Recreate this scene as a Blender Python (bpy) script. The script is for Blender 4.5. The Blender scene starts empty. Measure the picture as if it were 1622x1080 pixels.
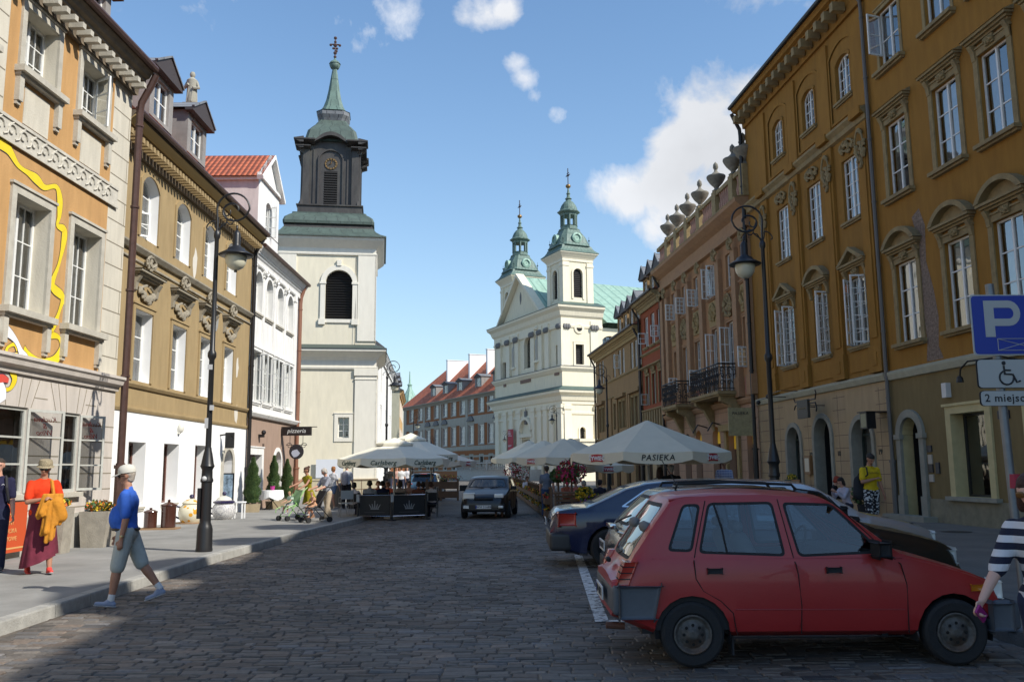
import bpy,bmesh,math,random
from mathutils import Vector,Matrix,noise as mnoise
rad = math.radians
SC = bpy.context.scene
COL = SC.collection
# ---------------------------------------------------------------- camera
FPX,PITCH,ROLL,CH = 1380.0,rad(8.33),rad(.5),1.65
FW = Vector((0,math.cos(PITCH),math.sin(PITCH)))
R0 = Vector((1,0,0)); U0 = Vector((0,-math.sin(PITCH),math.cos(PITCH)))
RR = R0*math.cos(ROLL) - U0*math.sin(ROLL)
UU = U0*math.cos(ROLL) + R0*math.sin(ROLL)
EYE = Vector((0,0,CH))
cd = bpy.data.cameras.new('camera'); cam = bpy.data.objects.new('camera',cd); COL.objects.link(cam)
cd.sensor_width = 36; cd.lens = FPX/1622*36; cd.clip_start = .1; cd.clip_end = 3000
cam.matrix_world = Matrix(((RR.x,UU.x,-FW.x,0),(RR.y,UU.y,-FW.y,0),(RR.z,UU.z,-FW.z,CH),(0,0,0,1)))
SC.camera = cam
# ---------------------------------------------------------------- sky,clouds,sun
SUN_EL = rad(41.2); SUN_DIR = Vector((.88,-.475,0)).normalized()   # horizontal direction towards the sun
SUN_V = Vector((SUN_DIR.x*math.cos(SUN_EL),SUN_DIR.y*math.cos(SUN_EL),math.sin(SUN_EL)))
W = bpy.data.worlds.new('World'); SC.world = W; W.use_nodes = True
def make_world():
 nt = W.node_tree; N = nt.nodes; L = nt.links; N.clear()
 out = N.new('ShaderNodeOutputWorld'); bg = N.new('ShaderNodeBackground'); bg.inputs[1].default_value = .112
 sky = N.new('ShaderNodeTexSky'); sky.sky_type = 'NISHITA'; sky.sun_disc = False
 sky.sun_elevation = SUN_EL; sky.sun_rotation = math.atan2(SUN_DIR.x,SUN_DIR.y)
 sky.air_density = 1.15; sky.dust_density = .25; sky.ozone_density = 2.0; sky.altitude = 100
 tc = N.new('ShaderNodeTexCoord')
 def math_(op,a,b=None,c=None,clamp=False):
  n = N.new('ShaderNodeMath'); n.operation = op; n.use_clamp = clamp
  for i,x in enumerate((a,b,c)):
   if x is None: continue
   if isinstance(x,(int,float)): n.inputs[i].default_value = x
   else: L.new(x,n.inputs[i])
  return n.outputs[0]
 def direc(u,v):
  return (FPX*FW + (u-811)*RR - (v-540)*UU).normalized()
 nz = N.new('ShaderNodeTexNoise'); nz.inputs['Scale'].default_value = 9; nz.inputs['Detail'].default_value = 13
 nz.inputs['Roughness'].default_value = .6; nz.inputs['Distortion'].default_value = .25
 L.new(tc.outputs['Generated'],nz.inputs['Vector'])
 nz2 = N.new('ShaderNodeTexNoise'); nz2.inputs['Scale'].default_value = 3.1; nz2.inputs['Detail'].default_value = 6
 L.new(tc.outputs['Generated'],nz2.inputs['Vector'])
 blobs = [((1125,180),3.2,.9),((1085,235),3.2,.9),((1170,240),5.0,.95),((1000,312),2.6,.78),((960,310),1.6,.55),((1060,300),3.4,.85),((1110,325),4.4,.85),
             ((1190,160),2.6,.8),((1040,360),2.6,.66),((1230,360),5.0,.8),((1330,330),7,.9),
             ((822,98),1.3,.62),((836,125),1.5,.66),((848,155),1.5,.60),((880,182),1.3,.52),((800,18),1.5,.62),((770,22),1.5,.52),((738,18),1.2,.44),((815,205),2.2,.30),
             ((935,129),1.2,.36),((697,201),.9,.30),((625,20),2.6,.46),((590,55),3.2,.36),((1010,250),1.2,.3),((640,605),2.5,.30),((775,188),1.2,.28),
             ((400,-500),16,.8),((1700,-700),20,.8),((-1500,-300),18,.7),((2600,200),14,.8),((-900,350),10,.6)]
 tot = None
 for (uv,rdeg,wgt) in blobs:
  d = direc(*uv)
  vm = N.new('ShaderNodeVectorMath'); vm.operation = 'DOT_PRODUCT'; vm.inputs[1].default_value = d
  L.new(tc.outputs['Generated'],vm.inputs[0])
  a = math_('SUBTRACT',1.0,vm.outputs['Value']); a = math_('DIVIDE',a,1-math.cos(rad(rdeg)))
  g = math_('MULTIPLY',math_('EXPONENT',math_('MULTIPLY',a,-1.0)),wgt)
  tot = g if tot is None else math_('MAXIMUM',tot,g)
 dens = math_('ADD',tot,math_('MULTIPLY',math_('SUBTRACT',nz.outputs['Fac'],.5),1.75))
 dens = math_('MULTIPLY',math_('SUBTRACT',dens,.41),2.9,clamp=True)
 dens = math_('MULTIPLY',dens,math_('MULTIPLY',tot,3.2,clamp=True))
 dens = math_('SMOOTH_MIN',dens,1.0,.2)
 shade = N.new('ShaderNodeMapRange'); shade.inputs['From Min'].default_value = .35; shade.inputs['From Max'].default_value = .62
 shade.inputs['To Min'].default_value = 5.3; shade.inputs['To Max'].default_value = 7.6
 L.new(nz2.outputs['Fac'],shade.inputs['Value'])
 cc = N.new('ShaderNodeCombineColor')
 L.new(math_('MULTIPLY',shade.outputs[0],.97),cc.inputs[0]); L.new(math_('MULTIPLY',shade.outputs[0],.99),cc.inputs[1])
 L.new(math_('MULTIPLY',shade.outputs[0],1.03),cc.inputs[2])
 hs = N.new('ShaderNodeHueSaturation'); hs.inputs['Saturation'].default_value = 1.14; hs.inputs['Value'].default_value = 1.42; L.new(sky.outputs[0],hs.inputs['Color'])
 sx = N.new('ShaderNodeSeparateXYZ'); L.new(tc.outputs['Generated'],sx.inputs[0])
 hz = math_('EXPONENT',math_('MULTIPLY',math_('MAXIMUM',sx.outputs[2],0.0),-5.2))
 hz = math_('MULTIPLY',hz,.82)
 hm = N.new('ShaderNodeMix'); hm.data_type = 'RGBA'; L.new(hz,hm.inputs['Factor']); L.new(hs.outputs[0],hm.inputs['A']); hm.inputs['B'].default_value = (4.1,5.4,6.5,1)
 sky = hm;
 mx = N.new('ShaderNodeMix'); mx.data_type = 'RGBA'
 L.new(dens,mx.inputs['Factor']); L.new(hm.outputs['Result'],mx.inputs['A']); L.new(cc.outputs[0],mx.inputs['B'])
 L.new(mx.outputs['Result'],bg.inputs[0]); L.new(bg.outputs[0],out.inputs[0])
make_world()
sl = bpy.data.lights.new('sun','SUN'); sl.energy = 4.9; sl.angle = rad(.53); sl.color = (1,.95,.86)
so = bpy.data.objects.new('sun',sl); COL.objects.link(so); so.location = (20,-20,60)
so.rotation_euler = SUN_V.to_track_quat('Z','Y').to_euler()
SC.view_settings.view_transform = 'Standard'; SC.view_settings.look = 'None'
SC.view_settings.exposure = .27; SC.view_settings.gamma = 1
SC.cycles.max_bounces = 8; SC.cycles.transparent_max_bounces = 12
# ---------------------------------------------------------------- materials
MATS = {}
def _nt(name):
 m = bpy.data.materials.new(name); m.use_nodes = True
 return m,m.node_tree,m.node_tree.nodes['Principled BSDF']
def mat(name,col,rough=.7,metal=0.,var=.0,vs=4.,bump=0.,bs=40.,spec=.5,coat=0.,stretch=None,stain=0.,stain_col=None,emit=0.,trans=0.):
 if name in MATS: return MATS[name]
 m,nt,P = _nt(name); N = nt.nodes; L = nt.links
 c = (*col,1)
 P.inputs['Base Color'].default_value = c; P.inputs['Roughness'].default_value = rough; P.inputs['Metallic'].default_value = metal
 P.inputs['Specular IOR Level'].default_value = spec; P.inputs['Coat Weight'].default_value = coat; P.inputs['Coat Roughness'].default_value = .04
 if emit: P.inputs['Emission Color'].default_value = c; P.inputs['Emission Strength'].default_value = emit
 tc = N.new('ShaderNodeTexCoord'); src = tc.outputs['Object']
 if var or stain:
  mp = N.new('ShaderNodeMapping'); L.new(src,mp.inputs[0])
  if stretch: mp.inputs['Scale'].default_value = stretch
  n = N.new('ShaderNodeTexNoise'); n.inputs['Scale'].default_value = vs; n.inputs['Detail'].default_value = 7; n.inputs['Roughness'].default_value = .62
  L.new(mp.outputs[0],n.inputs['Vector'])
  r = N.new('ShaderNodeMapRange'); r.inputs['From Min'].default_value = .3; r.inputs['From Max'].default_value = .7
  r.inputs['To Min'].default_value = 1-var; r.inputs['To Max'].default_value = 1+var
  L.new(n.outputs['Fac'],r.inputs['Value'])
  h = N.new('ShaderNodeHueSaturation'); h.inputs['Color'].default_value = c; L.new(r.outputs[0],h.inputs['Value'])
  last = h.outputs[0]
  if stain:
   mp2 = N.new('ShaderNodeMapping'); mp2.inputs['Scale'].default_value = (1.3,1.3,.35); L.new(src,mp2.inputs[0])
   n2 = N.new('ShaderNodeTexNoise'); n2.inputs['Scale'].default_value = .9; n2.inputs['Detail'].default_value = 10; n2.inputs['Roughness'].default_value = .7
   L.new(mp2.outputs[0],n2.inputs['Vector'])
   r2 = N.new('ShaderNodeMapRange'); r2.inputs['From Min'].default_value = .5; r2.inputs['From Max'].default_value = .72
   r2.inputs['To Min'].default_value = 0; r2.inputs['To Max'].default_value = stain
   L.new(n2.outputs['Fac'],r2.inputs['Value'])
   mx = N.new('ShaderNodeMix'); mx.data_type = 'RGBA'; L.new(r2.outputs[0],mx.inputs['Factor']); L.new(last,mx.inputs['A'])
   sc = stain_col or tuple(x*.5 for x in col); mx.inputs['B'].default_value = (*sc,1); last = mx.outputs['Result']
  L.new(last,P.inputs['Base Color'])
 if bump:
  n = N.new('ShaderNodeTexNoise'); n.inputs['Scale'].default_value = bs; n.inputs['Detail'].default_value = 6
  L.new(src,n.inputs['Vector'])
  b = N.new('ShaderNodeBump'); b.inputs['Strength'].default_value = bump; b.inputs['Distance'].default_value = .02
  L.new(n.outputs['Fac'],b.inputs['Height']); L.new(b.outputs[0],P.inputs['Normal'])
 MATS[name] = m; return m
def plaster(name,col,stain=.35,stain_col=None,var=.09): return mat(name,col,.9,var=var*1.35,vs=1.6,bump=.25,bs=30,spec=.2,stain=stain,stain_col=stain_col,stretch=(2.6,2.6,.55))
def brick_mat(name,c1,c2,mortar,sx,sy,msize=.012,bump=.6,rough=.85,axes=None,var=.25,offset=.5):
 if name in MATS: return MATS[name]
 m,nt,P = _nt(name); N = nt.nodes; L = nt.links
 tc = N.new('ShaderNodeTexCoord'); mp = N.new('ShaderNodeMapping'); L.new(tc.outputs['Object'],mp.inputs[0])
 if axes: mp.inputs['Rotation'].default_value = axes
 nz = N.new('ShaderNodeTexNoise'); nz.inputs['Scale'].default_value = 3; L.new(mp.outputs[0],nz.inputs['Vector'])
 va = N.new('ShaderNodeVectorMath'); va.operation = 'MULTIPLY_ADD'; va.inputs[1].default_value = (.03,.03,.03)
 L.new(nz.outputs['Color'],va.inputs[0]); L.new(mp.outputs[0],va.inputs[2])
 b = N.new('ShaderNodeTexBrick'); L.new(va.outputs[0],b.inputs['Vector']); b.offset = offset
 b.inputs['Color1'].default_value = (*c1,1); b.inputs['Color2'].default_value = (*c2,1); b.inputs['Mortar'].default_value = (*mortar,1)
 b.inputs['Scale'].default_value = 1; b.inputs['Brick Width'].default_value = sx; b.inputs['Row Height'].default_value = sy
 b.inputs['Mortar Size'].default_value = msize; b.inputs['Mortar Smooth'].default_value = .4
 n = N.new('ShaderNodeTexNoise'); n.inputs['Scale'].default_value = 1.1; n.inputs['Detail'].default_value = 8; L.new(tc.outputs['Object'],n.inputs['Vector'])
 r = N.new('ShaderNodeMapRange'); r.inputs['To Min'].default_value = 1-var*2; r.inputs['To Max'].default_value = 1+var*2; L.new(n.outputs['Fac'],r.inputs['Value'])
 h = N.new('ShaderNodeHueSaturation'); L.new(b.outputs['Color'],h.inputs['Color']); L.new(r.outputs[0],h.inputs['Value']); L.new(h.outputs[0],P.inputs['Base Color'])
 bp = N.new('ShaderNodeBump'); bp.inputs['Strength'].default_value = bump; bp.inputs['Distance'].default_value = .02; bp.invert = True
 L.new(b.outputs['Fac'],bp.inputs['Height']); L.new(bp.outputs[0],P.inputs['Normal']); P.inputs['Roughness'].default_value = rough
 MATS[name] = m; return m
def glass_mat(name,tint=(.75,.8,.82),lo=.12,hi=.95,rough=.02,ior=1.6,bmp=.10):
 if name in MATS: return MATS[name]
 m,nt,P = _nt(name); N = nt.nodes; L = nt.links; N.remove(P)
 o = N['Material Output']; t = N.new('ShaderNodeBsdfTransparent'); t.inputs[0].default_value = (*tint,1)
 g = N.new('ShaderNodeBsdfGlossy'); g.inputs['Roughness'].default_value = rough
 tc = N.new('ShaderNodeTexCoord'); n = N.new('ShaderNodeTexNoise'); n.inputs['Scale'].default_value = 1.2; L.new(tc.outputs['Object'],n.inputs['Vector'])
 bp = N.new('ShaderNodeBump'); bp.inputs['Strength'].default_value = bmp; bp.inputs['Distance'].default_value = .05; L.new(n.outputs['Fac'],bp.inputs['Height']); L.new(bp.outputs[0],g.inputs['Normal'])
 f = N.new('ShaderNodeFresnel'); f.inputs['IOR'].default_value = ior
 r = N.new('ShaderNodeMapRange'); r.inputs['From Max'].default_value = .6; r.inputs['To Min'].default_value = lo; r.inputs['To Max'].default_value = hi; L.new(f.outputs[0],r.inputs['Value'])
 mx = N.new('ShaderNodeMixShader'); L.new(r.outputs[0],mx.inputs[0]); L.new(t.outputs[0],mx.inputs[1]); L.new(g.outputs[0],mx.inputs[2]); L.new(mx.outputs[0],o.inputs[0])
 MATS[name] = m; return m
def tile_mat(name,c1,c2,sx=.22,sy=.34,ridge=True):
 """tiled roof: x along the eave, y up the slope, in UV metres"""
 if name in MATS: return MATS[name]
 m,nt,P = _nt(name); N = nt.nodes; L = nt.links
 uv = N.new('ShaderNodeUVMap'); b = N.new('ShaderNodeTexBrick'); b.offset = .5 if not ridge else 0; L.new(uv.outputs[0],b.inputs['Vector'])
 b.inputs['Color1'].default_value = (*c1,1); b.inputs['Color2'].default_value = (*c2,1); b.inputs['Mortar'].default_value = tuple(x*.25 for x in c1)+(1,)
 b.inputs['Scale'].default_value = 1; b.inputs['Brick Width'].default_value = sx; b.inputs['Row Height'].default_value = sy; b.inputs['Mortar Size'].default_value = .018
 n = N.new('ShaderNodeTexNoise'); n.inputs['Scale'].default_value = .8; n.inputs['Detail'].default_value = 6; L.new(uv.outputs[0],n.inputs['Vector'])
 r = N.new('ShaderNodeMapRange'); r.inputs['To Min'].default_value = .6; r.inputs['To Max'].default_value = 1.4; L.new(n.outputs['Fac'],r.inputs['Value'])
 h = N.new('ShaderNodeHueSaturation'); L.new(b.outputs['Color'],h.inputs['Color']); L.new(r.outputs[0],h.inputs['Value']); L.new(h.outputs[0],P.inputs['Base Color'])
 w = N.new('ShaderNodeTexWave'); w.wave_type = 'BANDS'; w.bands_direction = 'X'; w.inputs['Scale'].default_value = .314/sx; L.new(uv.outputs[0],w.inputs['Vector'])
 a = N.new('ShaderNodeMath'); a.operation = 'SUBTRACT'; L.new(w.outputs['Fac'],a.inputs[0]); L.new(b.outputs['Fac'],a.inputs[1])
 bp = N.new('ShaderNodeBump'); bp.inputs['Strength'].default_value = .9; bp.inputs['Distance'].default_value = .05; L.new(a.outputs[0],bp.inputs['Height']); L.new(bp.outputs[0],P.inputs['Normal'])
 P.inputs['Roughness'].default_value = .75; MATS[name] = m; return m
def seam_mat(name,c,c2,sx=.55,rough=.6,msz=.035):
 """standing-seam or weathered sheet metal"""
 if name in MATS: return MATS[name]
 m,nt,P = _nt(name); N = nt.nodes; L = nt.links
 uv = N.new('ShaderNodeUVMap'); b = N.new('ShaderNodeTexBrick'); b.offset = .3; L.new(uv.outputs[0],b.inputs['Vector'])
 b.inputs['Color1'].default_value = (*c,1); b.inputs['Color2'].default_value = tuple(x*.86 for x in c)+(1,); b.inputs['Mortar'].default_value = (*c2,1)
 b.inputs['Scale'].default_value = 1; b.inputs['Brick Width'].default_value = sx; b.inputs['Row Height'].default_value = 2.6 if msz < .1 else 60; b.inputs['Mortar Size'].default_value = msz
 n = N.new('ShaderNodeTexNoise'); n.inputs['Scale'].default_value = 1.5; n.inputs['Detail'].default_value = 9; n.inputs['Roughness'].default_value = .7
 tc = N.new('ShaderNodeTexCoord'); L.new(tc.outputs['Object'],n.inputs['Vector'])
 r = N.new('ShaderNodeMapRange'); r.inputs['From Min'].default_value = .42; r.inputs['From Max'].default_value = .72; L.new(n.outputs['Fac'],r.inputs['Value'])
 mx = N.new('ShaderNodeMix'); mx.data_type = 'RGBA'; L.new(r.outputs[0],mx.inputs['Factor']); L.new(b.outputs['Color'],mx.inputs['A']); mx.inputs['B'].default_value = tuple(x*.6 for x in c)+(1,)
 L.new(mx.outputs['Result'],P.inputs['Base Color'])
 bp = N.new('ShaderNodeBump'); bp.inputs['Strength'].default_value = .6; bp.inputs['Distance'].default_value = .04; L.new(b.outputs['Fac'],bp.inputs['Height']); L.new(bp.outputs[0],P.inputs['Normal'])
 P.inputs['Roughness'].default_value = rough; MATS[name] = m; return m
# ---------------------------------------------------------------- mesh builder
class MB:
 def __init__(s): s.v = []; s.f = []; s.m = []; s.uv = []; s.M = None
 def add(s,vs,fs,m=0,uv=None):
  b = len(s.v)
  for p in vs:
   p = Vector(p); s.v.append(tuple(s.M @ p) if s.M else tuple(p))
  for i,f in enumerate(fs):
   s.f.append(tuple(b+k for k in f)); s.m.append(m); s.uv.append(uv[i] if uv else None)
  return s
 def mark(s):
  if not hasattr(s,'mk'): s.mk = []
  s.mk.append((len(s.v),len(s.f)))
 def each(s,name,mats,parent,**k):
  """one object per piece between marks"""
  mk = [q for q in getattr(s,'mk',[(0,0)]) if q[1] < len(s.f)]+[(len(s.v),len(s.f))]
  for (v0,f0),(v1,f1) in zip(mk,mk[1:]):
   q = MB(); q.v = s.v[v0:v1]; q.f = [tuple(i-v0 for i in f) for f in s.f[f0:f1]]; q.m = s.m[f0:f1]; q.uv = s.uv[f0:f1]
   if q.f: q.build(name,mats,parent,**k)
 def box(s,x0,x1,y0,y1,z0,z1,m=0):
  if x0 > x1: x0,x1 = x1,x0
  if y0 > y1: y0,y1 = y1,y0
  if z0 > z1: z0,z1 = z1,z0
  return s.add([(x0,y0,z0),(x1,y0,z0),(x1,y1,z0),(x0,y1,z0),(x0,y0,z1),(x1,y0,z1),(x1,y1,z1),(x0,y1,z1)],
                     [(0,3,2,1),(4,5,6,7),(0,1,5,4),(1,2,6,5),(2,3,7,6),(3,0,4,7)],m)
 def quad(s,a,b,c,d,m=0,uv=None): return s.add([a,b,c,d],[(0,1,2,3)],m,[uv] if uv else None)
 def prism(s,poly,y0,y1,m=0,axis='y'):
  """poly (x,z) extruded along y; axis x: poly is (y,z); axis z: poly is (x,y)"""
  n = len(poly)
  ar = sum(poly[i][0]*poly[(i+1) % n][1]-poly[(i+1) % n][0]*poly[i][1] for i in range(n))
  if ar < 0: poly = poly[::-1]
  if axis == 'y': f = lambda p,t: (p[0],t,p[1])
  elif axis == 'x': f = lambda p,t: (t,p[0],p[1])
  else: f = lambda p,t: (p[0],p[1],t)
  vs = [f(p,y0) for p in poly]+[f(p,y1) for p in poly]
  fs = [tuple(range(n)),tuple(range(2*n-1,n-1,-1))]+[(i,n+i,n+(i+1) % n,(i+1) % n) for i in range(n)]
  if (axis != 'y') == (y1 > y0): fs = [t[::-1] for t in fs]
  return s.add(vs,fs,m)
 def lathe(s,prof,seg=16,c=(0,0,0),m=0,square=0,ang=0,cap=True):
  """prof [(r,z)]; square: r is the half width of a square (0) with chamfer share"""
  vs = []; fs = []
  if square:
   k = square; pts = [(1,-1+k),(1,1-k),(1-k,1),(-1+k,1),(-1,1-k),(-1,-1+k),(-1+k,-1),(1-k,-1)]; seg = 8
   if k < 0: pts = [(1,-1),(1,1),(-1,1),(-1,-1)]; seg = 4
  else: pts = [(math.cos(2*math.pi*i/seg+ang),math.sin(2*math.pi*i/seg+ang)) for i in range(seg)]
  for r,z in prof:
   for a,b in pts: vs.append((c[0]+a*r,c[1]+b*r,c[2]+z))
  uvs = []; acc = 0; per = [0]
  for i in range(seg):
   a,b = pts[i]; a2,b2 = pts[(i+1) % seg]; per.append(per[-1]+math.hypot(a-a2,b-b2))
  for j in range(len(prof)-1):
   l = math.hypot(prof[j+1][0]-prof[j][0],prof[j+1][1]-prof[j][1])
   for i in range(seg):
    i2 = (i+1) % seg
    fs.append((j*seg+i,j*seg+i2,(j+1)*seg+i2,(j+1)*seg+i))
    r0 = prof[j][0]; uvs.append(((per[i]*r0,acc),(per[i+1]*r0,acc),(per[i+1]*r0,acc+l),(per[i]*r0,acc+l)))
   acc += l
  if cap:
   fs.append(tuple(range(seg))[::-1]); uvs.append(None)
   fs.append(tuple((len(prof)-1)*seg+i for i in range(seg))); uvs.append(None)
  return s.add(vs,fs,m,uvs)
 def tube(s,pts,r,seg=6,m=0,taper=None,closed=False):
  pts = [Vector(p) for p in pts]; n = len(pts); vs = []; fs = []
  up = None
  for i,p in enumerate(pts):
   a = pts[(i-1) % n] if (i > 0 or closed) else p; b = pts[(i+1) % n] if (i < n-1 or closed) else p
   t = (b-a).normalized() if (b-a).length > 1e-9 else Vector((0,0,1))
   if up is None:
    up = Vector((0,0,1)) if abs(t.z) < .9 else Vector((1,0,0))
   x = t.cross(up).normalized(); y = x.cross(t).normalized(); up = y
   rr = r if taper is None else r*(1+(taper-1)*i/(n-1))
   if isinstance(r,(list,tuple)): rr = r[i]
   for k in range(seg):
    an = 2*math.pi*k/seg; vs.append(p+x*math.cos(an)*rr+y*math.sin(an)*rr)
  for i in range(n-1 if not closed else n):
   j = (i+1) % n
   for k in range(seg):
    k2 = (k+1) % seg; fs.append((i*seg+k,i*seg+k2,j*seg+k2,j*seg+k))
  if not closed:
   fs.append(tuple(range(seg))[::-1]); fs.append(tuple((n-1)*seg+k for k in range(seg)))
  return s.add(vs,fs,m)
 def ball(s,c,r,seg=10,rings=6,m=0,sc=(1,1,1)):
  vs = [(c[0],c[1],c[2]-r*sc[2])]; fs = []
  for j in range(1,rings):
   th = math.pi*j/rings
   for i in range(seg):
    a = 2*math.pi*i/seg; vs.append((c[0]+r*sc[0]*math.sin(th)*math.cos(a),c[1]+r*sc[1]*math.sin(th)*math.sin(a),c[2]-r*sc[2]*math.cos(th)))
  vs.append((c[0],c[1],c[2]+r*sc[2])); T = len(vs)-1
  for i in range(seg):
   i2 = (i+1) % seg; fs.append((0,1+i2,1+i)); fs.append((T,T-seg+i,T-seg+i2))
   for j in range(rings-2): fs.append((1+j*seg+i,1+j*seg+i2,1+(j+1)*seg+i2,1+(j+1)*seg+i))
  return s.add(vs,fs,m)
 def mesh(s,name,mats,smooth=False):
  me = bpy.data.meshes.new(name); me.from_pydata(s.v,[],s.f)
  if not isinstance(mats,(list,tuple)): mats = [mats]
  for x in mats: me.materials.append(x)
  if len(mats) > 1: me.polygons.foreach_set('material_index',s.m)
  if any(u for u in s.uv):
   l = me.uv_layers.new(name='UVMap')
   for p,u in zip(me.polygons,s.uv):
    if u:
     for k,li in enumerate(p.loop_indices): l.data[li].uv = u[k % len(u)]
  if smooth:
   me.polygons.foreach_set('use_smooth',[True]*len(me.polygons))
   if smooth != 'all': me.set_sharp_from_angle(angle=rad(38))
  me.update(); return me
 def build(s,name,mats,parent=None,smooth=False,loc=None,rz=0,**k):
  return put(name,s.mesh(name,mats,smooth),parent,loc,rz,**k)
def put(name,me,parent=None,loc=None,rz=0,label=None,cat=None,group=None,kind=None):
 o = bpy.data.objects.new(name,me); COL.objects.link(o)
 if parent: o.parent = parent; CHD.setdefault(parent.name,[]).append(o)
 if loc is not None: o.location = loc
 if rz: o.rotation_euler.z = rz
 return tag(o,label,cat,group,kind)
def tag(o,label=None,cat=None,group=None,kind=None):
 if label: o['label'] = label
 if cat: o['category'] = cat
 if group: o['group'] = group
 if kind: o['kind'] = kind
 return o
def thing(name,label,cat,loc=(0,0,0),rz=0,group=None): return put(name,None,None,loc,rz,label,cat,group)
def dup(o,loc=None,rz=None,label=None,group=None,parent=None):
 c = o.copy(); COL.objects.link(c); c.parent = parent
 if parent: CHD.setdefault(parent.name,[]).append(c)
 if loc is not None: c.location = loc
 if rz is not None: c.rotation_euler.z = rz
 if label: c['label'] = label
 if group: c['group'] = group
 for ch in KIDS(o): dup(ch,parent=c)
 return c
CHD = {}
def KIDS(o): return list(CHD.get(o.name,[]))
def text_mesh(txt,size,thick=.004,font=None,shear=0.,bold=0.,align='CENTER',space=1.):
 cu = bpy.data.curves.new('txt','FONT'); cu.body = txt; cu.size = size; cu.extrude = thick; cu.align_x = align; cu.align_y = 'CENTER'
 cu.shear = shear; cu.offset = bold; cu.resolution_u = 2; cu.space_character = space
 o = bpy.data.objects.new('txt',cu); COL.objects.link(o); dg = bpy.context.evaluated_depsgraph_get()
 me = bpy.data.meshes.new_from_object(o.evaluated_get(dg)); COL.objects.unlink(o); bpy.data.objects.remove(o); return me
def ray(u,v): return FPX*FW + (u-811)*RR - (v-540)*UU
def gp(u,v,z=0.):
 d = ray(u,v); return EYE + d*((z-CH)/d.z)
def at(u,v,Y):
 d = ray(u,v); return EYE + d*(Y/d.y)
def proj(P):
 d = Vector(P)-EYE; z = d.dot(FW); return 811+FPX*d.dot(RR)/z,540-FPX*d.dot(UU)/z
class Frame:
 """front view of a wall: x to the right, y into the wall, z up"""
 def __init__(s,ox,oy,az,oz=0):
  s.o = Vector((ox,oy,oz)); s.x = Vector((math.sin(rad(az)),math.cos(rad(az)),0)); s.y = Vector((-s.x.y,s.x.x,0))
  s.rz = math.atan2(s.x.y,s.x.x)
 def px(s,u,v,off=0.):
  d = ray(u,v); o = s.o+s.y*off; t = ((o-EYE).dot(s.y))/d.dot(s.y); P = EYE+d*t
  return (P-o).dot(s.x),P.z-s.o.z
 def w(s,x,y,z): return s.o+s.x*x+s.y*y+Vector((0,0,z))
 def root(s,name,label,cat,group=None): return thing(name,label,cat,s.o,s.rz,group)
# ---------------------------------------------------------------- architecture kit
WHITE = mat('window_paint',(.72,.72,.69),.45,var=.08,vs=6)
GREYPAINT = mat('weathered_window_paint',(.42,.42,.38),.6,var=.12,vs=9)
BROWNPAINT = mat('brown_window_paint',(.10,.035,.022),.4)
PANE = glass_mat('window_glass',lo=.12,hi=.9); PANE_R = glass_mat('window_glass_sky_side',lo=.20,hi=.95,ior=1.75)
PANE_S = glass_mat('open_sash_glass',(.93,.95,.95),.06,.7)
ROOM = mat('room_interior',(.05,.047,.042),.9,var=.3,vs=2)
CURT = mat('net_curtain',(.62,.60,.55),.9,var=.12,vs=3)
STONE = mat('cut_stone',(.40,.37,.31),.85,var=.16,vs=3,bump=.3,stain=.5,stain_col=(.17,.15,.12))
PIPE = mat('brown_downpipe',(.085,.045,.035),.45,metal=.3,var=.2,vs=5)
PIPE_D = mat('dark_downpipe',(.02,.017,.016),.45,metal=.3)
LEAD = seam_mat('lead_sheet',(.20,.21,.22),(.08,.08,.09))
IRON = mat('black_iron',(.012,.012,.013),.45,metal=.2,spec=.5)
DARK = mat('dark_void',(.008,.008,.008),.9)
def arch(a,b,zt,rise,n=12):
 """points of an arch from the left spring (a, zt-rise) to the right spring (b, zt-rise)"""
 if rise <= 0: return [(a,zt),(b,zt)]
 w = (b-a)/2; rise = min(rise,w); R = (w*w+rise*rise)/(2*rise); cx = (a+b)/2; cz = zt-R; t0 = math.asin(min(1,w/R))
 return [(cx-R*math.sin(t0*(1-2*i/n)),cz+R*math.cos(t0*(1-2*i/n))) for i in range(n+1)]
def wall(mb,x0,x1,z0,z1,ops=(),m=0,mr=None,depth=.28,y=0.,arcseg=12):
 mr = m if mr is None else mr
 xs = {x0,x1}; zs = {z0,z1}
 ops = [o if len(o) == 5 else (*o,0) for o in ops]
 for a,b,c,d,r in ops:
  xs |= {max(x0,a),min(x1,b)}; zs |= {max(z0,c),min(z1,d)}
 xs = sorted(xs); zs = sorted(zs)
 for i in range(len(xs)-1):
  for j in range(len(zs)-1):
   X = (xs[i]+xs[i+1])/2; Z = (zs[j]+zs[j+1])/2
   if xs[i+1]-xs[i] < 1e-6 or zs[j+1]-zs[j] < 1e-6: continue
   if any(a < X < b and c < Z < d for a,b,c,d,r in ops): continue
   mb.quad((xs[i],y,zs[j]),(xs[i+1],y,zs[j]),(xs[i+1],y,zs[j+1]),(xs[i],y,zs[j+1]),m)
 for a,b,c,d,r in ops:
  zt = d-r; D = y+depth
  mb.quad((a,y,c),(a,D,c),(a,D,zt),(a,y,zt),mr) if False else mb.quad((a,y,c),(a,y,zt),(a,D,zt),(a,D,c),mr)
  mb.quad((b,y,c),(b,D,c),(b,D,zt),(b,y,zt),mr)
  mb.quad((a,y,c),(a,D,c),(b,D,c),(b,y,c),mr)
  P = arch(a,b,d,r,arcseg)
  for k in range(len(P)-1):
   p,q = P[k],P[k+1]
   mb.quad((p[0],y,p[1]),(q[0],y,q[1]),(q[0],D,q[1]),(p[0],D,p[1]),mr)
   if r > 0: mb.quad((p[0],y,p[1]),(q[0],y,q[1]),(q[0],y,d),(p[0],y,d),m)
 return mb
WCACHE = {}
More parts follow.
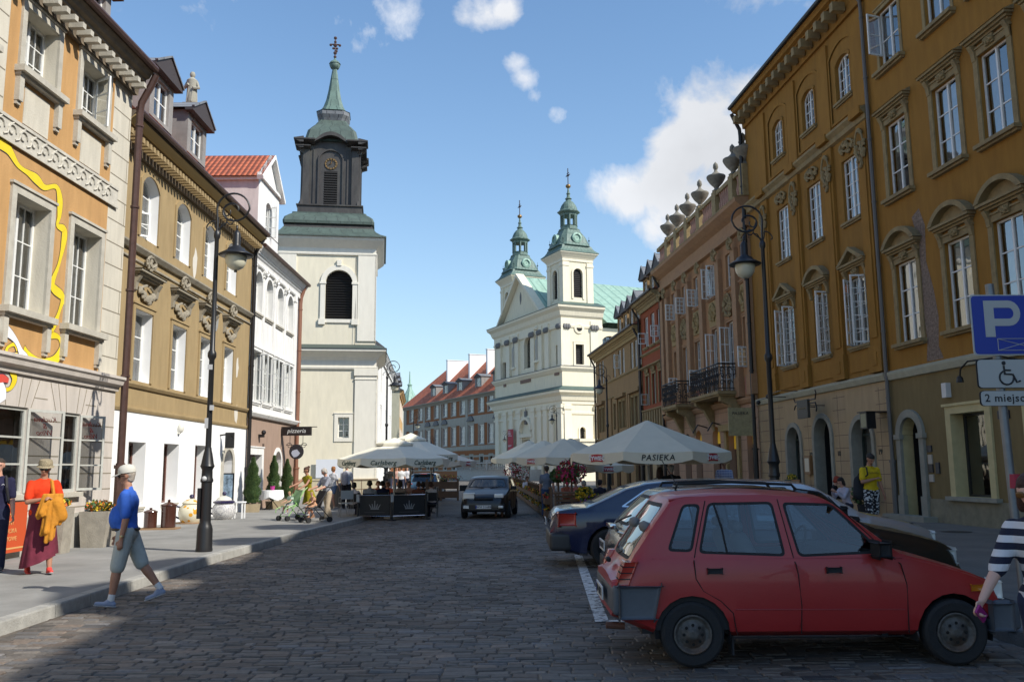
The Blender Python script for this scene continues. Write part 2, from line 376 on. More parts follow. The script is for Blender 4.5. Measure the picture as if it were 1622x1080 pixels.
def topz(x,w,h,rise):
 if rise <= 0: return h
 P = arch(-w/2,w/2,h,rise,24)
 for p,q in zip(P,P[1:]):
  if p[0] <= x <= q[0]: return p[1]+(q[1]-p[1])*(x-p[0])/max(1e-6,q[0]-p[0])
 return h-rise
def frame_mesh(w,h,rise,leafs,cols,rows,transom,fm,fw=.07,bar=.035):
 key = ('f',round(w,2),round(h,2),round(rise,2),leafs,cols,rows,transom,fm.name,fw)
 if key in WCACHE: return WCACHE[key]
 mb = MB(); zt = h-rise
 mb.box(-w/2,-w/2+fw,0,.07,0,zt); mb.box(w/2-fw,w/2,0,.07,0,zt); mb.box(-w/2+fw,w/2-fw,0,.07,0,fw)
 if rise <= 0: mb.box(-w/2+fw,w/2-fw,0,.07,h-fw,h)
 else:
  P = arch(-w/2,w/2,h,rise); Q = arch(-w/2+fw,w/2-fw,h-fw,min(rise,w/2)-fw*.2)
  for k in range(len(P)-1):
   mb.prism([P[k],P[k+1],Q[k+1],Q[k]],0,.07)
 iw = w-2*fw; lw = iw/leafs
 for l in range(leafs):
  xl = -w/2+fw+l*lw
  if l: mb.box(xl-fw*.6,xl+fw*.6,-.012,.055,fw,topz(xl,w,h,rise)-fw*.5)
  for c in range(1,cols):
   x = xl+lw*c/cols; mb.box(x-bar/2,x+bar/2,.012,.052,fw,topz(x,w,h,rise)-fw*.5)
 zz = []
 if transom:
  z = h*transom; mb.box(-w/2+fw,w/2-fw,-.010,.06,z-fw*.55,z+fw*.55)
  zz = [fw+(z-fw)*k/rows for k in range(1,rows)]
 else: zz = [fw+(h-fw*2)*k/rows for k in range(1,rows)]
 for z in zz:
  hw = w/2-fw*.5
  if rise > 0 and z > zt: hw = math.sqrt(max(0,1-((z-zt)/max(rise,.01))**2))*w/2-fw*.5
  if hw > .05: mb.box(-hw,hw,.014,.050,z-bar/2,z+bar/2)
 me = mb.mesh('window',fm); WCACHE[key] = me; return me
def pane_mesh(w,h,rise,gm,y=.03):
 key = ('p',round(w,2),round(h,2),round(rise,2),gm.name,y)
 if key in WCACHE: return WCACHE[key]
 P = [(-w/2,0),(w/2,0)]+arch(-w/2,w/2,h,rise)[::-1]
 mb = MB(); mb.add([(p[0],y,p[1]) for p in P],[tuple(range(len(P)))]); me = mb.mesh('pane',gm); WCACHE[key] = me; return me
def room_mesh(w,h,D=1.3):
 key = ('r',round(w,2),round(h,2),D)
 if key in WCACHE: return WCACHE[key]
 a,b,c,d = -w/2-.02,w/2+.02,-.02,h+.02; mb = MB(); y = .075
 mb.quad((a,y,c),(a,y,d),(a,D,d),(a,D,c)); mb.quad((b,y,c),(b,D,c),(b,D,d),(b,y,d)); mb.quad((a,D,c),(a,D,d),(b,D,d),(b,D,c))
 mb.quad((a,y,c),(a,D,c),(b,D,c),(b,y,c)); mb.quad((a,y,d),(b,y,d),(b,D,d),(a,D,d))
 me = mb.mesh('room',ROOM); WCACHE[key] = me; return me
def curtain_mesh(w,h,kind):
 key = ('c',round(w,2),round(h,2),kind)
 if key in WCACHE: return WCACHE[key]
 mb = MB(); r = random.Random(kind*7+1)
 def strip(xa,xb,pinch):
  n = 14; top = []; bot = []
  for i in range(n+1):
   t = i/n; x = xa+(xb-xa)*t; top.append((x,.16+.03*math.sin(i*2.2),h)); xb_ = xa+(xb-xa)*t*(1-pinch) if xa < 0 and pinch else x
   bot.append((xb_,.16+.03*math.sin(i*2.2+.5),.02 if not pinch else h*.02))
  for i in range(n): mb.quad(top[i],top[i+1],bot[i+1],bot[i])
 if kind == 1: strip(-w/2,w/2,0)
 elif kind == 2: strip(-w/2,-w*.12,.35); strip(w/2,w*.12,.0)
 elif kind == 3: strip(-w/2,-w*.22,.2); strip(w*.2,w/2,0)
 elif kind == 4:
  mb.quad((-w/2,.15,h*.55),(w/2,.15,h*.55),(w/2,.15,h),(-w/2,.15,h))
 me = mb.mesh('curtain',CURT); WCACHE[key] = me; return me
_wr = random.Random(5)
def window(par,a,b,c,d,rise=0,leafs=2,cols=1,rows=3,transom=0,fm=None,gm=None,depth=.2,curtain=None,fw=.06,label=None,name='window',room=True,bar=.035):
 fm = fm or WHITE; gm = gm or PANE; w = b-a; h = d-c
 f = put(name,frame_mesh(w,h,rise,leafs,cols,rows,transom,fm,fw,bar),par,((a+b)/2,depth,c),label=label)
 put('pane',pane_mesh(w-.02,h-.01,rise,gm),f)
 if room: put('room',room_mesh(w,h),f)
 k = _wr.choice([0,1,1,2,2,3,4]) if curtain is None else curtain
 if k: put('curtain',curtain_mesh(w,h-.05,k),f)
 return f
def sash(f,w,h,side,ang,rows=3,cols=1,fm=None,gm=None,z=.05,name='open_sash'):
 """open casement leaf hinged at the left (-1) or right (+1) jamb of window f (whose width is W) swung outwards by ang"""
 fm = fm or WHITE; gm = gm or PANE; key = ('s',round(w,2),round(h,2),rows,cols,fm.name)
 if key not in WCACHE:
  mb = MB(); t = .05
  mb.box(0,t,-.02,.02,0,h); mb.box(w-t,w,-.02,.02,0,h); mb.box(t,w-t,-.02,.02,0,t); mb.box(t,w-t,-.02,.02,h-t,h)
  for r in range(1,rows): mb.box(t,w-t,-.012,.012,h*r/rows-.014,h*r/rows+.014)
  for c in range(1,cols): mb.box(w*c/cols-.014,w*c/cols+.014,-.0125,.0125,t,h-t)
  WCACHE[key] = mb.mesh('open_sash',fm)
  WCACHE[('sp',)+key[1:]] = MB().quad((t,0,t),(w-t,0,t),(w-t,0,h-t),(t,0,h-t)).mesh('pane',PANE_S)
 o = put(name,WCACHE[key],f,(side,-.03,z),-ang)
 put('pane',WCACHE[('sp',)+key[1:]],o); return o
def surround(f,w,h,rise=0,sw=.15,pr=.05,y=None,m=None,bottom=False,name='window_surround',dep=.2,gap=0):
 """raised architrave round the opening of window f; dep is how deep f sits behind the wall face"""
 m = m or STONE; key = ('su',round(w,2),round(h,2),round(rise,2),sw,pr,m.name,bottom,dep,gap)
 if key not in WCACHE:
  mb = MB(); y0 = -dep-pr; y1 = -dep+.003; zt = h-rise; w2 = w/2+gap
  mb.box(-w2-sw,-w2,y0,y1,-sw if bottom else 0,zt); mb.box(w2,w2+sw,y0,y1,-sw if bottom else 0,zt)
  if bottom: mb.box(-w2,w2,y0,y1,-sw,0)
  if rise <= 0:
   mb.box(-w2-sw,w2+sw,y0,y1,h,h+sw); mb.box(-w2-sw-.03,w2+sw+.03,y0-.03,y1,h+sw,h+sw+.05)
  else:
   P = arch(-w2,w2,h,rise); Q = arch(-w2-sw,w2+sw,h+sw,rise+(sw if rise >= w/2-.05 else 0))
   n = len(P)
   for k in range(n-1): mb.prism([P[k],P[k+1],Q[k+1],Q[k]],y0,y1)
   if rise < w/2-.05: mb.prism([(-w2-sw,zt),(-w2,zt),(-w2,zt+.001),Q[0]],y0,y1)
  WCACHE[key] = mb.mesh(name,m)
 return put(name,WCACHE[key],f)
def sill(f,w,over=.12,pr=.14,th=.09,m=None,dep=.2,brackets=False):
 m = m or STONE; key = ('si',round(w,2),over,pr,th,m.name,dep,brackets)
 if key not in WCACHE:
  mb = MB(); mb.box(-w/2-over,w/2+over,-dep-pr,.0,-th,-.002); mb.box(-w/2-over+.03,w/2+over-.03,-dep-pr*.6,-dep+.003,-th-.06,-th)
  if brackets:
   for s in (-1,1):
    x = s*(w/2+over-.12); mb.box(x-.07,x+.07,-dep-pr*.5,-dep+.003,-th-.55,-th-.06); mb.box(x-.06,x+.06,-dep-pr*.3,-dep+.003,-th-.62,-th-.55)
  WCACHE[key] = mb.mesh('sill',m)
 return put('sill',WCACHE[key],f)
def pediment(f,w,h,kind,over=.25,rise=.45,gap=.3,m=None,dep=.2,pr=.24,key_orn=False):
 m = m or STONE; ky = ('pe',round(w,2),round(h,2),kind,over,rise,gap,m.name,dep,pr,key_orn)
 if ky not in WCACHE:
  mb = MB(); a = -w/2-over; b = w/2+over; z = h+gap; y1 = -dep+.003
  mb.box(a,b,-dep-pr,y1,z,z+.07); mb.box(a+.05,b-.05,-dep-pr*.7,y1,z-.06,z); mb.box(a+.1,b-.1,-dep-pr*.4,y1,z-.12,z-.06)
  for s in (-1,1):   # consoles
   x = s*(w/2+.1); mb.prism([(-dep-pr*.75,z-.12),(y1,z-.12),(y1,z-.55),(-dep-.06,z-.5),(-dep-.09,z-.3)],x-.07,x+.07,axis='x')
  if kind == 'tri':
   P = [(a-.04,z+.07),(0,z+.07+rise),(b+.04,z+.07)]; Q = [(a+.22,z+.07),(0,z+.07+rise-.13),(b-.22,z+.07)]
   mb.prism([P[0],P[1],Q[1],Q[0]],-dep-pr-.02,y1); mb.prism([P[1],P[2],Q[2],Q[1]],-dep-pr-.02,y1)
   mb.prism([Q[0],Q[1],Q[2]],-dep-.05,y1)
   mb.ball((0,-dep-.07,z+.2),.09,8,5,sc=(1,.6,1))
  elif kind == 'seg':
   P = arch(a-.04,b+.04,z+.07+rise,rise-.01,14); Q = arch(a+.14,b-.14,z+.07+rise-.13,rise-.14,14)
   for k in range(14): mb.prism([P[k],P[k+1],Q[k+1],Q[k]],-dep-pr-.02,y1)
   mb.prism([(q[0],q[1]) for q in Q],-dep-.05,y1)
  elif kind == 'hood': mb.prism([(-dep-pr-.03,z+.07),(y1,z+.07),(y1,z+.2)],a-.03,b+.03,axis='x')
  if key_orn:
   r = random.Random(3); mb.box(-.16,.16,-dep-.09,y1,h+.06,z-.14)
   for k in range(9): mb.ball((r.uniform(-.13,.13),-dep-.1,h+.1+r.random()*(gap-.3 if gap > .4 else .05)),.05,6,4)
  WCACHE[ky] = mb.mesh('pediment',m)
 return put('pediment',WCACHE[ky],f)
def extr(mb,x0,x1,prof,m=0):
 """profile [(y,z)] closed, extruded along x"""
 return mb.prism(prof,x0,x1,m,axis='x')
def cornice(par,x0,x1,zt,proj,h,m,dent=0.,name='cornice',dsz=(.12,.12,.14),mg=None,dm=None):
 """stepped eave cornice whose top is zt; dent = spacing of the dentils"""
 mb = MB()
 extr(mb,x0,x1,[(.01,zt),(-proj,zt),(-proj,zt-.07),(-proj+.05,zt-.12),(-proj+.09,zt-.2),(-proj*.62,zt-.24),(-proj*.62,zt-.3),(.01,zt-.3)])
 zz = zt-.3
 extr(mb,x0,x1,[(.01,zz),(-proj*.5,zz),(-proj*.42,zz-.1),(-proj*.28,zz-.16),(-proj*.24,zz-.28),(-.12,zz-.34),(-.1,zz-h+.3),(.01,zz-h+.3)])
 if dent:
  n = int((x1-x0)/dent)
  for i in range(n):
   x = x0+(i+.5)*dent; mb.box(x-dsz[0]/2,x+dsz[0]/2,-proj*.28-dsz[1]-.12,-proj*.26,zz-.16-dsz[2],zz-.155,1)
 o = mb.build(name,[m,dm or m],par)
 if mg:
  g = MB(); g.tube([(x0,-proj-.05,zt+.02),(x1,-proj-.05,zt+.02)],.085,8); g.build('gutter',mg,par,smooth=True)
 return o
def downpipe(par,x,z0,z1,m,top=.5,y=-.12,r=.075,foot=1.6):
 mb = MB(); mb.tube([(x,-top,z1),(x,-top*.8,z1-.25),(x,y-.02,z1-.7),(x,y,z1-1),(x,y,z0+.1)],r,8)
 z = z1-1.3
 while z > z0+foot: mb.lathe([(r*1.25,0),(r*1.25,.05)],8,(x,y,z)); z -= 2.0
 mb.lathe([(r*1.35,0),(r*1.35,foot),(r*1.7,foot),(r*1.7,foot+.08)],8,(x,y,z0))
 return mb.build('downpipe',m,par,smooth=True)
def gable_roof(mb,x0,x1,ze,y0,ydepth,slope,m=0,hip=False):
 """street roof slope from the eave (y0, ze) up to the ridge at y = ydepth/2 and down again"""
 ym = (y0+ydepth)/2; zr = ze+(ym-y0)*math.tan(rad(slope)); l = math.hypot(ym-y0,zr-ze)
 mb.quad((x0,y0,ze),(x1,y0,ze),(x1,ym,zr),(x0,ym,zr),m,[(x0,0),(x1,0),(x1,l),(x0,l)])
 mb.quad((x1,ydepth,ze),(x0,ydepth,ze),(x0,ym,zr),(x1,ym,zr),m,[(x0,0),(x1,0),(x1,l),(x0,l)])
 mb.add([(x0,y0,ze),(x0,ydepth,ze),(x0,ym,zr)],[(0,2,1)],m); mb.add([(x1,y0,ze),(x1,ydepth,ze),(x1,ym,zr)],[(0,1,2)],m)
 return zr
def shell(mb,x0,x1,z0,z1,D,m=0):
 """side and back walls of a house of depth D"""
 mb.quad((x0,0,z0),(x0,0,z1),(x0,D,z1),(x0,D,z0),m); mb.quad((x1,0,z0),(x1,D,z0),(x1,D,z1),(x1,0,z1),m)
 mb.quad((x0,D,z0),(x0,D,z1),(x1,D,z1),(x1,D,z0),m)
def relief(par,x,z,w,h,m,seed=1,n=26,name='stucco_ornament',th=.09,hang=True,y=0):
 """a garland/cartouche of lumps standing out of the wall"""
 key = ('re',round(w,2),round(h,2),m.name,seed)
 if key not in WCACHE:
  r = random.Random(seed); mb = MB()
  for i in range(n):
   t = r.uniform(-1,1); q = r.uniform(-1,1)
   if hang: q = -(1-t*t)*.9+r.uniform(0,.6)
   else: q = q*(1-abs(t)**1.5*.8)
   mb.ball((t*w/2,-th*.4,q*h/2),r.uniform(.05,.085)*min(1.3,(w+h)/1.2),6,4,sc=(1,.8,1))
  for s in (-1,1):
   pts = [(s*(w*.1+w*.36*math.sin(k*.5)),-th*.7,h*(.45-k*.11)) for k in range(8)]; mb.tube(pts,.035,5)
  WCACHE[key] = mb.mesh(name,m,True)
 return put(name,WCACHE[key],par,(x,y,z))
# ---------------------------------------------------------------- ground,road,kerbs,pavements
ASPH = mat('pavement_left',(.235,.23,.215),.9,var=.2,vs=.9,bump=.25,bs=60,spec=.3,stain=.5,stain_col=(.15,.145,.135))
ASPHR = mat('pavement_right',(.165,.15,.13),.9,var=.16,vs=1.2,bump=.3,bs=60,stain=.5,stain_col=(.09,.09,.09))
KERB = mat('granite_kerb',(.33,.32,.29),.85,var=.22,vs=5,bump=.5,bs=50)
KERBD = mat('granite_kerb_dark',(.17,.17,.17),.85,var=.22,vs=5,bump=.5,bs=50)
GROUND = mat('ground_asphalt',(.11,.105,.10),.9,var=.2,vs=.5,bump=.2)
SETT_FAR = brick_mat('far_setts',(.150,.132,.112),(.112,.100,.086),(.06,.054,.046),.22,.115,.010,bump=.8,rough=.75)
def sett_mat():
 m,nt,P = _nt('stone_setts'); N = nt.nodes; L = nt.links
 a = N.new('ShaderNodeAttribute'); a.attribute_name = 'tone'
 tc = N.new('ShaderNodeTexCoord'); n = N.new('ShaderNodeTexNoise'); n.inputs['Scale'].default_value = 22; n.inputs['Detail'].default_value = 6; L.new(tc.outputs['Object'],n.inputs['Vector'])
 n2 = N.new('ShaderNodeTexNoise'); n2.inputs['Scale'].default_value = .45; n2.inputs['Detail'].default_value = 5; L.new(tc.outputs['Object'],n2.inputs['Vector'])
 mu = N.new('ShaderNodeMath'); mu.operation = 'MULTIPLY_ADD'; mu.inputs[1].default_value = .7; mu.inputs[2].default_value = .30; L.new(n.outputs['Fac'],mu.inputs[0])
 mv = N.new('ShaderNodeMath'); mv.operation = 'MULTIPLY_ADD'; mv.inputs[1].default_value = 1.8; mv.inputs[2].default_value = .32; L.new(n2.outputs['Fac'],mv.inputs[0])
 mm = N.new('ShaderNodeMath'); mm.operation = 'MULTIPLY'; L.new(mu.outputs[0],mm.inputs[0]); L.new(mv.outputs[0],mm.inputs[1])
 h = N.new('ShaderNodeHueSaturation'); L.new(a.outputs['Color'],h.inputs['Color']); L.new(mm.outputs[0],h.inputs['Value']); L.new(h.outputs[0],P.inputs['Base Color'])
 b = N.new('ShaderNodeBump'); b.inputs['Strength'].default_value = .5; b.inputs['Distance'].default_value = .012; L.new(n.outputs['Fac'],b.inputs['Height']); L.new(b.outputs[0],P.inputs['Normal'])
 r = N.new('ShaderNodeMapRange'); r.inputs['To Min'].default_value = .58; r.inputs['To Max'].default_value = .85; L.new(n.outputs['Fac'],r.inputs['Value']); L.new(r.outputs[0],P.inputs['Roughness'])
 return m
SETT = sett_mat()
MORTAR = mat('sand_joint',(.11,.09,.07),.95,var=.3,vs=8,bump=.5,bs=80)
KL = [(-5.15,-14),(-5.2,0),(-5.31,9.3),(-5.5,16.5),(-5.3,23),(-4.95,27.8),(-5.0,32),(-5.6,44),(-6.2,60),(-7.0,80)]
def kl(y):
 for (a,b),(c,d) in zip(KL,KL[1:]):
  if b <= y <= d: return a+(c-a)*(y-b)/(d-b)
 return KL[-1][0]
def kr(y): return 5.45-.093*y if y < 30 else 2.66-.02*(y-30)
MB().quad((-700,-300,-.06),(700,-300,-.06),(700,1500,-.06),(-700,1500,-.06)).build('ground',GROUND,kind='structure')
def build_road():
 mb = MB(); mb.quad((-5.9,-15,-.016),(7.2,-15,-.016),(4.2,33,-.016),(-5.7,33,-.016)); mb.build('road_bed',MORTAR,kind='structure')
 mb = MB(); mb.quad((-6.0,32.9,-.004),(6.5,32.9,-.004),(18,220,-.004),(-30,220,-.004)); mb.quad((-8,-60,-.004),(9.5,-60,-.004),(7.2,-14.9,-.004),(-6,-14.9,-.004))
 mb.build('road',SETT_FAR,kind='structure')
 r = random.Random(11); V = []; Fc = []; T = []
 y = 4.2
 while y < 33:
  d = r.uniform(.095,.125) if y < 20 else r.uniform(.12,.155); x = kl(y)+.02+r.uniform(0,.1); xe = kr(y)-.02
  sk = .012*math.sin(y*.9)
  while x < xe:
   w = r.uniform(.15,.30) if r.random() < .85 else r.uniform(.10,.15); x2 = min(x+w,xe)
   if x2-x < .05: break
   g = .003+r.random()*.003; zt = -.004+r.uniform(-.0045,.0045); tx = r.uniform(-.004,.004); ty = r.uniform(-.005,.005)
   b = len(V); j = lambda: r.uniform(-.004,.004); q = r.uniform(.009,.016)
   yy = y+sk+.018*math.sin(x*1.3+y)
   for (px_,py_) in ((x+g,yy+g),(x2-g,yy+g),(x2-g,yy+d-g),(x+g,yy+d-g)): V.append((px_+j(),py_+j(),-.03))
   for (px_,py_) in ((x+g,yy+g),(x2-g,yy+g),(x2-g,yy+d-g),(x+g,yy+d-g)): V.append((V[len(V)-4][0],V[len(V)-4][1],zt-.009))
   for k,(px_,py_) in enumerate(((x+g+q,yy+g+q),(x2-g-q,yy+g+q),(x2-g-q,yy+d-g-q),(x+g+q,yy+d-g-q))): V.append((px_,py_,zt+(tx if k in (1,2) else -tx)+(ty if k > 1 else -ty)))
   for k in range(4):
    k2 = (k+1) % 4; Fc.append((b+k,b+k2,b+4+k2,b+4+k)); Fc.append((b+4+k,b+4+k2,b+8+k2,b+8+k))
   Fc.append((b+8,b+9,b+10,b+11))
   t = r.gauss(.135,.028); t = max(.06,min(.24,t)); c = r.random()
   col = (t*1.10,t*.96,t*.82,1) if c < .6 else ((t*1.2,t*.94,t*.74,1) if c < .85 else (t*1.02,t*.96,t*.92,1))
   T += [col]*12
   x = x2
  y += d
 me = bpy.data.meshes.new('cobbles'); me.from_pydata(V,[],Fc); me.materials.append(SETT)
 at_ = me.color_attributes.new('tone','FLOAT_COLOR','POINT'); at_.data.foreach_set('color',[c for t in T for c in t])
 put('road_setts',me,kind='structure')
build_road()
def strip(name,pts_in,pts_out,z,m,base=-.05):
 mb = MB(); n = len(pts_in)
 for i in range(n-1):
  a,b,c,d = pts_in[i],pts_in[i+1],pts_out[i+1],pts_out[i]
  mb.quad((*a,z),(*d,z),(*c,z),(*b,z))
  mb.quad((*d,base),(*c,base),(*c,z),(*d,z))
 return mb.build(name,m,kind='structure')
ys = [-60,-14,0,9.3,16.5,23,27.8,32,44,60,78]
strip('pavement',[(-13.5,y) for y in ys],[((kl(y) if y >= -14 else -5.1)-.15,y) for y in ys],.13,ASPH)
yr = [-60,0,30,60,100]
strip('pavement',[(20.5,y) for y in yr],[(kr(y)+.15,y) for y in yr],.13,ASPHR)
MB().quad((-34,41.8,.126),(-5.75,41.8,.126),(-6.8,78,.126),(-34,78,.126)).build('pavement',ASPH,kind='structure')
def kerbs(f,y0,y1,side,m,seed):
 r = random.Random(seed); y = y0; mb = MB()
 while y < y1:
  l = r.uniform(.85,1.25); a,b = f(y),f(y+l-.012); h = .132+r.uniform(0,.006); w = .17*side; g = .018*side
  n = len(mb.v)
  P = [(a,y),(b,y+l-.012),(b+w,y+l-.012),(a+w,y)]
  vs = [(p[0],p[1],-.05) for p in P]+[(p[0]+(g*.5 if k < 2 else 0),p[1],h-.02 if k < 2 else h) for k,p in enumerate(P)]+[(P[0][0]+g,P[0][1],h),(P[1][0]+g,P[1][1],h)]
  fs = [(0,1,5,4),(4,5,9,8),(8,9,6,7),(1,2,6,9,5),(3,0,4,8,7),(2,3,7,6)]
  mb.add(vs,fs); y += l
 mb.build('kerb',m,kind='structure')
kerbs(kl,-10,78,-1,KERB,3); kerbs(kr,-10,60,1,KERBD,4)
def markings():
 PAINT = bpy.data.materials.new('road_paint'); PAINT.use_nodes = True; nt = PAINT.node_tree; N = nt.nodes; L = nt.links; P = N['Principled BSDF']
 P.inputs['Base Color'].default_value = (.62,.62,.6,1); P.inputs['Roughness'].default_value = .8
 tc = N.new('ShaderNodeTexCoord'); n = N.new('ShaderNodeTexNoise'); n.inputs['Scale'].default_value = 9; n.inputs['Detail'].default_value = 8; n.inputs['Roughness'].default_value = .7; L.new(tc.outputs['Object'],n.inputs['Vector'])
 r = N.new('ShaderNodeMapRange'); r.inputs['From Min'].default_value = .40; r.inputs['From Max'].default_value = .50; L.new(n.outputs['Fac'],r.inputs['Value'])
 t = N.new('ShaderNodeBsdfTransparent'); mx = N.new('ShaderNodeMixShader'); L.new(r.outputs[0],mx.inputs[0]); L.new(t.outputs[0],mx.inputs[1]); L.new(P.outputs[0],mx.inputs[2]); L.new(mx.outputs[0],N['Material Output'].inputs[0])
 mb = MB(); a,b,c = gp(954,985),gp(916,880),gp(903,845)
 def seg(p,q,w):
  d = (q-p).normalized(); nn = Vector((-d.y,d.x,0))*w/2; z = Vector((0,0,.006))
  k = max(1,int((q-p).length/.35))
  for i in range(k):
   s0 = p+(q-p)*i/k; s1 = p+(q-p)*(i+1)/k; mb.quad(s0-nn+z,s1-nn+z,s1+nn+z,s0+nn+z)
 seg(a,b,.15); seg(b,c,.15)
 dr = (b-a).normalized(); px_ = Vector((dr.y,-dr.x,0))
 for t_ in (0.06,2.75,5.45,8.2,10.9): seg(a+dr*t_,a+dr*t_+px_*3.2,.11)
 mb.build('parking_line',PAINT,kind='structure')
markings()
MB().lathe([(.33,0),(.33,.004)],20).build('manhole_cover',mat('cast_iron',(.06,.055,.05),.6,metal=.5,bump=.6,bs=40),None,loc=gp(1515,842,.131),label='round iron manhole cover in the right-hand pavement below the shop window',cat='manhole cover')
# ---------------------------------------------------------------- left-hand houses
OCHRE = plaster('ochre_plaster',(.47,.275,.115),.5,(.38,.21,.09)); CREAM = plaster('cream_stucco',(.56,.52,.43),.4,(.42,.39,.32))
PINKG = plaster('rusticated_pinkish_plaster',(.52,.47,.42),.45,(.40,.36,.31)); TANW = plaster('tan_plaster',(.34,.25,.13),.55,(.25,.18,.095))
WHITEP = mat('white_plaster',(.80,.80,.79),.9,var=.03,vs=2,bump=.12,spec=.2); WHITEW = plaster('off_white_plaster',(.72,.71,.68),.25,(.6,.59,.56))
TAUPE = plaster('taupe_plaster',(.33,.235,.18),.15); STONEL = mat('grey_stone_trim',(.30,.265,.20),.9,var=.2,vs=4,bump=.3,stain=.6,stain_col=(.16,.135,.10))
STONEC = mat('pale_stone_trim',(.46,.43,.36),.9,var=.15,vs=4,bump=.3,stain=.5,stain_col=(.30,.27,.22))
DARKTRIM = mat('soffit_brown',(.16,.125,.085),.85,var=.2,vs=4,stain=.4,stain_col=(.08,.06,.045))
RTILE = tile_mat('red_pantiles',(.46,.12,.05),(.34,.085,.04)); PLINTH = plaster('plinth_render',(.36,.345,.30),.6,(.24,.225,.20))
def joints(par,x0,x1,z0,z1,dz,m,xs=(),stag=.0,name='stone_joints',ops=()):
 """dark joints between the blocks: thin recessed-looking strips standing 3 mm proud of nothing, cut round the openings"""
 mb = MB(); z = z0; k = 0
 while z < z1:
  seg = [(x0,x1)]
  for a,b,c,d in ops:
   if c < z < d: seg = [q for (s,t) in seg for q in ((s,min(t,a)),(max(s,b),t)) if q[1]-q[0] > .02]
  for s,t in seg: mb.box(s,t,-.004,.004,z-.011,z+.011)
  for x in xs:
   xx = x+(stag if k % 2 else 0)
   if x0 < xx < x1: mb.box(xx-.009,xx+.009,-.0035,.004,z+.011,min(z+dz-.011,z1))
  z += dz; k += 1
 return mb.build(name,m,par)
JD = mat('joint_dark',(.12,.11,.09),.95)  # plain dark colour of the joints between blocks
def dormer(par,x,w,z0,h,y0,m,roof,depth=2.6,ped=.45,win=True):
 """roof dormer with a pedimented front"""
 mb = MB(); op = (x-w*.32,x+w*.32,z0+.12,z0+h-.22)
 wall(mb,x-w/2,x+w/2,z0,z0+h,[op] if win else [],0,depth=.12,y=y0)
 mb.quad((x-w/2,y0,z0-.6),(x-w/2,y0,z0+h),(x-w/2,y0+depth,z0+h),(x-w/2,y0+depth,z0-.6)); mb.quad((x+w/2,y0,z0-.6),(x+w/2,y0+depth,z0-.6),(x+w/2,y0+depth,z0+h),(x+w/2,y0,z0+h))
 d = mb.build('dormer',m,par)
 rb = MB(); a = x-w/2-.18; b = x+w/2+.18; z = z0+h
 rb.prism([(a,z),(x,z+ped),(b,z),(b,z-.09),(a,z-.09)],y0-.22,y0+.05,1)
 for s in (a,b):
  rb.quad((s,y0-.25,z+.012),(x,y0-.25,z+ped+.02),(x,y0+depth,z+ped+.02),(s,y0+depth,z+.012),0,[(0,0),(1,0),(1,2),(0,2)])
  rb.prism([(s,z+.012),(x,z+ped+.02),(x,z+ped+.075),(s-(.03 if s == a else -.03),z+.06)],y0-.27,y0-.18,0)
 rb.build('dormer_roof',[roof,DORMT],d)
 if win:
  f = put('dormer_window',frame_mesh(w*.64,h-.34,0,2,1,2,0,WHITE,.05),d,(x,y0+.09,z0+.12)); put('pane',pane_mesh(w*.62,h-.35,0,PANE),f)
 return d
DORMT = mat('dormer_dark_trim',(.045,.035,.035),.7); DORMW = mat('dormer_wall',(.25,.235,.22),.85,var=.15,stain=.4)
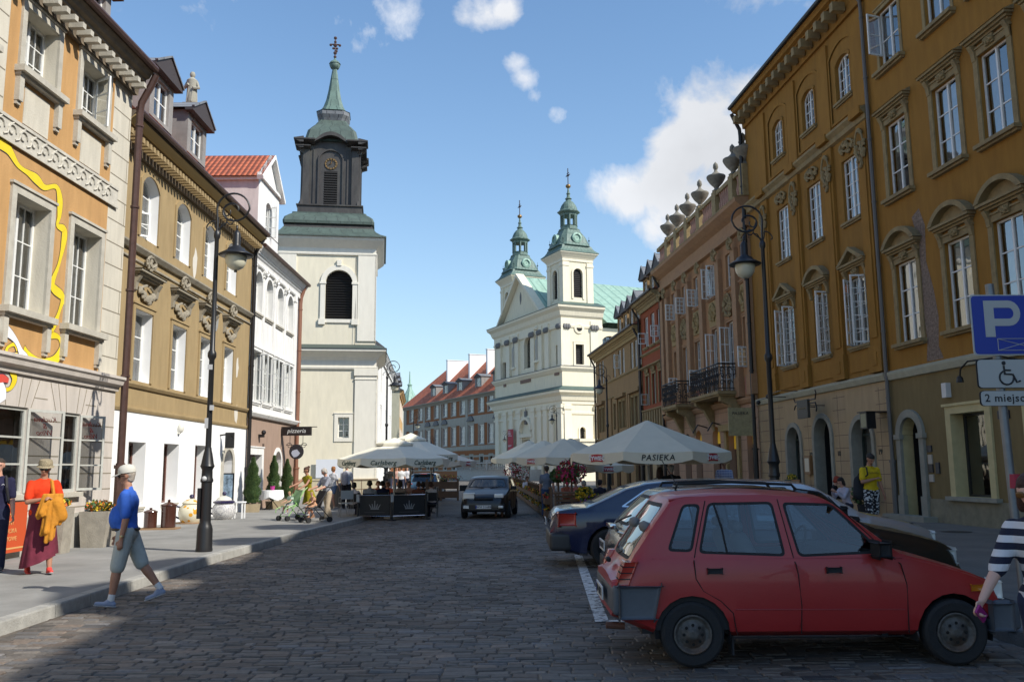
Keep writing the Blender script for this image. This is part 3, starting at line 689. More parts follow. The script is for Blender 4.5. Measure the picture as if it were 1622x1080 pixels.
def house_L1():
 F = Frame(-9.55+.0262*2,2.0,1.5); X = lambda s: s-2.0
 H = F.root('townhouse','ochre and cream townhouse with scroll frieze and yellow ribbon mural, nearest on the left','house')
 x1 = X(19.78); mb = MB()
 g = [(X(a),X(b),1.26,2.86) for a,b in ((9.2,10.2),(11.4,12.4),(13.3,14.3),(15.37,16.42),(17.58,18.32))]
 wall(mb,0,x1,0.0,3.46,g,0,depth=.25); shell(mb,0,x1,0,11.2,11); mb.build('wall',PINKG,H)
 f1 = [(X(a),X(a)+1.15,4.63,6.76) for a in (9.3,11.4,13.2,15.50,17.52)]; f2 = [(X(a),X(a)+1.12,9.13,10.38) for a in (9.3,11.4,13.2,15.41,17.47)]
 mb = MB(); wall(mb,X(14.95),X(18.93),3.82,10.75,f1[3:]+f2[3:],0,1,depth=.3,y=-.001); mb.build('wall',[OCHRE,CREAM],H)
 mb = MB(); wall(mb,0,X(14.95),3.46,11.0,f1[:3]+f2[:3],0,depth=.3); wall(mb,X(18.93),x1,3.46,11.0,(),0); wall(mb,X(14.95),X(18.93),10.75,11.0); mb.build('wall',CREAM,H)
 JC = mat('stone_joint',(.22,.19,.14),.95)
 joints(H,X(18.95),x1,4.2,10.8,.52,JC,[X(19.7)],.35); joints(H,X(13.9),X(14.93),4.2,10.8,.52,JC)
 joints(H,X(8),x1,.95,2.9,.34,JC,ops=[(o[0]-.02,o[1]+.02,o[2]-.1,o[3]+.02) for o in g])
 mb = MB()   # radiating voussoirs over the ground floor windows
 for a,b,c,d in g:
  xc = (a+b)/2
  for k in (-3,-2,-1,1,2,3):
   xa = xc+k*.2; xb = xc+k*.28; mb.prism([(xa-.008,d+.01),(xa+.008,d+.01),(xb+.008,3.42),(xb-.008,3.42)],-.005,.004)
  mb.box(b+.18,b+.62,-.005,.004,3.06,3.075)
 mb.build('stone_joints',JC,H)
 mb = MB(); extr(mb,X(8),x1+.03,[(.01,3.46),(-.05,3.46),(-.07,3.55),(-.16,3.60),(-.18,3.68),(-.22,3.72),(-.22,3.78),(-.04,3.82),(.01,3.82)]); mb.build('string_course',PINKG,H)
 mb = MB(); mb.box(X(8),x1-.5,-.035,.01,7.62,8.06); mb.box(X(8),x1-.5,-.06,-.03,8.02,8.08); mb.box(X(8),x1-.5,-.06,-.03,7.60,7.65)
 x = X(8.2)
 while x < x1-.8:
  pts = [(x+.15+math.cos(t*.55)*(.15-.011*t),-.045,7.84+math.sin(t*.55)*(.15-.011*t)) for t in range(11)]
  mb.tube(pts,.024,5); mb.tube([(x-.08,-.045,7.7),(x+.03,-.045,7.75),(x+.1,-.045,7.95),(x+.2,-.045,8.0)],.02,5); x += .36
 mb.build('scroll_frieze',mat('frieze_stucco',(.50,.47,.40),.9,var=.15,vs=8,bump=.3,stain=.4),H)
 for i,o in enumerate(f2):
  w = window(H,*o,leafs=2,rows=3,cols=2,bar=.022,depth=.26,fw=.055,curtain=(2,2,1,1,3)[i]); ww = o[1]-o[0]; hh = o[3]-o[2]
  surround(w,ww,hh,0,.14,.05,m=STONEC,dep=.26); sill(w,ww,.22,.2,.12,STONEC,.26,brackets=True)
  mb = MB(); mb.box(-.42,.42,-.275,-.255,-1.0,-.28); mb.build('sill_panel',CREAM,w)
  if i == 4: sash(w,.5,hh-.08,.5,rad(118),3)
 for i,o in enumerate(f1):
  w = window(H,*o,leafs=2,rows=3,cols=2,bar=.022,depth=.28,fw=.055,curtain=(1,2,1,2,1)[i]); ww = o[1]-o[0]; hh = o[3]-o[2]
  surround(w,ww,hh,0,.15,.05,m=STONEC,dep=.28); sill(w,ww,.24,.2,.12,STONEC,.28,brackets=True)
 for i,o in enumerate(g):
  w = window(H,*o,leafs=1,cols=1,rows=3,fm=GREYPAINT,depth=.04,curtain=0,fw=.06); ww = o[1]-o[0]; hh = o[3]-o[2]
  mb = MB(); mb.box(-ww/2-.08,ww/2+.08,-.16,0,-.1,-.003); mb.build('sill',STONEC,w)
  if i >= 3:
   s = sash(w,.78 if i == 3 else .62,hh-.04,ww/2,rad(24),3,fm=GREYPAINT,z=.02)
   RED = mat('red_lettering',(.25,.02,.02),.6)
   for k,(tx,zz) in enumerate((('Kuchnia',hh*.86),('&',hh*.78),('Wino',hh*.70))):
    me = text_mesh(tx,.15,.0015,shear=.4); me.materials.append(RED)
    o2 = put('lettering',me,s,((.78 if i == 3 else .62)/2,.004,zz)); o2.rotation_euler = (rad(90),0,rad(180));
 YEL = mat('mural_yellow',(.78,.58,.02),.6,var=.06); WHM = mat('mural_white',(.78,.78,.80),.6); REDM = mat('mural_red',(.6,.07,.05),.6); OUTL = mat('mural_outline',(.03,.03,.06),.7)
 def ribbon(pts,name,m,w,y=-.012):
  P = [F.px(u,v) for u,v in pts]; pv = []
  for i in range(len(P)-1):
   p0 = P[max(0,i-1)]; p1 = P[i]; p2 = P[i+1]; p3 = P[min(len(P)-1,i+2)]
   for k in range(6):
    t = k/6; f = lambda a,b,c,d: .5*(2*b+(c-a)*t+(2*a-5*b+4*c-d)*t*t+(3*b-a-3*c+d)*t**3)
    pv.append((f(p0[0],p1[0],p2[0],p3[0]),f(p0[1],p1[1],p2[1],p3[1])))
  pv.append(P[-1])
  def band(w_,yy,mm,nm,par):
   mb = MB(); L = []; R_ = []
   for i,p in enumerate(pv):
    a = Vector(pv[max(0,i-1)]); b = Vector(pv[min(len(pv)-1,i+1)]); d = (b-a).normalized(); n = Vector((-d.y,d.x))
    ww = w_*(.72+.28*math.sin(i*.33)) ; L.append(Vector(p)+n*ww/2); R_.append(Vector(p)-n*ww/2)
   for i in range(len(pv)-1): mb.quad((L[i].x,yy,L[i].y),(R_[i].x,yy,R_[i].y),(R_[i+1].x,yy,R_[i+1].y),(L[i+1].x,yy,L[i+1].y))
   return mb.build(nm,mm,par)
  o = band(w,y,m,name,H); band(w+.035,y+.004,OUTL,'outline',o)
 ribbon([(-8,225),(12,236),(28,262),(45,275),(58,285),(70,297),(88,296),(94,315),(93,342),(90,357),(101,365),(99,390),(92,420),(82,452),(98,470),(94,490),(86,512),(76,528),(92,534),(96,552),(86,570),(66,572),(45,562),(36,555)],'mural_ribbon',YEL,.2)
 ribbon([(27,562),(12,566),(10,552),(22,545),(28,553)],'mural_ribbon',YEL,.13)
 ribbon([(13,580),(22,598),(16,614),(5,618)],'mural_ribbon',YEL,.16,-.014)
 ribbon([(-20,508),(2,518),(22,537),(32,558),(38,572),(22,578),(0,574),(-20,570)],'mural_figure',WHM,.24,-.018)
 ribbon([(-12,610),(-2,622),(2,636)],'mural_figure',WHM,.4,-.018); ribbon([(-10,602),(2,599),(12,603)],'mural_beak',REDM,.15,-.020)
 cornice(H,0,x1+.05,11.2,.46,.62,DARKTRIM,dent=.31,dsz=(.13,.17,.11),mg=PIPE,dm=STONEC)
 mb = MB(); zr = gable_roof(mb,-.3,x1+.1,11.22,-.46,11,42); mb.build('roof',RTILE,H)
 for s in (11.0,14.6,18.9): dormer(H,X(s),1.35,11.9,1.15,.55,DORMW,LEAD,2.4)
 downpipe(H,x1+.1,.13,11.1,PIPE,.5,-.16,.085)
 p = MB(); p.box(X(3),x1+.01,-.06,.01,0,.82)
 mb = MB(); wall(mb,0,x1+.002,0,.80,(),y=-.055); mb.box(0,x1+.002,-.055,.01,.80,.83); mb.build('plinth',PLINTH,H)
 return H,F
HL1,FL1 = house_L1()
def house_L2():
 F = Frame(-10.2-.00436*21.6,21.6,-.25); X = lambda s: s-21.6
 H = F.root('townhouse','tan townhouse with carved pediments over a white ground floor, second on the left','house'); x1 = X(34.0)
 f1 = [(X(23.42),X(24.93)),(X(26.08),X(27.25)),(X(28.5),X(29.62)),(X(30.9),X(31.98))]; f1 = [(a,min(b,a+1.2),4.12,6.08) for a,b in f1]
 f2 = [(X(a),X(a)+1.2,8.13,9.98,.34) for a in (23.45,26.0,28.5,30.82)]
 g = [(X(23.5),X(24.62),.70,2.46),(X(25.92),X(27.1),.72,2.48),(X(28.5),X(29.68),.72,2.5),(X(31.3),X(32.35),.15,2.42,.52)]
 mb = MB(); wall(mb,0,x1,3.36,11.0,f1+f2,0,1,depth=.34); shell(mb,0,x1,0,10.9,11); mb.build('wall',[TANW,WHITEP],H)
 mb = MB(); wall(mb,0,x1,0,3.32,g,0,depth=.42,y=.0); mb.box(0,x1,-.045,.01,3.32,3.37); mb.build('wall',WHITEP,H)
 for zz,pr,th in ((4.05,.10,.13),(7.78,.16,.16),(3.38,.06,.12),(7.42,.05,.06)):
  mb = MB(); extr(mb,0,x1,[(.01,zz-th),(-pr*.5,zz-th),(-pr,zz-.05),(-pr,zz),(.01,zz+.02)]); mb.build('string_course',TANW if zz < 7 else STONEL,H)
 for i,o in enumerate(f1):
  w = window(H,*o,leafs=2,rows=3,depth=.26,curtain=(2,1,2,1)[i],fw=.06); ww = o[1]-o[0]; hh = o[3]-o[2]
  surround(w,ww,hh,0,.13,.04,m=TANW,dep=.26)
  pd = pediment(w,ww,hh,'hood',.26,.4,1.0,STONEL,.26,.26)
  relief(w,0,hh+.5,ww*.85,.5,STONEL,3,30,y=-.29); relief(w,0,hh+1.38,.62,.42,STONEL,8,22,'crest_ornament',hang=False,y=-.36)
 for i,o in enumerate(f2):
  w = window(H,*o,leafs=2,rows=4,depth=.26,curtain=(1,2,1,2)[i],fw=.06); ww = o[1]-o[0]; hh = o[3]-o[2]
  surround(w,ww,hh,.34,.12,.04,m=TANW,dep=.26)
  if i == 0: sash(w,.5,.7,-.54,rad(40),2)
 for i,o in enumerate(g[:3]):
  w = window(H,*o,leafs=1,rows=1,depth=.36,fm=BROWNPAINT,curtain=0,fw=.07); ww = o[1]-o[0]; hh = o[3]-o[2]; sill(w,ww,.06,.05,.06,STONEC,.36)
  mb = MB(); mb.box(-.42,.02,.055,.06,hh-.72,hh-.3); s = mb.build('notice',mat('notice_paper',(.62,.66,.68),.8),w)
 a,b,c,d,r = g[3]; dm = MB(); wall(dm,a-.02,b+.02,c,d,(),y=.40); o = dm.build('door',mat('dark_door_wood',(.045,.03,.022),.5),H)
 mb = MB(); mb.box(a+.1,b-.1,.38,.40,c+.15,c+.95); mb.box(a+.1,b-.1,.38,.40,c+1.05,d-.5); mb.build('door_panel',mat('door_panel_wood',(.07,.05,.035),.5),o)
 mb = MB(); P = arch(a,b,d,r); Q = arch(a-.2,b+.2,d+.2,r+.2)
 for k in range(len(P)-1): mb.prism([P[k],P[k+1],Q[k+1],Q[k]],-.05,.003)
 mb.box(a-.2,a,-.05,.003,.13,d-r); mb.box(b,b+.2,-.05,.003,.13,d-r); mb.build('door_surround',STONEC,H)
 cornice(H,0,x1+.02,11.0,.55,.75,DARKTRIM,dent=.24,dsz=(.12,.16,.14),mg=PIPE,dm=TANW)
 mb = MB(); extr(mb,0,x1,[(-.56,10.86),(-.36,10.7),(-.32,10.7),(-.53,10.88)]); mb.build('gilded_moulding',mat('gilded_moulding',(.42,.30,.12),.7),H)
 mb = MB(); gable_roof(mb,0,x1,11.02,-.55,11,40); mb.build('roof',RTILE,H)
 for uu,vb,vt in ((255,190,128),(311,246,196)):
  xx,za_ = F.px(uu,vb,.35); zb_ = F.px(uu,vt,.35)[1]; print('dormer',xx,za_,zb_); dormer(H,xx,1.75,za_-.15,zb_-za_+.35,.35,DORMW,LEAD,3.2,.6)
 downpipe(H,x1-.06,.13,11.0,PIPE_D,.5,-.13,.075)
 mb = MB(); mb.lathe([(.0,.05),(.3,.05),(.34,0)],18,cap=False); me = mb.mesh('wall_plaque',mat('plaque_grey',(.28,.28,.27),.7,bump=.5,bs=20),True)
 o = put('wall_plaque',me,H,(X(29.98)-.15,-.01,6.9)); o.rotation_euler = (rad(90),0,0); o.scale = (.85,1.5,1)
 for (x,z,w,h,sd) in ((27.75,8.35,.3,.75,1),(32.55,5.5,.22,.6,2),(32.6,3.75,.3,.5,5)):
  r = random.Random(sd); n = 11; P = [(X(x)+w*(.5+.3*r.random())*math.cos(6.283*k/n),z+h*(.5+.3*r.random())*math.sin(6.283*k/n)) for k in range(n)]
  mb = MB(); mb.add([(p[0],-.004,p[1]) for p in P],[tuple(range(n))[::-1]]); mb.build('bare_patch',mat('bare_plaster',(.62,.58,.5),.9,bump=.4),H)
 mb = MB(); mb.ball((X(26.95),-.09,2.98),.09,10,8,sc=(1,1,1.7)); mb.box(X(26.91),X(26.99),-.08,0,2.8,3.0); mb.build('wall_lamp',mat('milk_glass',(.7,.68,.6),.3),H,smooth=True)
 mb = MB(); x = X(30.9)
 mb.tube([(x,0,2.9),(x,-.35,2.95)],.03,6); mb.box(x-.05,x+.05,-.5,-.2,2.45,3.0); mb.tube([(x,-.3,2.95),(x-.2,-.5,2.75)],.02,5); mb.tube([(x,-.3,2.8),(x+.25,-.4,2.65)],.03,5)
 mb.build('sign_bracket',IRON,H)
 return H,F
HL2,FL2 = house_L2()
def house_L3():
 F = Frame(-10.2-.00436*34.06,34.06,-.25); X = lambda s: s-34.06
 H = F.root('townhouse','narrow white townhouse with a tiled cross gable over a taupe pizzeria front','house'); x1 = X(41.9)
 f1 = [(X(a),X(a)+1.28,4.42,6.45) for a in (34.25,35.95,37.75)]+[(X(39.5),X(40.78),4.42,6.45)]
 f2 = [(X(a),X(a)+1.02,8.0,9.72,.48) for a in (34.4,36.0,37.75)]+[(X(39.55),X(40.57),8.0,9.72,.48)]
 mb = MB(); wall(mb,0,x1,3.86,10.9,f1+f2,0,depth=.3); shell(mb,0,x1,0,10.9,10); mb.build('wall',WHITEW,H)
 g = [(X(34.4),X(36.15),.45,2.3),(X(38.1),X(39.2),.15,2.5,.5)]
 mb = MB(); wall(mb,0,x1,0,3.84,g,0,1,depth=.35); mb.build('wall',[TAUPE,WHITEW],H)
 mb = MB(); extr(mb,0,x1+.03,[(.01,3.78),(-.12,3.80),(-.2,3.92),(-.2,3.98),(.01,4.02)]); mb.build('string_course',WHITEW,H)
 for i,o in enumerate(f1):
  w = window(H,*o,leafs=2,rows=3,depth=.2,curtain=1,fw=.06); ww = o[1]-o[0]; hh = o[3]-o[2]; surround(w,ww,hh,0,.12,.07,m=WHITEW,dep=.2); sill(w,ww,.1,.1,.07,WHITEW,.2)
  if i < 3: sash(w,.55,hh-.1,ww/2,rad(100),3)
 for i,o in enumerate(f2):
  w = window(H,*o,leafs=2,rows=3,depth=.2,curtain=1,fw=.055); ww = o[1]-o[0]; hh = o[3]-o[2]; sill(w,ww,.1,.1,.07,STONEC,.2)
  surround(w,ww,hh,.48,.09,.05,m=WHITEW,dep=.2)
 mb = MB()
 for s in (34.2,35.62,37.3,39.1,40.9): mb.mark(); mb.box(X(s)-.13,X(s)+.13,-.07,.003,4.02,9.6); mb.box(X(s)-.2,X(s)+.2,-.11,.003,9.6,9.95)
 mb.each('pilaster',WHITEW,H)
 for s in (35.62,37.3,39.1): relief(H,X(s),9.78,.45,.35,WHITEW,5,14,'capital',hang=False,y=-.1)
 cornice(H,0,x1+.05,10.6,.40,.7,WHITEW,mg=PIPE)
 mb = MB(); gable_roof(mb,0,x1,10.62,-.40,10,36); mb.build('roof',RTILE,H)
 ga,gb = X(34.9),X(38.1); zc = 13.9; mb = MB(); gm = (ga+gb)/2; op = (gm-.42,gm+.42,11.6,13.1,.2); y0 = .12
 wall(mb,ga,gb,10.7,zc,[op],0,depth=.2,y=y0); mb.add([(ga,y0,zc),(gb,y0,zc),(gm,y0,zc+1.35)],[(0,1,2)])
 mb.quad((ga,y0,10.7),(ga,y0,zc),(ga,8,zc),(ga,8,10.7),1); mb.quad((gb,y0,10.7),(gb,8,10.7),(gb,8,zc),(gb,y0,zc),1)
 G = mb.build('cross_gable',[WHITEW,plaster('pale_pink_plaster',(.58,.52,.49))],H)
 w = put('window',frame_mesh(.84,1.5,.2,2,1,3,0,WHITE),G,(gm,y0+.15,11.6)); put('pane',pane_mesh(.82,1.49,.2,PANE),w); sash(w,.4,1.4,.4,rad(100),3)
 mb = MB(); zr = zc+1.35
 for s,e in ((ga-.25,1),(gb+.25,-1)):
  sl = math.hypot(gm-s,zr-zc+.15); mb.quad((s,y0-.2,zc-.16),(gm,y0-.2,zr+.03),(gm,8,zr+.03),(s,8,zc-.16),0,[(0,0),(0,sl),(8,sl),(8,0)])
  mb.prism([(s,zc-.16),(gm,zr+.03),(gm,zr-.14),(s+.06*e,zc-.3)],y0-.24,y0+.02,1)
 mb.box(ga-.2,gb+.2,y0-.12,y0+.02,zc-.12,zc,1)
 for s,k in ((ga,-1),(gb,1)): mb.box(s-.12 if k < 0 else s,s if k < 0 else s+.12,y0,8,zc-.28,zc-.14,1)
 mb.build('gable_roof',[RTILE,WHITEW],G)
 mb = MB(); mb.tube([(gm-.6,y0-.3,11.45),(gm+.6,y0-.3,11.45)],.02,5); mb.tube([(gm-.6,y0-.3,11.45),(gm-.6,y0,11.45)],.02,5); mb.build('flower_rail',IRON,G)
 o = g[0]; w = window(H,*o,leafs=2,rows=1,depth=.28,fm=BROWNPAINT,curtain=0,fw=.08); surround(w,o[1]-o[0],o[3]-o[2],0,.28,.03,m=WHITEW,dep=.28)
 a,b,c,d,r = g[1]; dm = MB(); wall(dm,a-.02,b+.02,c,d,(),y=.33); dm.build('door',TAUPE,H)
 mb = MB(); P = arch(a,b,d,r); Q = arch(a-.16,b+.16,d+.16,r+.16)
 for k in range(len(P)-1): mb.prism([P[k],P[k+1],Q[k+1],Q[k]],-.05,.003)
 mb.box(a-.16,a,-.05,.003,.13,d-r); mb.box(b,b+.16,-.05,.003,.13,d-r); mb.build('door_surround',WHITEW,H)
 mb = MB(); mb.box(X(34.1),X(34.15)+.05,-.05,-.003,3.2,3.2);
 me = text_mesh('11',.3,.01); me.materials.append(IRON); t = put('house_number',me,H,(X(36.35),-.012,2.65)); t.rotation_euler = (rad(90),0,0)
 downpipe(H,x1-.25,.13,10.65,mat('rust_downpipe',(.22,.10,.06),.5),.35,-.12,.09)
 mb = MB(); mb.box(X(35.6),X(35.75),-.22,0,3.0,3.12); mb.ball((X(35.67),-.2,3.2),.1,8,6); mb.build('wall_lamp',IRON,H)
 return H,F
HL3,FL3 = house_L3()
def pizzeria_sign():
 S = FL3.w(39.2-34.06,0,0); T = thing('hanging_sign','black pizzeria box sign with a round plate hanging below, on the taupe wall','sign',(S.x,S.y,3.2))
 T.rotation_euler.z = 0
 mb = MB(); mb.box(.05,1.35,-.1,.1,.0,.36); b = mb.build('sign_box',mat('sign_black',(.012,.008,.008),.4),T)
 me = text_mesh('pizzeria',.27,.004,shear=.25); me.materials.append(mat('sign_lettering',(.6,.6,.58),.5)); t = put('lettering',me,b,(.7,-.104,.2)); t.rotation_euler = (rad(90),0,0)
 mb = MB(); mb.tube([(0,0,.38),(1.6,0,.38)],.02,6); mb.tube([(0,0,-.5),(0,0,.4)],.02,6)
 for x in (.4,.98): mb.tube([(x,0,.02),(x,0,-.42)],.012,5)
 for s in (-1,1): mb.tube([(.7+s*(.32+.14*math.cos(k*.6)*(1-k*.05)),0,-.45+.14*math.sin(k*.6)*(1-k*.05)) for k in range(12)],.014,5)
 mb.tube([(.25,0,-.42),(1.15,0,-.42)],.014,5)
 mb.build('iron_bracket',IRON,T)
 mb = MB(); mb.lathe([(.31,-.03),(.33,0),(.31,.03)],28); me = mb.mesh('round_plate',mat('sign_plate',(.02,.02,.025),.2),True); p = put('round_plate',me,T,(.7,0,-.72)); p.rotation_euler.x = rad(90)
 mb = MB(); r = random.Random(2); P = [(.16*(1+.3*r.random())*math.cos(k*.62)-.03,.13*(1+.5*r.random())*math.sin(k*.62)-.06) for k in range(10)]
 mb.add([(p[0],-.036,p[1]) for p in P],[tuple(range(10))[::-1]]); mb.build('plate_picture',mat('plate_picture',(.4,.42,.5),.5),T,loc=(.7,0,-.72))
pizzeria_sign()
def statue():
 p = at(303,166,30); T = thing('statue','small draped stone statue on a post above the roof of the tan house','statue',(p.x,p.y,p.z-.9))
 mb = MB(); mb.box(-.2,.2,-.2,.2,0,.9); mb.box(-.24,.24,-.24,.24,.84,.9); mb.build('pedestal',STONEL,T)
 mb = MB(); mb.lathe([(.17,0),(.2,.1),(.16,.5),(.19,.75),(.2,.9),(.09,1.0),(.06,1.03),(.09,1.08),(.1,1.15),(.07,1.23),(.0,1.25)],12,(0,0,.9)); mb.tube([(.17,0,1.75),(.26,-.05,1.5),(.1,-.2,1.45)],.055,6); mb.tube([(-.17,0,1.75),(-.24,-.08,1.5),(-.06,-.2,1.6)],.055,6)
 for k in range(6): mb.tube([(.19*math.cos(k),.19*math.sin(k),.95),(.14*math.cos(k+.5),.14*math.sin(k+.5),1.7)],.03,5)
 mb.build('figure',mat('statue_stone',(.33,.31,.25),.9,bump=.5),T,smooth=True)
statue()
# ---------------------------------------------------------------- white bell tower on the left
TCREAM = plaster('tower_cream',(.72,.66,.51),.22,(.58,.55,.47),.05); TPALE = plaster('tower_pale_trim',(.74,.70,.60),.15,(.62,.6,.53),.04)
COPPER = seam_mat('green_copper',(.13,.20,.165),(.06,.10,.085)); BCOP = seam_mat('bell_copper',(.085,.12,.10),(.05,.07,.06),.7); COPPER2 = seam_mat('pale_green_copper',(.30,.46,.37),(.15,.27,.22),1.5,msz=.13)
BRONZE = mat('dark_patinated_sheet',(.045,.040,.036),.55,var=.35,vs=2.5,stain=.6,stain_col=(.10,.10,.08),stretch=(1,1,.4)); LOUV = mat('black_louvre',(.016,.014,.013),.7)
GOLD = mat('dull_gilding',(.28,.17,.07),.4,metal=.7)
def louvre(par,x,z0,w,h,rise,y=.2,m=None,name='louvre',step=.16):
 """slatted shutter filling an arched opening"""
 mb = MB(); P = [(-w/2,0),(w/2,0)]+arch(-w/2,w/2,h,rise)[::-1]; mb.add([(p[0],.1,p[1]) for p in P],[tuple(range(len(P)))])
 z = step*.5
 while z < h-.05:
  zt = h-rise; hw = w/2-.02 if z <= zt or rise <= 0 else math.sqrt(max(0,1-((z-zt)/rise)**2))*w/2-.02
  if hw > .06: mb.prism([(0,z),(.02,z+.02),(.09,z-.05),(.07,z-.07)],-hw,hw,axis='x')
  z += step
 return mb.build(name,m or LOUV,par,loc=(x,y,z0))
def ring(mb,hw,z,prof,c=(0,0)):
 """square moulding ring: profile [(out, dz)] swept round a square of half width hw"""
 n = len(prof); vs = []; fs = []
 for sx,sy in ((1,-1),(1,1),(-1,1),(-1,-1)):
  for o,dz in prof: vs.append((c[0]+sx*(hw+o),c[1]+sy*(hw+o),z+dz))
 for k in range(4):
  k2 = (k+1) % 4
  for i in range(n):
   i2 = (i+1) % n; fs.append((k*n+i,k2*n+i,k2*n+i2,k*n+i2))
 mb.add(vs,fs)
def bell_tower():
 cx,cy,hw = -11.85,55.75,2.93
 T = thing('bell_tower','white bell tower with black belfry and green spire at the end of the left row','bell tower',(cx,cy,0)); T.rotation_euler.z = rad(8.5)
 y0 = -hw; mb = MB()
 lo = [(-.02-.3,-.02+.36,3.66,4.86)]; xo = .55
 sw = at(532,680,53-.2).x-cx; lo = [(sw-.33,sw+.33,3.58,4.82)]; ux = at(526,470,53).x-cx; up = [(ux-.83,ux+.83,10.85,13.95,.83)]
 wall(mb,-hw-.12,hw+.12,0,9.1,lo,y=y0-.12,depth=.3); wall(mb,-hw,hw,9.1,15.9,up,y=y0,depth=.35)
 mb.quad((hw+.12,y0-.12,0),(hw+.12,hw+.12,0),(hw+.12,hw+.12,9.1),(hw+.12,y0-.12,9.1)); mb.quad((-hw-.12,y0-.12,0),(-hw-.12,y0-.12,9.1),(-hw-.12,hw+.12,9.1),(-hw-.12,hw+.12,0))
 mb.quad((hw,y0,9.1),(hw,hw,9.1),(hw,hw,15.9),(hw,y0,15.9)); mb.quad((-hw,y0,9.1),(-hw,y0,15.9),(-hw,hw,15.9),(-hw,hw,9.1)); mb.quad((-hw,hw,0),(-hw,hw,15.9),(hw,hw,15.9),(hw,hw,0))
 mb.build('wall',TCREAM,T)
 mb = MB()
 for s in (-1,1):
  mb.mark(); a,b = sorted((s*(hw+.19),s*(hw-1.12))); mb.box(a,b,y0-.2,y0-.11,.0,7.7); mb.box(a-.06,b+.06,y0-.27,y0-.1,7.35,7.75); mb.box(a-.03,b+.03,y0-.235,y0-.1,7.1,7.18)
  a,b = sorted((s*(hw+.07),s*(hw-1.05))); mb.box(a,b,y0-.08,y0+.01,9.5,14.9)
  mb.box(s*(hw+.10),s*(hw+.20),y0-.2,y0+1.1,0,7.7); mb.box(s*(hw-.01),s*(hw+.08),y0-.08,y0+1.0,9.5,14.9)
  mb.box(s*(hw+.10),s*(hw+.20),hw-1.1,hw+.2,0,7.7)
 mb.each('pilaster',TPALE,T)
 mb = MB()
 ring(mb,hw+.1,7.75,[(0,0),(.12,0),(.15,.12),(.05,.16),(.05,.55),(.12,.6),(.2,.72),(.5,.95),(.62,1.05),(.62,1.22),(0,1.22)])
 ring(mb,hw,14.9,[(0,0),(.10,0),(.12,.1),(.05,.14),(.05,.42),(.15,.52),(.30,.66),(.50,.86),(.55,.96),(.55,1.06),(0,1.06)])
 mb.build('cornice',TPALE,T)
 mb = MB(); ring(mb,hw,8.95,[(.02,.33),(.78,.03),(.78,.0),(0,0)]); mb.build('copper_skirt',BCOP,T)
 w = put('window',frame_mesh(.66,1.24,0,2,1,3,0,WHITE,.05),T,(sw,y0+.12,3.58)); put('pane',pane_mesh(.64,1.22,0,PANE),w); put('room',room_mesh(.66,1.24),w); surround(w,.66,1.24,0,.22,.05,m=TPALE,bottom=True,dep=.24)
 lv = louvre(T,ux,10.85,1.66,3.1,.83,y0+.22)
 mb = MB(); P = arch(-.83,.83,3.1,.83,16); Q = arch(-1.12,1.12,3.42,1.12,16)
 for k in range(16): mb.prism([P[k],P[k+1],Q[k+1],Q[k]],-.30,-.215)
 for s in (-1,1): mb.box(s*.83,s*1.12,-.3,-.215,0,2.27); mb.box(s*.78,s*1.18,-.34,-.215,2.2,2.34); mb.box(s*.8,s*1.2,-.35,-.215,-.34,0)
 mb.box(-.83,.83,-.3,-.215,-.22,0); mb.box(-.14,.14,-.36,-.2,3.36,3.72); mb.build('arch_surround',TPALE,lv)
 mb = MB(); mb.lathe([(hw+.66,15.94),(hw+.66,16.02),(hw+.30,16.2),(hw+.02,16.42),(hw-.12,16.62),(hw-.14,16.68)],square=-1); mb.build('eave_roof',BCOP,T)
 mb = MB(); mb.lathe([(hw-.16,16.66),(hw-.20,16.78),(hw-.28,16.95),(hw-.15,16.97)],square=-1,cap=False); mb.build('dark_band',BRONZE,T)
 mb = MB(); mb.lathe([(hw-.12,16.95),(hw-.10,17.12),(hw-.2,17.38),(hw-.45,17.6),(hw-.62,17.72),(hw-.62,17.8)],square=.04); mb.build('bell_roof',BCOP,T)
 B = thing_part('belfry',T,(0,0,17.75)); bw = 1.72
 mb = MB(); mb.lathe([(2.02,0),(2.02,.55),(2.1,.6),(2.1,.68)],square=-1)
 wall(mb,-bw,bw,.65,5.0,[(-.42,.42,.75,3.1)],y=-bw-.0,depth=.25);
 for q in range(1,4):
  Mq = Matrix.Rotation(q*math.pi/2,4,'Z'); old = mb.M; mb.M = Mq; wall(mb,-bw,bw,.65,5.0,(),y=-bw); mb.M = old
 mb.build('belfry_wall',BRONZE,B)
 for q in range(4):
  Mq = Matrix.Rotation(q*math.pi/2,4,'Z')
  mb = MB(); mb.M = Mq
  for s in (-1,1):    # splayed corner pilasters: concave foot,capital
   P = [(1.33,.68),(2.02,.68),(1.90,.95),(1.80,1.35),(1.76,2.2),(1.76,4.25),(1.86,4.3),(1.96,4.5),(1.96,4.62),(1.84,4.7),(1.86,4.95),(1.33,4.95)]
   mb.prism([(s*x,z) for x,z in P],-bw-.16,-bw+.02)
   mb.box(s*1.02,s*1.12,-bw-.06,-bw+.02,.8,4.6)
  P = arch(-.72,.72,4.55,.6,12); Q = arch(-.82,.82,4.66,.7,12)
  for k in range(12): mb.prism([P[k],P[k+1],Q[k+1],Q[k]],-bw-.1,-bw+.02)
  for s in (-1,1): mb.box(s*.72,s*.82,-bw-.1,-bw+.02,.7,3.96)
  mb.build('belfry_frame',BRONZE,B)
  lo_ = MB(); lo_.M = Mq
  for k in range(14): z = .85+k*.165; lo_.box(-.42,.42,-bw-.02,-bw+.06,z,z+.07)
  lo_.box(-.42,.42,-bw+.06,-bw+.1,.75,3.1); lo_.build('louvre',LOUV,B)
  ck = MB(); ck.M = Mq
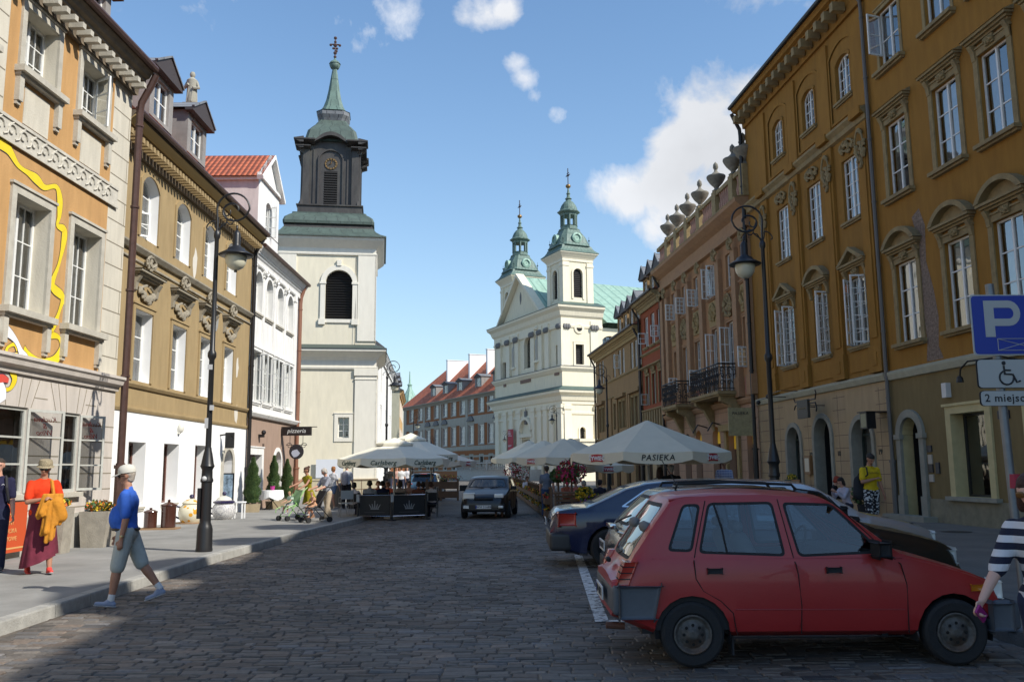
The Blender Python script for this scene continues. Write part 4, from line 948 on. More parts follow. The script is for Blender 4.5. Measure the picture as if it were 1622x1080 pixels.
  for k in range(12): a = k*math.pi/6; ck.box(.34*math.cos(a)-.05,.34*math.cos(a)+.05,-bw-.05,-bw,3.62+.34*math.sin(a)-.06,3.62+.34*math.sin(a)+.06)
  ck.tube([(0,-bw-.05,3.62),(.05,-bw-.05,3.85)],.025,4); ck.tube([(0,-bw-.05,3.62),(-.16,-bw-.05,3.58)],.025,4); ck.tube([(.38*math.cos(k*.3),-bw-.03,3.62+.38*math.sin(k*.3)) for k in range(21)],.025,4,closed=True)
  ck.build('clock',GOLD,B)
 mb = MB()   # upper cornice,breaking forward at the corners,arched in the middle
 for q in range(4):
  mb.M = Matrix.Rotation(q*math.pi/2,4,'Z')
  for s in (-1,1): mb.prism([(-bw-.2,4.9),(-bw-.62,5.12),(-bw-.62,5.22),(-bw,5.3),(-bw,4.9)],s*1.0,s*2.3,axis='x')
  for s in (-1,1): mb.prism([(-bw-.2,4.55),(-bw-.52,4.66),(-bw-.52,4.72),(-bw,4.76),(-bw,4.55)],s*1.28,s*2.2,axis='x')
  P = arch(-1.05,1.05,5.55,.42,10); Q = arch(-1.05,1.05,5.40,.42,10)
  for k in range(10): mb.prism([P[k],P[k+1],Q[k+1],Q[k]],-bw-.5,-bw+.3)
 mb.M = None; mb.box(-bw,bw,-bw,bw,5.0,5.3); mb.build('belfry_cornice',BRONZE,B)
 mb = MB(); mb.lathe([(1.95,5.22),(1.72,5.35),(1.66,5.5),(1.55,5.74),(1.2,5.98),(1.12,6.05),(1.02,6.2),(.9,6.36),(.86,6.42)],square=.12); mb.build('lantern_roof',BCOP,B)
 mb = MB(); mb.lathe([(.84,6.38),(.92,6.55),(1.04,6.75),(1.06,6.92),(.98,7.02)],square=.35); mb.build('lantern_drum',LEAD,B)
 mb = MB(); mb.lathe([(1.1,7.0),(.86,7.08),(.66,7.42),(.5,7.9),(.38,8.5),(.29,9.1),(.2,9.7),(.14,10.05)],square=.42); mb.build('spire',COPPER,B)
 mb = MB(); mb.lathe([(.12,10.0),(.28,10.12),(.36,10.32),(.34,10.42),(.39,10.44),(.3,10.6),(.1,10.75),(.05,10.9)],14); mb.build('spire_ball',COPPER,B,smooth=True)
 mb = MB(); mb.tube([(0,0,10.7),(0,0,12.55)],.05,6)
 for (x,z,r) in ((0,11.0,.11),(0,11.3,.13),(.12,11.65,.09),(-.12,11.65,.09),(-.3,11.9,.1),(.3,11.9,.1),(0,11.9,.15),(0,12.15,.1),(0,12.45,.12),(.08,11.45,.1)): mb.ball((x,0,z),r,6,4)
 mb.tube([(-.33,0,11.95),(.33,0,11.95)],.05,5); mb.build('cross',mat('rusty_cross',(.07,.035,.03),.6),B)
 KN = [(4.9,4.68),(5.22,4.95),(5.5,5.38),(5.98,6.28),(7.0,7.45),(10.05,10.75),(12.55,13.1)]
 def zmap(z):
  if z <= 4.9: return z*4.68/4.9
  for (a,b),(c_,d_) in zip(KN,KN[1:]):
   if z <= c_: return b+(d_-b)*(z-a)/(c_-a)
  return z+.55
 for ch in KIDS(B):
  for v in ch.data.vertices: v.co.z = zmap(v.co.z)
 mb = MB(); mb.box(-hw-.3,hw+.3,y0-.32,y0+.2,0,1.05); mb.box(-hw-.34,hw+.34,y0-.36,y0+.2,1.05,1.15); mb.build('plinth',plaster('buff_plinth',(.52,.45,.31),.3),T)
 mb = MB(); a = at(487,742,52.4).x-cx; mb.box(a,a+2.1*.38*2,y0-.36,y0-.33,1.2,2.3); mb.build('notice_board',mat('board_white',(.62,.64,.68),.7),T)
 mb = MB(); mb.tube([(xo+1.2,y0-.09,0),(xo+1.2,y0-.13,9.1),(xo+1.2,y0-.02,14.8)],.012,4); mb.build('lightning_rod',IRON,T)
 return T
def thing_part(name,par,loc,rz=0):
 o = put(name,None,par,loc,rz); return o
bell_tower()
# ---------------------------------------------------------------- the two-towered church
CHW = plaster('church_cream',(.75,.675,.50),.2,(.60,.56,.46),.05); CHT = plaster('church_trim',(.77,.70,.54),.18,(.62,.58,.48),.05); CAPG = mat('weathered_capital',(.17,.165,.16),.9,var=.2)
def church():
 D = 115.; p0 = at(893,742,D); c0 = Vector((p0.x,p0.y,0)); azf = -24.6; W_ = 22.5
 d = Vector((math.sin(rad(azf)),math.cos(rad(azf)),0)); o = c0+d*W_
 F = Frame(o.x,o.y,azf+180); S = Frame(c0.x,c0.y,azf+90)
 C = F.root('church','cream church with two green-capped towers and a pediment at the end of the street','church')
 L = 34.; z1,z2,z3 = 12.6,17.0,24.3    # lower cornice,string course,main cornice
 zz = lambda v: S.px(893,v)[1]; z1 = zz(618); z2 = zz(580); z3 = zz(484); zt = zz(398)
 XL = W_
 ops = [(10.0,12.6,0,zz(705)+.5)]  # door
 dx = lambda u,v=660: F.px(u,v)[0]
 door = (dx(829),dx(841),0,F.px(835,696)[1]); win = (dx(831),dx(844),F.px(831,584)[1],F.px(831,534)[1],1.2)
 bn = lambda u0,u1,v0,v1: (dx(u0,(v0+v1)/2),dx(u1,(v0+v1)/2),F.px(u0,v1)[1],F.px(u0,v0)[1])
 sw = [bn(795,801,575,600),bn(879.5,884,547,578)]
 mb = MB(); wall(mb,0,XL,0,z1,[door],y=0,depth=.9); wall(mb,0,XL,z1,z3,[win]+sw,y=.1,depth=.7)
 tw = 6.3; sx = lambda u,v: S.px(u,v)[0]
 def side(x0,x1,z0_,z1_,opn,off=0,depth=.6):
  m2 = MB(); wall(m2,x0,x1,z0_,z1_,opn,y=off,depth=depth)
  R_ = Matrix.Rotation(math.pi/2,4,'Z'); mb.add([R_ @ Vector(v)+Vector((XL,0,0)) for v in m2.v],m2.f)
 s_arch = (sx(919,720),sx(928,720),S.px(922,727)[1],S.px(922,674)[1]*0+S.px(922,676)[1],.55); s_lv = (sx(911.5,560),sx(924.5,560),S.px(911,577)[1],S.px(911,545)[1]);
 side(0,tw+3,0,z1,[s_arch]); side(0,tw,z1,z3,[s_lv])
 side(tw+3,L,0,z3-4.2,()); nw = (sx(953,540),sx(953,540)+3.2,S.px(953,552)[1],S.px(953,527)[1]-.3,1.2); side(tw,tw+14,z1,z3-2.6,[nw],off=0.4)
 mb.quad((0,0,0),(0,0,z3),(0,L,z3-4),(0,L,0)); mb.quad((0,L,0),(0,L,z3-4),(XL,L,z3-4),(XL,L,0)); mb.quad((XL,tw,z1),(XL,tw,z3),(XL-8,tw,z3),(XL-8,tw,z1))
 mb.build('wall',CHW,C)
 def wrap(z,prof,m,name,x0=-.0,sl=tw):
  mb = MB(); n = len(prof); rows = [[(x0-0,-o,z+h) for o,h in prof],[(XL+o,-o,z+h) for o,h in prof],[(XL+o,sl,z+h) for o,h in prof]]
  if x0 < .01: rows.insert(0,[(-o,3,z+h) for o,h in prof]); rows[1] = [(-o,-o,z+h) for o,h in prof]
  vs = [p for r_ in rows for p in r_]; fs = []
  for k in range(len(rows)-1):
   for i in range(n): i2 = (i+1) % n; fs.append((k*n+i,(k+1)*n+i,(k+1)*n+i2,k*n+i2))
  fs.append(tuple(range(n))); fs.append(tuple(range((len(rows)-1)*n,len(rows)*n))[::-1])
  mb.add(vs,fs); return mb.build(name,m,C)
 wrap(z1-.9,[(0,-.9),(.12,-.9),(.15,-.5),(.3,-.4),(.5,.2),(.95,.6),(1.0,.9),(-.3,.9)],CHT,'cornice',sl=tw+3)
 wrap(z1,[(1.05,.0),(1.05,.08),(-.3,.75),(-.3,0)],COPPER,'copper_flashing',sl=tw+3)
 wrap(z2-.5,[(0,-.2),(.15,0),(.35,.25),(.4,.5),(-.3,.6)],CHT,'string_course'); wrap(z2,[(.42,.02),(.42,.08),(-.3,.3),(-.3,.0)],LEAD,'string_flashing')
 wrap(z3-.9,[(0,-2.0),(.1,-2.0),(.15,-1.7),(.05,-1.6),(.05,-.7),(.3,-.4),(.5,.2),(.9,.6),(.95,.9),(-.5,.9)],CHT,'cornice'); wrap(z3,[(1.0,.0),(1.0,.08),(-1.0,.9),(-1.0,0)],COPPER,'copper_flashing')
 wrap(z1-3.2,[(0,0),(.14,.1),(.16,.4),(0,.45)],CHT,'string_course',sl=tw+3)
 mb = MB(); caps = MB(); fx = lambda u: F.px(u,560)[0]
 def pil(xa,xb,z0_,z1_,th,cap=True,sidef=False):
  M_ = Matrix.Translation((XL,0,0)) @ Matrix.Rotation(math.pi/2,4,'Z') if sidef else None
  mb.M = M_; caps.M = M_
  mb.mark(); mb.box(xa,xb,-th,.11,z0_,z1_)
  if cap:
   caps.mark()
   for k in range(3): x = xa+(xb-xa)*(k+.5)/3; caps.ball((x,-th-.12,z1_-.9),(xb-xa)/3.6,6,4,sc=(1,.8,1.3))
 for u in (792,806,819.5,845,857,868,888.5):
  x = fx(u); wd = .62 if u < 850 else .55
  pil(x-wd,x+wd,z2+.1,z3-1.9,.22)
 for u in (790,802,812,824,846,857,866,876,889):
  x = F.px(u,680)[0]; pil(x-.6,x+.6,0,z1-1.8,.3,False); mb.box(x-.75,x+.75,-.4,.1,z1-2.3,z1-1.9)
 for xa,xb in ((.15,1.2),(tw-1.9,tw-.75)): pil(xa,xb,z2+.1,z3-1.9,.15,True,True)
 for xa,xb in ((.15,1.2),(tw-1.6,tw-.5),(tw+1.8,tw+2.9)): pil(xa,xb,0,z1-1.8,.2,False,True); mb.box(xa-.1,xb+.1,-.3,.1,z1-2.5,z1-2.0)
 mb.M = None; caps.M = None; mb.each('pilaster',CHT,C); caps.each('capital',CAPG,C)
 pa = dx(795,520); pb = dx(858,490); pm = dx(823.5,440); zp = z3+.05; za = F.px(823,444)[1]+.4
 mb = MB(); mb.prism([(pa,zp),(pb,zp),(pm,za)],.1,.5); mb.build('pediment',CHW,C)
 mb = MB()
 for a,b in ((pa-.3,pm),(pb+.3,pm)): mb.prism([(a,zp),(b,za),(b,za+.55),(a-(.5 if a < b else -.5),zp)],-.7,.6)
 mb.build('pediment_moulding',CHT,C)
 mb = MB(); mb.prism([(pm-.25,zp+3),(pm,zp+2.3),(pm+.25,zp+3),(pm+.25,zp+3.6),(pm,zp+4.2),(pm-.25,zp+3.6)],.05,.12); mb.build('pediment_niche',CAPG,C)
 mb = MB(); zr = za+.1; ze = z3-2.0; a0 = -1.5; b0 = XL+.6
 for (xe,s) in ((pa-.6,1),(pb+.6,-1)):
  q = [(xe,.3,zp+.1),(pm,.3,zr),(pm,7.5,zr),(xe,7.5,zp+.1)]; l = math.hypot(pm-xe,zr-zp); mb.quad(*q,0,[(0,0),(0,l),(7,l),(7,0)])
 l = math.hypot(b0-pm,zr-ze); mb.quad((b0,6.8,ze),(pm,6.8,zr),(pm,L+4,zr),(b0,L+4,ze),0,[(0,0),(0,l),(30,l),(30,0)]); mb.quad((a0,6.8,ze),(pm,6.8,zr),(pm,L+4,zr),(a0,L+4,ze),0,[(0,0),(0,l),(30,l),(30,0)])
 mb.add([(b0,6.8,ze),(pm,6.8,zr),(a0,6.8,ze)],[(0,1,2)]); mb.build('nave_roof',COPPER2,C)
 w = louvre(C,(s_lv[0]+s_lv[1])/2,0,1,1,0) if False else None
 def sidepart(o,x,y,z): o.location = (XL-y,x,z); o.rotation_euler.z = math.pi/2; return o
 ww = s_lv[1]-s_lv[0]; hh = s_lv[3]-s_lv[2]; sidepart(louvre(C,0,0,ww,hh,0,step=.25),(s_lv[0]+s_lv[1])/2,.3,s_lv[2])
 f = put('window_surround',None,C); sidepart(f,(s_lv[0]+s_lv[1])/2,.2,s_lv[2]); surround(f,ww,hh,0,.3,.1,m=CHT,bottom=True)
 aw = s_arch[1]-s_arch[0]; ah = s_arch[3]-s_arch[2]; sidepart(louvre(C,0,0,aw,ah,.55,name='grille',step=.4),(s_arch[0]+s_arch[1])/2,.3,s_arch[2])
 f = put('window_surround',None,C); sidepart(f,(s_arch[0]+s_arch[1])/2,.2,s_arch[2]); surround(f,aw,ah,aw/2,.22,.1,m=CHT,bottom=True)
 aw = nw[1]-nw[0]; ah = nw[3]-nw[2]; f = put('window',frame_mesh(aw,ah,1.2,3,1,4,0,IRON,.1,.06),C); sidepart(f,(nw[0]+nw[1])/2,.9,nw[2]); put('pane',pane_mesh(aw,ah,1.2,PANE),f); put('room',room_mesh(aw,ah),f)
 ct = put('round_window',None,C); sidepart(ct,sx(917,520),-.0,S.px(917,520)[1])
 mb = MB(); mb.lathe([(.75,0),(.75,.12),(.45,.16),(.42,-.02)],20,cap=False); o_ = mb.build('moulding',CHT,ct); o_.rotation_euler.x = rad(90)
 mb = MB(); mb.lathe([(0,.05),(.45,.05)],16,cap=False); o_ = mb.build('dark_pane',DARK,ct); o_.rotation_euler.x = rad(90)
 ww = win[1]-win[0]; hh = win[3]-win[2]; f = put('window',frame_mesh(ww,hh,1.2,2,1,5,0,IRON,.08,.05),C,((win[0]+win[1])/2,.6,win[2])); put('pane',pane_mesh(ww,hh,1.2,PANE),f); put('room',room_mesh(ww,hh),f); surround(f,ww,hh,1.2,.3,.1,m=CHT,dep=.5)
 for o_ in sw: ww = o_[1]-o_[0]; hh = o_[3]-o_[2]; louvre(C,(o_[0]+o_[1])/2,o_[2],ww,hh,0,.5,step=.25)
 mb = MB(); a,b = door[0],door[1]; mb.box(a,b,.8,.9,0,door[3]); mb.build('door',mat('church_door',(.03,.025,.02),.7),C)
 mb = MB(); mb.box(a-.7,a-.1,-.25,.1,0,door[3]+.3); mb.box(b+.1,b+.7,-.25,.1,0,door[3]+.3); mb.box(a-.9,b+.9,-.45,.1,door[3]+.3,door[3]+.8)
 P = arch(a-.8,b+.8,door[3]+3.2,1.9,10); Q = arch(a-.4,b+.4,door[3]+2.8,1.6,10)
 for k in range(10): mb.prism([P[k],P[k+1],Q[k+1],Q[k]],-.5,.1)
 mb.box(a-.8,a-.4,-.3,.1,door[3]+.8,door[3]+1.3); mb.box(b+.4,b+.8,-.3,.1,door[3]+.8,door[3]+1.3); mb.build('portal',CHT,C)
 nx = F.px(834,665)[0]; mb = MB(); zc = F.px(834,672)[1]; mb.box(nx-.35,nx+.35,-.2,.05,zc,zc+1.9); mb.tube([(nx,-.1,zc+1.9),(nx,-.1,zc+2.5)],.06,5); mb.build('niche_plaque',CAPG,C)
 for (u,vt,vb) in ((815.5,535,582),(852.5,520,571)):
  x = F.px(u,(vt+vb)/2)[0]; za_,zb_ = F.px(u,vb)[1],F.px(u,vt)[1]; h = zb_-za_
  mb = MB(); P = arch(x-.55,x+.55,zb_,.55,10); mb.prism([(x-.55,za_),(x+.55,za_)]+P[::-1],.06,.095); mb.build('niche',CAPG if False else CHW,C)
  mb = MB(); mb.lathe([(.32,0),(.26,.4),(.34,h*.45),(.3,h*.62),(.1,h*.7),(.17,h*.76),(.15,h*.84),(0,h*.87)],10,(x,-.15,za_)); mb.build('niche_statue',mat('niche_statue',(.42,.39,.33),.9),C,smooth=True)
  mb = MB(); mb.box(x-.6,x+.6,-.45,.1,za_-.3,za_); mb.lathe([(.55,0),(.62,.35),(.2,.6)],10,(x,0,zb_-.2)); mb.build('niche_moulding',CHT,C)
 for (u0,u1,v0,v1) in ((824,840,600,608),(797.5,801,606,613),(878,885,584,595)):
  o_ = bn(u0,u1,v0,v1); mb = MB(); mb.box(o_[0],o_[1],-.02,.12,o_[2],o_[3]); mb.build('parapet_grille',mat('brown_grille',(.20,.13,.10),.9,var=.3,vs=20),C)
 ba = F.px(809.5,680)[0]; bb = F.px(818,680)[0]; zb_ = F.px(813,716)[1]; zt_ = F.px(813,680)[1]
 mb = MB(); mb.box(ba,bb,-.55,-.5,zb_,zt_); bn_ = mb.build('banner',mat('banner_red',(.42,.05,.06),.8),C)
 mb = MB();
 for k,(q,l) in enumerate(((.90,.5),(.84,.5),(.80,.62),(.76,.55),(.70,.8),(.28,.75),(.24,.5))): z = zb_+(zt_-zb_)*q; mb.box(ba+.15,ba+.15+(bb-ba-.3)*l,-.56,-.553,z,z+.09)
 mb.build('lettering',mat('banner_white',(.6,.5,.5),.8),bn_)
 mb = MB(); M_ = Matrix.Translation((XL,0,0)) @ Matrix.Rotation(math.pi/2,4,'Z'); mb.M = M_; za_ = S.px(910,694)[1]
 mb.box(.8,12,-3.0,0,0,za_-.5); mb.box(.7,12,-3.2,0,za_-.5,za_-.15); mb.build('annexe',CHW,C)
 mb = MB(); mb.box(-2,XL-6,-5.5,0,0,1.5); mb.box(-2.1,XL-5.9,-5.6,-5.3,1.5,1.6)
 for k in range(26): x = -1.8+k*.7; mb.lathe([(.09,1.6),(.14,1.85),(.07,2.2),(.1,2.4)],6,(x,-5.45,0))
 mb.box(-2.1,XL-5.9,-5.65,-5.25,2.4,2.6)
 for x in (-2,4,10,XL-6.2): mb.box(x-.3,x+.3,-5.7,-5.2,1.5,2.9)
 mb.build('terrace',mat('terrace_stone',(.42,.40,.36),.9,var=.15),C)
 def tower(cx_,cy_,zb,dz,nm='tower'):
  T_ = thing_part(nm,C,(cx_,cy_,zb)); h = 2.25; H_ = zt-z3-.2+dz
  mb = MB();
  for q in range(4):
   mb.M = Matrix.Rotation(q*math.pi/2,4,'Z'); wall(mb,-h,h,0,H_,[(-.72,.72,1.1,5.15,.72)] ,y=-h,depth=.5)
  mb.M = None; mb.build('tower_wall',CHW,T_)
  mb = MB()
  for q in range(4):
   mb.M = Matrix.Rotation(q*math.pi/2,4,'Z')
   for s in (-1,1): mb.box(s*(h+.1),s*(h-.85),-h-.13,-h+.02,0,H_-1.3); mb.box(s*(h+.15),s*(h-.9),-h-.2,-h+.02,H_-1.9,H_-1.6)
   P = arch(-.72,.72,5.15,.72,10); Q = arch(-.98,.98,5.42,.98,10)
   for k in range(10): mb.prism([P[k],P[k+1],Q[k+1],Q[k]],-h-.12,-h+.02)
   for s in (-1,1): mb.box(s*.72,s*.98,-h-.12,-h+.02,.9,4.42)
  mb.M = None; ring(mb,h,H_-1.2,[(0,-.1),(.14,0),(.14,.3),(.25,.5),(.6,.95),(.7,1.05),(.7,1.2),(0,1.2)]); mb.build('tower_trim',CHT,T_)
  for q in range(4):
   m2 = MB(); m2.M = Matrix.Rotation(q*math.pi/2,4,'Z')
   for k in range(15): z = 1.2+k*.26; hw_ = .7 if z < 4.4 else .5; m2.box(-hw_,hw_,-h+.2,-h+.32,z,z+.12)
   m2.box(-.75,.75,-h+.45,-h+.5,1.0,5.2); m2.build('louvre',LOUV,T_)
  T2 = T_; H0 = H_; mb = MB()
  mb.lathe([(h+.78,H0),(h+.78,H0+.1),(h+.35,H0+.55),(h+.12,H0+1.0),(h+.02,H0+1.35)],square=-1); mb.build('copper_skirt',COPPER,T2)
  mb = MB(); mb.lathe([(h+.1,H0+1.3),(h+.28,H0+1.4),(h+.2,H0+1.55),(h-.0,H0+1.95),(h-.15,H0+2.6),(h-.42,H0+3.4),(h-.8,H0+4.1),(h-.98,H0+4.5),(h-.98,H0+4.7)],square=.3); mb.build('helmet',COPPER,T2)
  for q in range(4):
   m2 = MB(); m2.M = Matrix.Rotation(q*math.pi/2,4,'Z') @ Matrix.Translation((0,-h-.0,H0+2.75)) @ Matrix.Rotation(rad(90),4,'X')
   m2.lathe([(.45,-.5),(.72,-.5),(.75,.12),(.5,.2),(.42,.1)],16,cap=False); m2.lathe([(0,.03),(.46,.03)],14,cap=False); m2.build('oculus',COPPER2,T2)
   m3 = MB(); m3.tube([(h*.9*(1 if q % 2 else -1),h*.9*(1 if q < 2 else -1),H0+1.6),(h*.9*(1 if q % 2 else -1),h*.9*(1 if q < 2 else -1),H0+3.2)],.06,5,taper=.3); m3.ball((h*.9*(1 if q % 2 else -1),h*.9*(1 if q < 2 else -1),H0+2.5),.14,6,4); m3.build('corner_finial',COPPER,T2)
  z = H0+4.7; mb = MB(); mb.lathe([(1.45,z-.1),(1.45,z+.15),(1.2,z+.25),(1.2,z+.7),(1.28,z+.75)],8,ang=rad(22.5));
  for k in range(8): a = k*math.pi/4+rad(22.5); mb.tube([(1.08*math.cos(a),1.08*math.sin(a),z+.7),(1.08*math.cos(a),1.08*math.sin(a),z+2.6)],.15,6)
  mb.lathe([(1.1,z+2.5),(1.22,z+2.6),(1.25,z+2.9),(1.62,z+3.2),(1.62,z+3.35),(1.3,z+3.5)],8,ang=rad(22.5)); mb.build('lantern',COPPER,T2)
  z += 3.4; mb = MB(); mb.lathe([(1.55,z-.05),(1.25,z+.25),(1.2,z+.6),(1.0,z+1.2),(.7,z+1.7),(.42,z+1.95),(.36,z+2.2),(.5,z+2.35),(.25,z+2.7),(.2,z+3.1),(.3,z+3.3),(.16,z+3.6),(.1,z+4.4)],12); mb.build('lantern_cap',COPPER,T2)
  mb = MB(); mb.ball((0,0,z+4.7),.38,10,7); mb.build('gilt_ball',GOLD,T2,smooth=True)
  mb = MB(); mb.tube([(0,0,z+5.0),(0,0,z+8.0)],.07,5); mb.tube([(-.55,0,z+6.7),(.55,0,z+6.7)],.09,5); mb.tube([(-.3,0,z+7.1),(.3,0,z+7.1)],.06,5); mb.ball((0,0,z+6.7),.2,6,4); mb.build('cross',mat('dark_cross',(.05,.04,.05),.6),T2)
  for ch in KIDS(T_):
   if ch.name.split('.')[0] in ('tower_wall','tower_trim','louvre'): continue
   for v in ch.data.vertices:
    if ch.name.startswith('oculus'): v.co.z -= 2.75*.2
    elif v.co.z > H0: v.co.z = H0+(v.co.z-H0)*.80
 tower(XL-2.9,3.0,z3+.3,0); tower(3.4,3.0,z3+.3,0)
church()
# ---------------------------------------------------------------- far houses
FBROWN = plaster('russet_render',(.30,.12,.05),.3,(.22,.10,.05)); FWHITE = plaster('greyish_white_render',(.40,.365,.30),.3); FTILE = tile_mat('orange_tiles',(.58,.15,.06),(.48,.12,.05),.3,.4)
def far_house():
 D = 145.; az = -27.; p = at(791,742,D); d = Vector((math.sin(rad(az)),math.cos(rad(az)),0)); Ln = 46.; o = Vector((p.x,p.y,0))+d*Ln
 F = Frame(o.x,o.y,az+180); H = F.root('long_house','long russet and white house with orange tiled roof and dormers, beyond the church','house')
 pz = lambda u,v: F.px(u,v)[1]; px_ = lambda u,v: F.px(u,v)[0]
 ze = 14.6; cs = [652,666,678.5,691.5,705,718.7,733,746.5,762.5,777.6,788.7]; X = [px_(u,680) for u in cs]
 hw = 1.05; r2a,r2b = pz(705,660),pz(705,638.7); r1a,r1b = pz(705,706),pz(705,678.6)
 f2 = [(x-hw,x+hw,r2a,r2b) for x in X]; f1 = [(x-hw,x+hw,r1a,r1b) for x in X]; zb = pz(718,663)+.0; zband = (pz(718,675),pz(718,663)); zg = pz(718,714)
 x1 = Ln+5; mb = MB(); wall(mb,0,x1,zg,ze,f1+f2,0,depth=.3); shell(mb,0,x1,0,ze,13); mb.build('wall',FBROWN,H)
 mb = MB(); mb.box(0,x1,-.08,.01,*zband); mb.box(0,1.6,-.1,.01,zg,ze); mb.box(0,x1,-.12,.01,pz(718,714),pz(718,708))
 for i in (2,4,7):
  xa = (X[i-1]+X[i])/2; mb.box(xa-.45,xa+.45,-.11,.01,zg,ze)
 mb.build('white_bands',FWHITE,H)
 mb = MB(); wall(mb,0,x1,1.2,zg,[(x-.6,x+.6,1.6,zg-1.2) for x in X],0,depth=.3,y=-.02); mb.build('wall',FWHITE,H)
 mb = MB()
 for i in range(len(X)-1):
  a,b = X[i]+1.0,X[i+1]-1.0
  for k in range(4): z = 1.5+k*.85; mb.box(a,b,-.06,-.01,z,z+.5)
 mb.box(0,x1,-.08,-.015,zg-.7,zg-.1); mb.box(0,x1,-.06,-.015,0.0,1.3); mb.build('russet_panels',FBROWN,H)
 for i,o_ in enumerate(f2+f1):
  w = put('window',frame_mesh(2*hw,o_[3]-o_[2],0,2,2,4,0,WHITE,.13,.07),H,((o_[0]+o_[1])/2,.12,o_[2])); put('pane',pane_mesh(2*hw,o_[3]-o_[2],0,PANE),w); put('room',room_mesh(2*hw,o_[3]-o_[2]),w); put('curtain',curtain_mesh(2*hw,o_[3]-o_[2]-.05,1),w)
  surround(w,2*hw,o_[3]-o_[2],0,.22,.06,m=FWHITE,bottom=True,dep=.12)
  if i >= 11 and (i-11) in (2,3,4,7,10):
   mb = MB(); mb.prism(arch(-hw-.3,hw+.3,o_[3]-o_[2]+1.7,.8,8),-.4,-.1); mb.box(-hw-.3,hw+.3,-.5,-.1,o_[3]-o_[2]+.75,o_[3]-o_[2]+.92); mb.build('hood',LEAD,w)
 cornice(H,0,x1,ze,.8,.6,FWHITE)
 yr = 7.5; zr = F.px(741,575,7.5)[1]; print('ridge',zr); mb = MB(); l = math.hypot(yr+.8,zr-ze)
 mb.quad((0,-.8,ze),(x1,-.8,ze),(x1,yr,zr),(2.5+4,yr,zr),0,[(0,0),(x1,0),(x1,l),(6.5,l)]); mb.add([(0,-.8,ze),(6.5,yr,zr),(0,14,ze)],[(0,1,2)],0,[[(0,0),(l,8),(0,15)]]); mb.quad((0,14,ze),(6.5,yr,zr),(x1,yr,zr),(x1,14,ze))
 mb.build('roof',FTILE,H)
 for (ul,ur,vb,vt) in ((667,683,633,609.5),(683.5,704.5,629,605),(704.5,728,625,601),(733,757,621,595),(760,786,616,589.5)):
  xc = px_((ul+ur)/2+4,vb); dz = 15.3; D_ = dormer(H,xc+1.0,2.7,dz+.2,2.3,.6,DORMW,LEAD,4.2,.55)
 for (ul,ur,vt) in ((708,739,571),(743,770,561.5),(771,792,553.5)):
  x,zt_ = F.px(ul,vt,3.2)
  mb = MB(); mb.add([(x-.3,3.2,ze+2.8),(x-.3,3.2,zt_),(x-.3,9.5,zt_),(x-.3,9.5,ze+2),(x+.3,3.2,ze+2.8),(x+.3,3.2,zt_),(x+.3,9.5,zt_),(x+.3,9.5,ze+2)],[(0,1,2,3),(7,6,5,4),(0,4,5,1),(1,5,6,2),(2,6,7,3)])
  mb.box(x-.4,x+.4,3.1,9.6,zt_,zt_+.12); mb.build('fire_wall',WHITEP,H)
far_house()
def simple_house(name,label,u0,u1,D,az,ze,m,cols,rows,roof,side_m=None,side=True,depth=10,slope=38,left=True,wz=(1.1,1.8),gz=None,L=None,dorm=0,zrow=None):
 p = at(u0,742,D); F = Frame(p.x,p.y,az); Ln = L or F.px(u1,742)[0]; H = F.root('house',label,'house'); ops = []
 for r in range(rows):
  for c in range(cols):
   x = Ln*(c+.5)/cols; z = (zrow or 1.4)+r*(ze-1.2)/rows; ops.append((x-wz[0]/2,x+wz[0]/2,z,z+wz[1]))
 mb = MB(); wall(mb,0,Ln,0,ze,ops,0,depth=.25); mb.build('wall',m,H)
 mb = MB(); shell(mb,0,Ln,0,ze,depth); zr_ = ze+(depth/2+.4)*math.tan(rad(slope)); mb.add([(0,0,ze),(0,depth,ze),(0,depth/2,zr_-.3)],[(0,2,1)]); mb.add([(Ln,0,ze),(Ln,depth,ze),(Ln,depth/2,zr_-.3)],[(0,1,2)]); mb.build('wall',side_m or m,H)
 for o_ in ops:
  w = put('window',frame_mesh(wz[0],wz[1],0,2,1,3,0,WHITE),H,((o_[0]+o_[1])/2,.15,o_[2])); put('pane',pane_mesh(wz[0],wz[1],0,PANE),w); put('room',room_mesh(wz[0],wz[1]),w); surround(w,wz[0],wz[1],0,.12,.04,m=WHITEW,dep=.15)
 cornice(H,0,Ln,ze,.4,.5,m); mb = MB(); gable_roof(mb,-.2,Ln+.2,ze+.03,-.45,depth+.4,slope); mb.build('roof',roof,H)
 for k in range(dorm): dormer(H,Ln*(k+.5)/dorm,1.4,ze+.5,1.3,.3,DORMW,LEAD,2.4)
 return H,F
OLIVE = plaster('olive_grey_render',(.40,.385,.29),.2); BUFF = plaster('buff_render',(.52,.33,.15),.3)
p = at(597,742,64)
simple_house('house','pale house with white sash windows squeezed behind the bell tower',597,613,64,-5,10.6,WHITEW,3,3,LEAD,L=20,depth=9,wz=(1.2,1.9))
H5,F5 = simple_house('house','buff house with a blank olive-grey side wall facing the street, beyond the bell tower',632,641,96,-6,10.3,BUFF,4,3,LEAD,OLIVE,L=16,depth=9,slope=30,dorm=3,wz=(1.0,1.6))
mb = MB(); mb.box(-.5,0,.0,9,0,3.3); mb.box(-.6,.0,-1,0,0,3.0); mb.build('low_wall',FBROWN,H5)
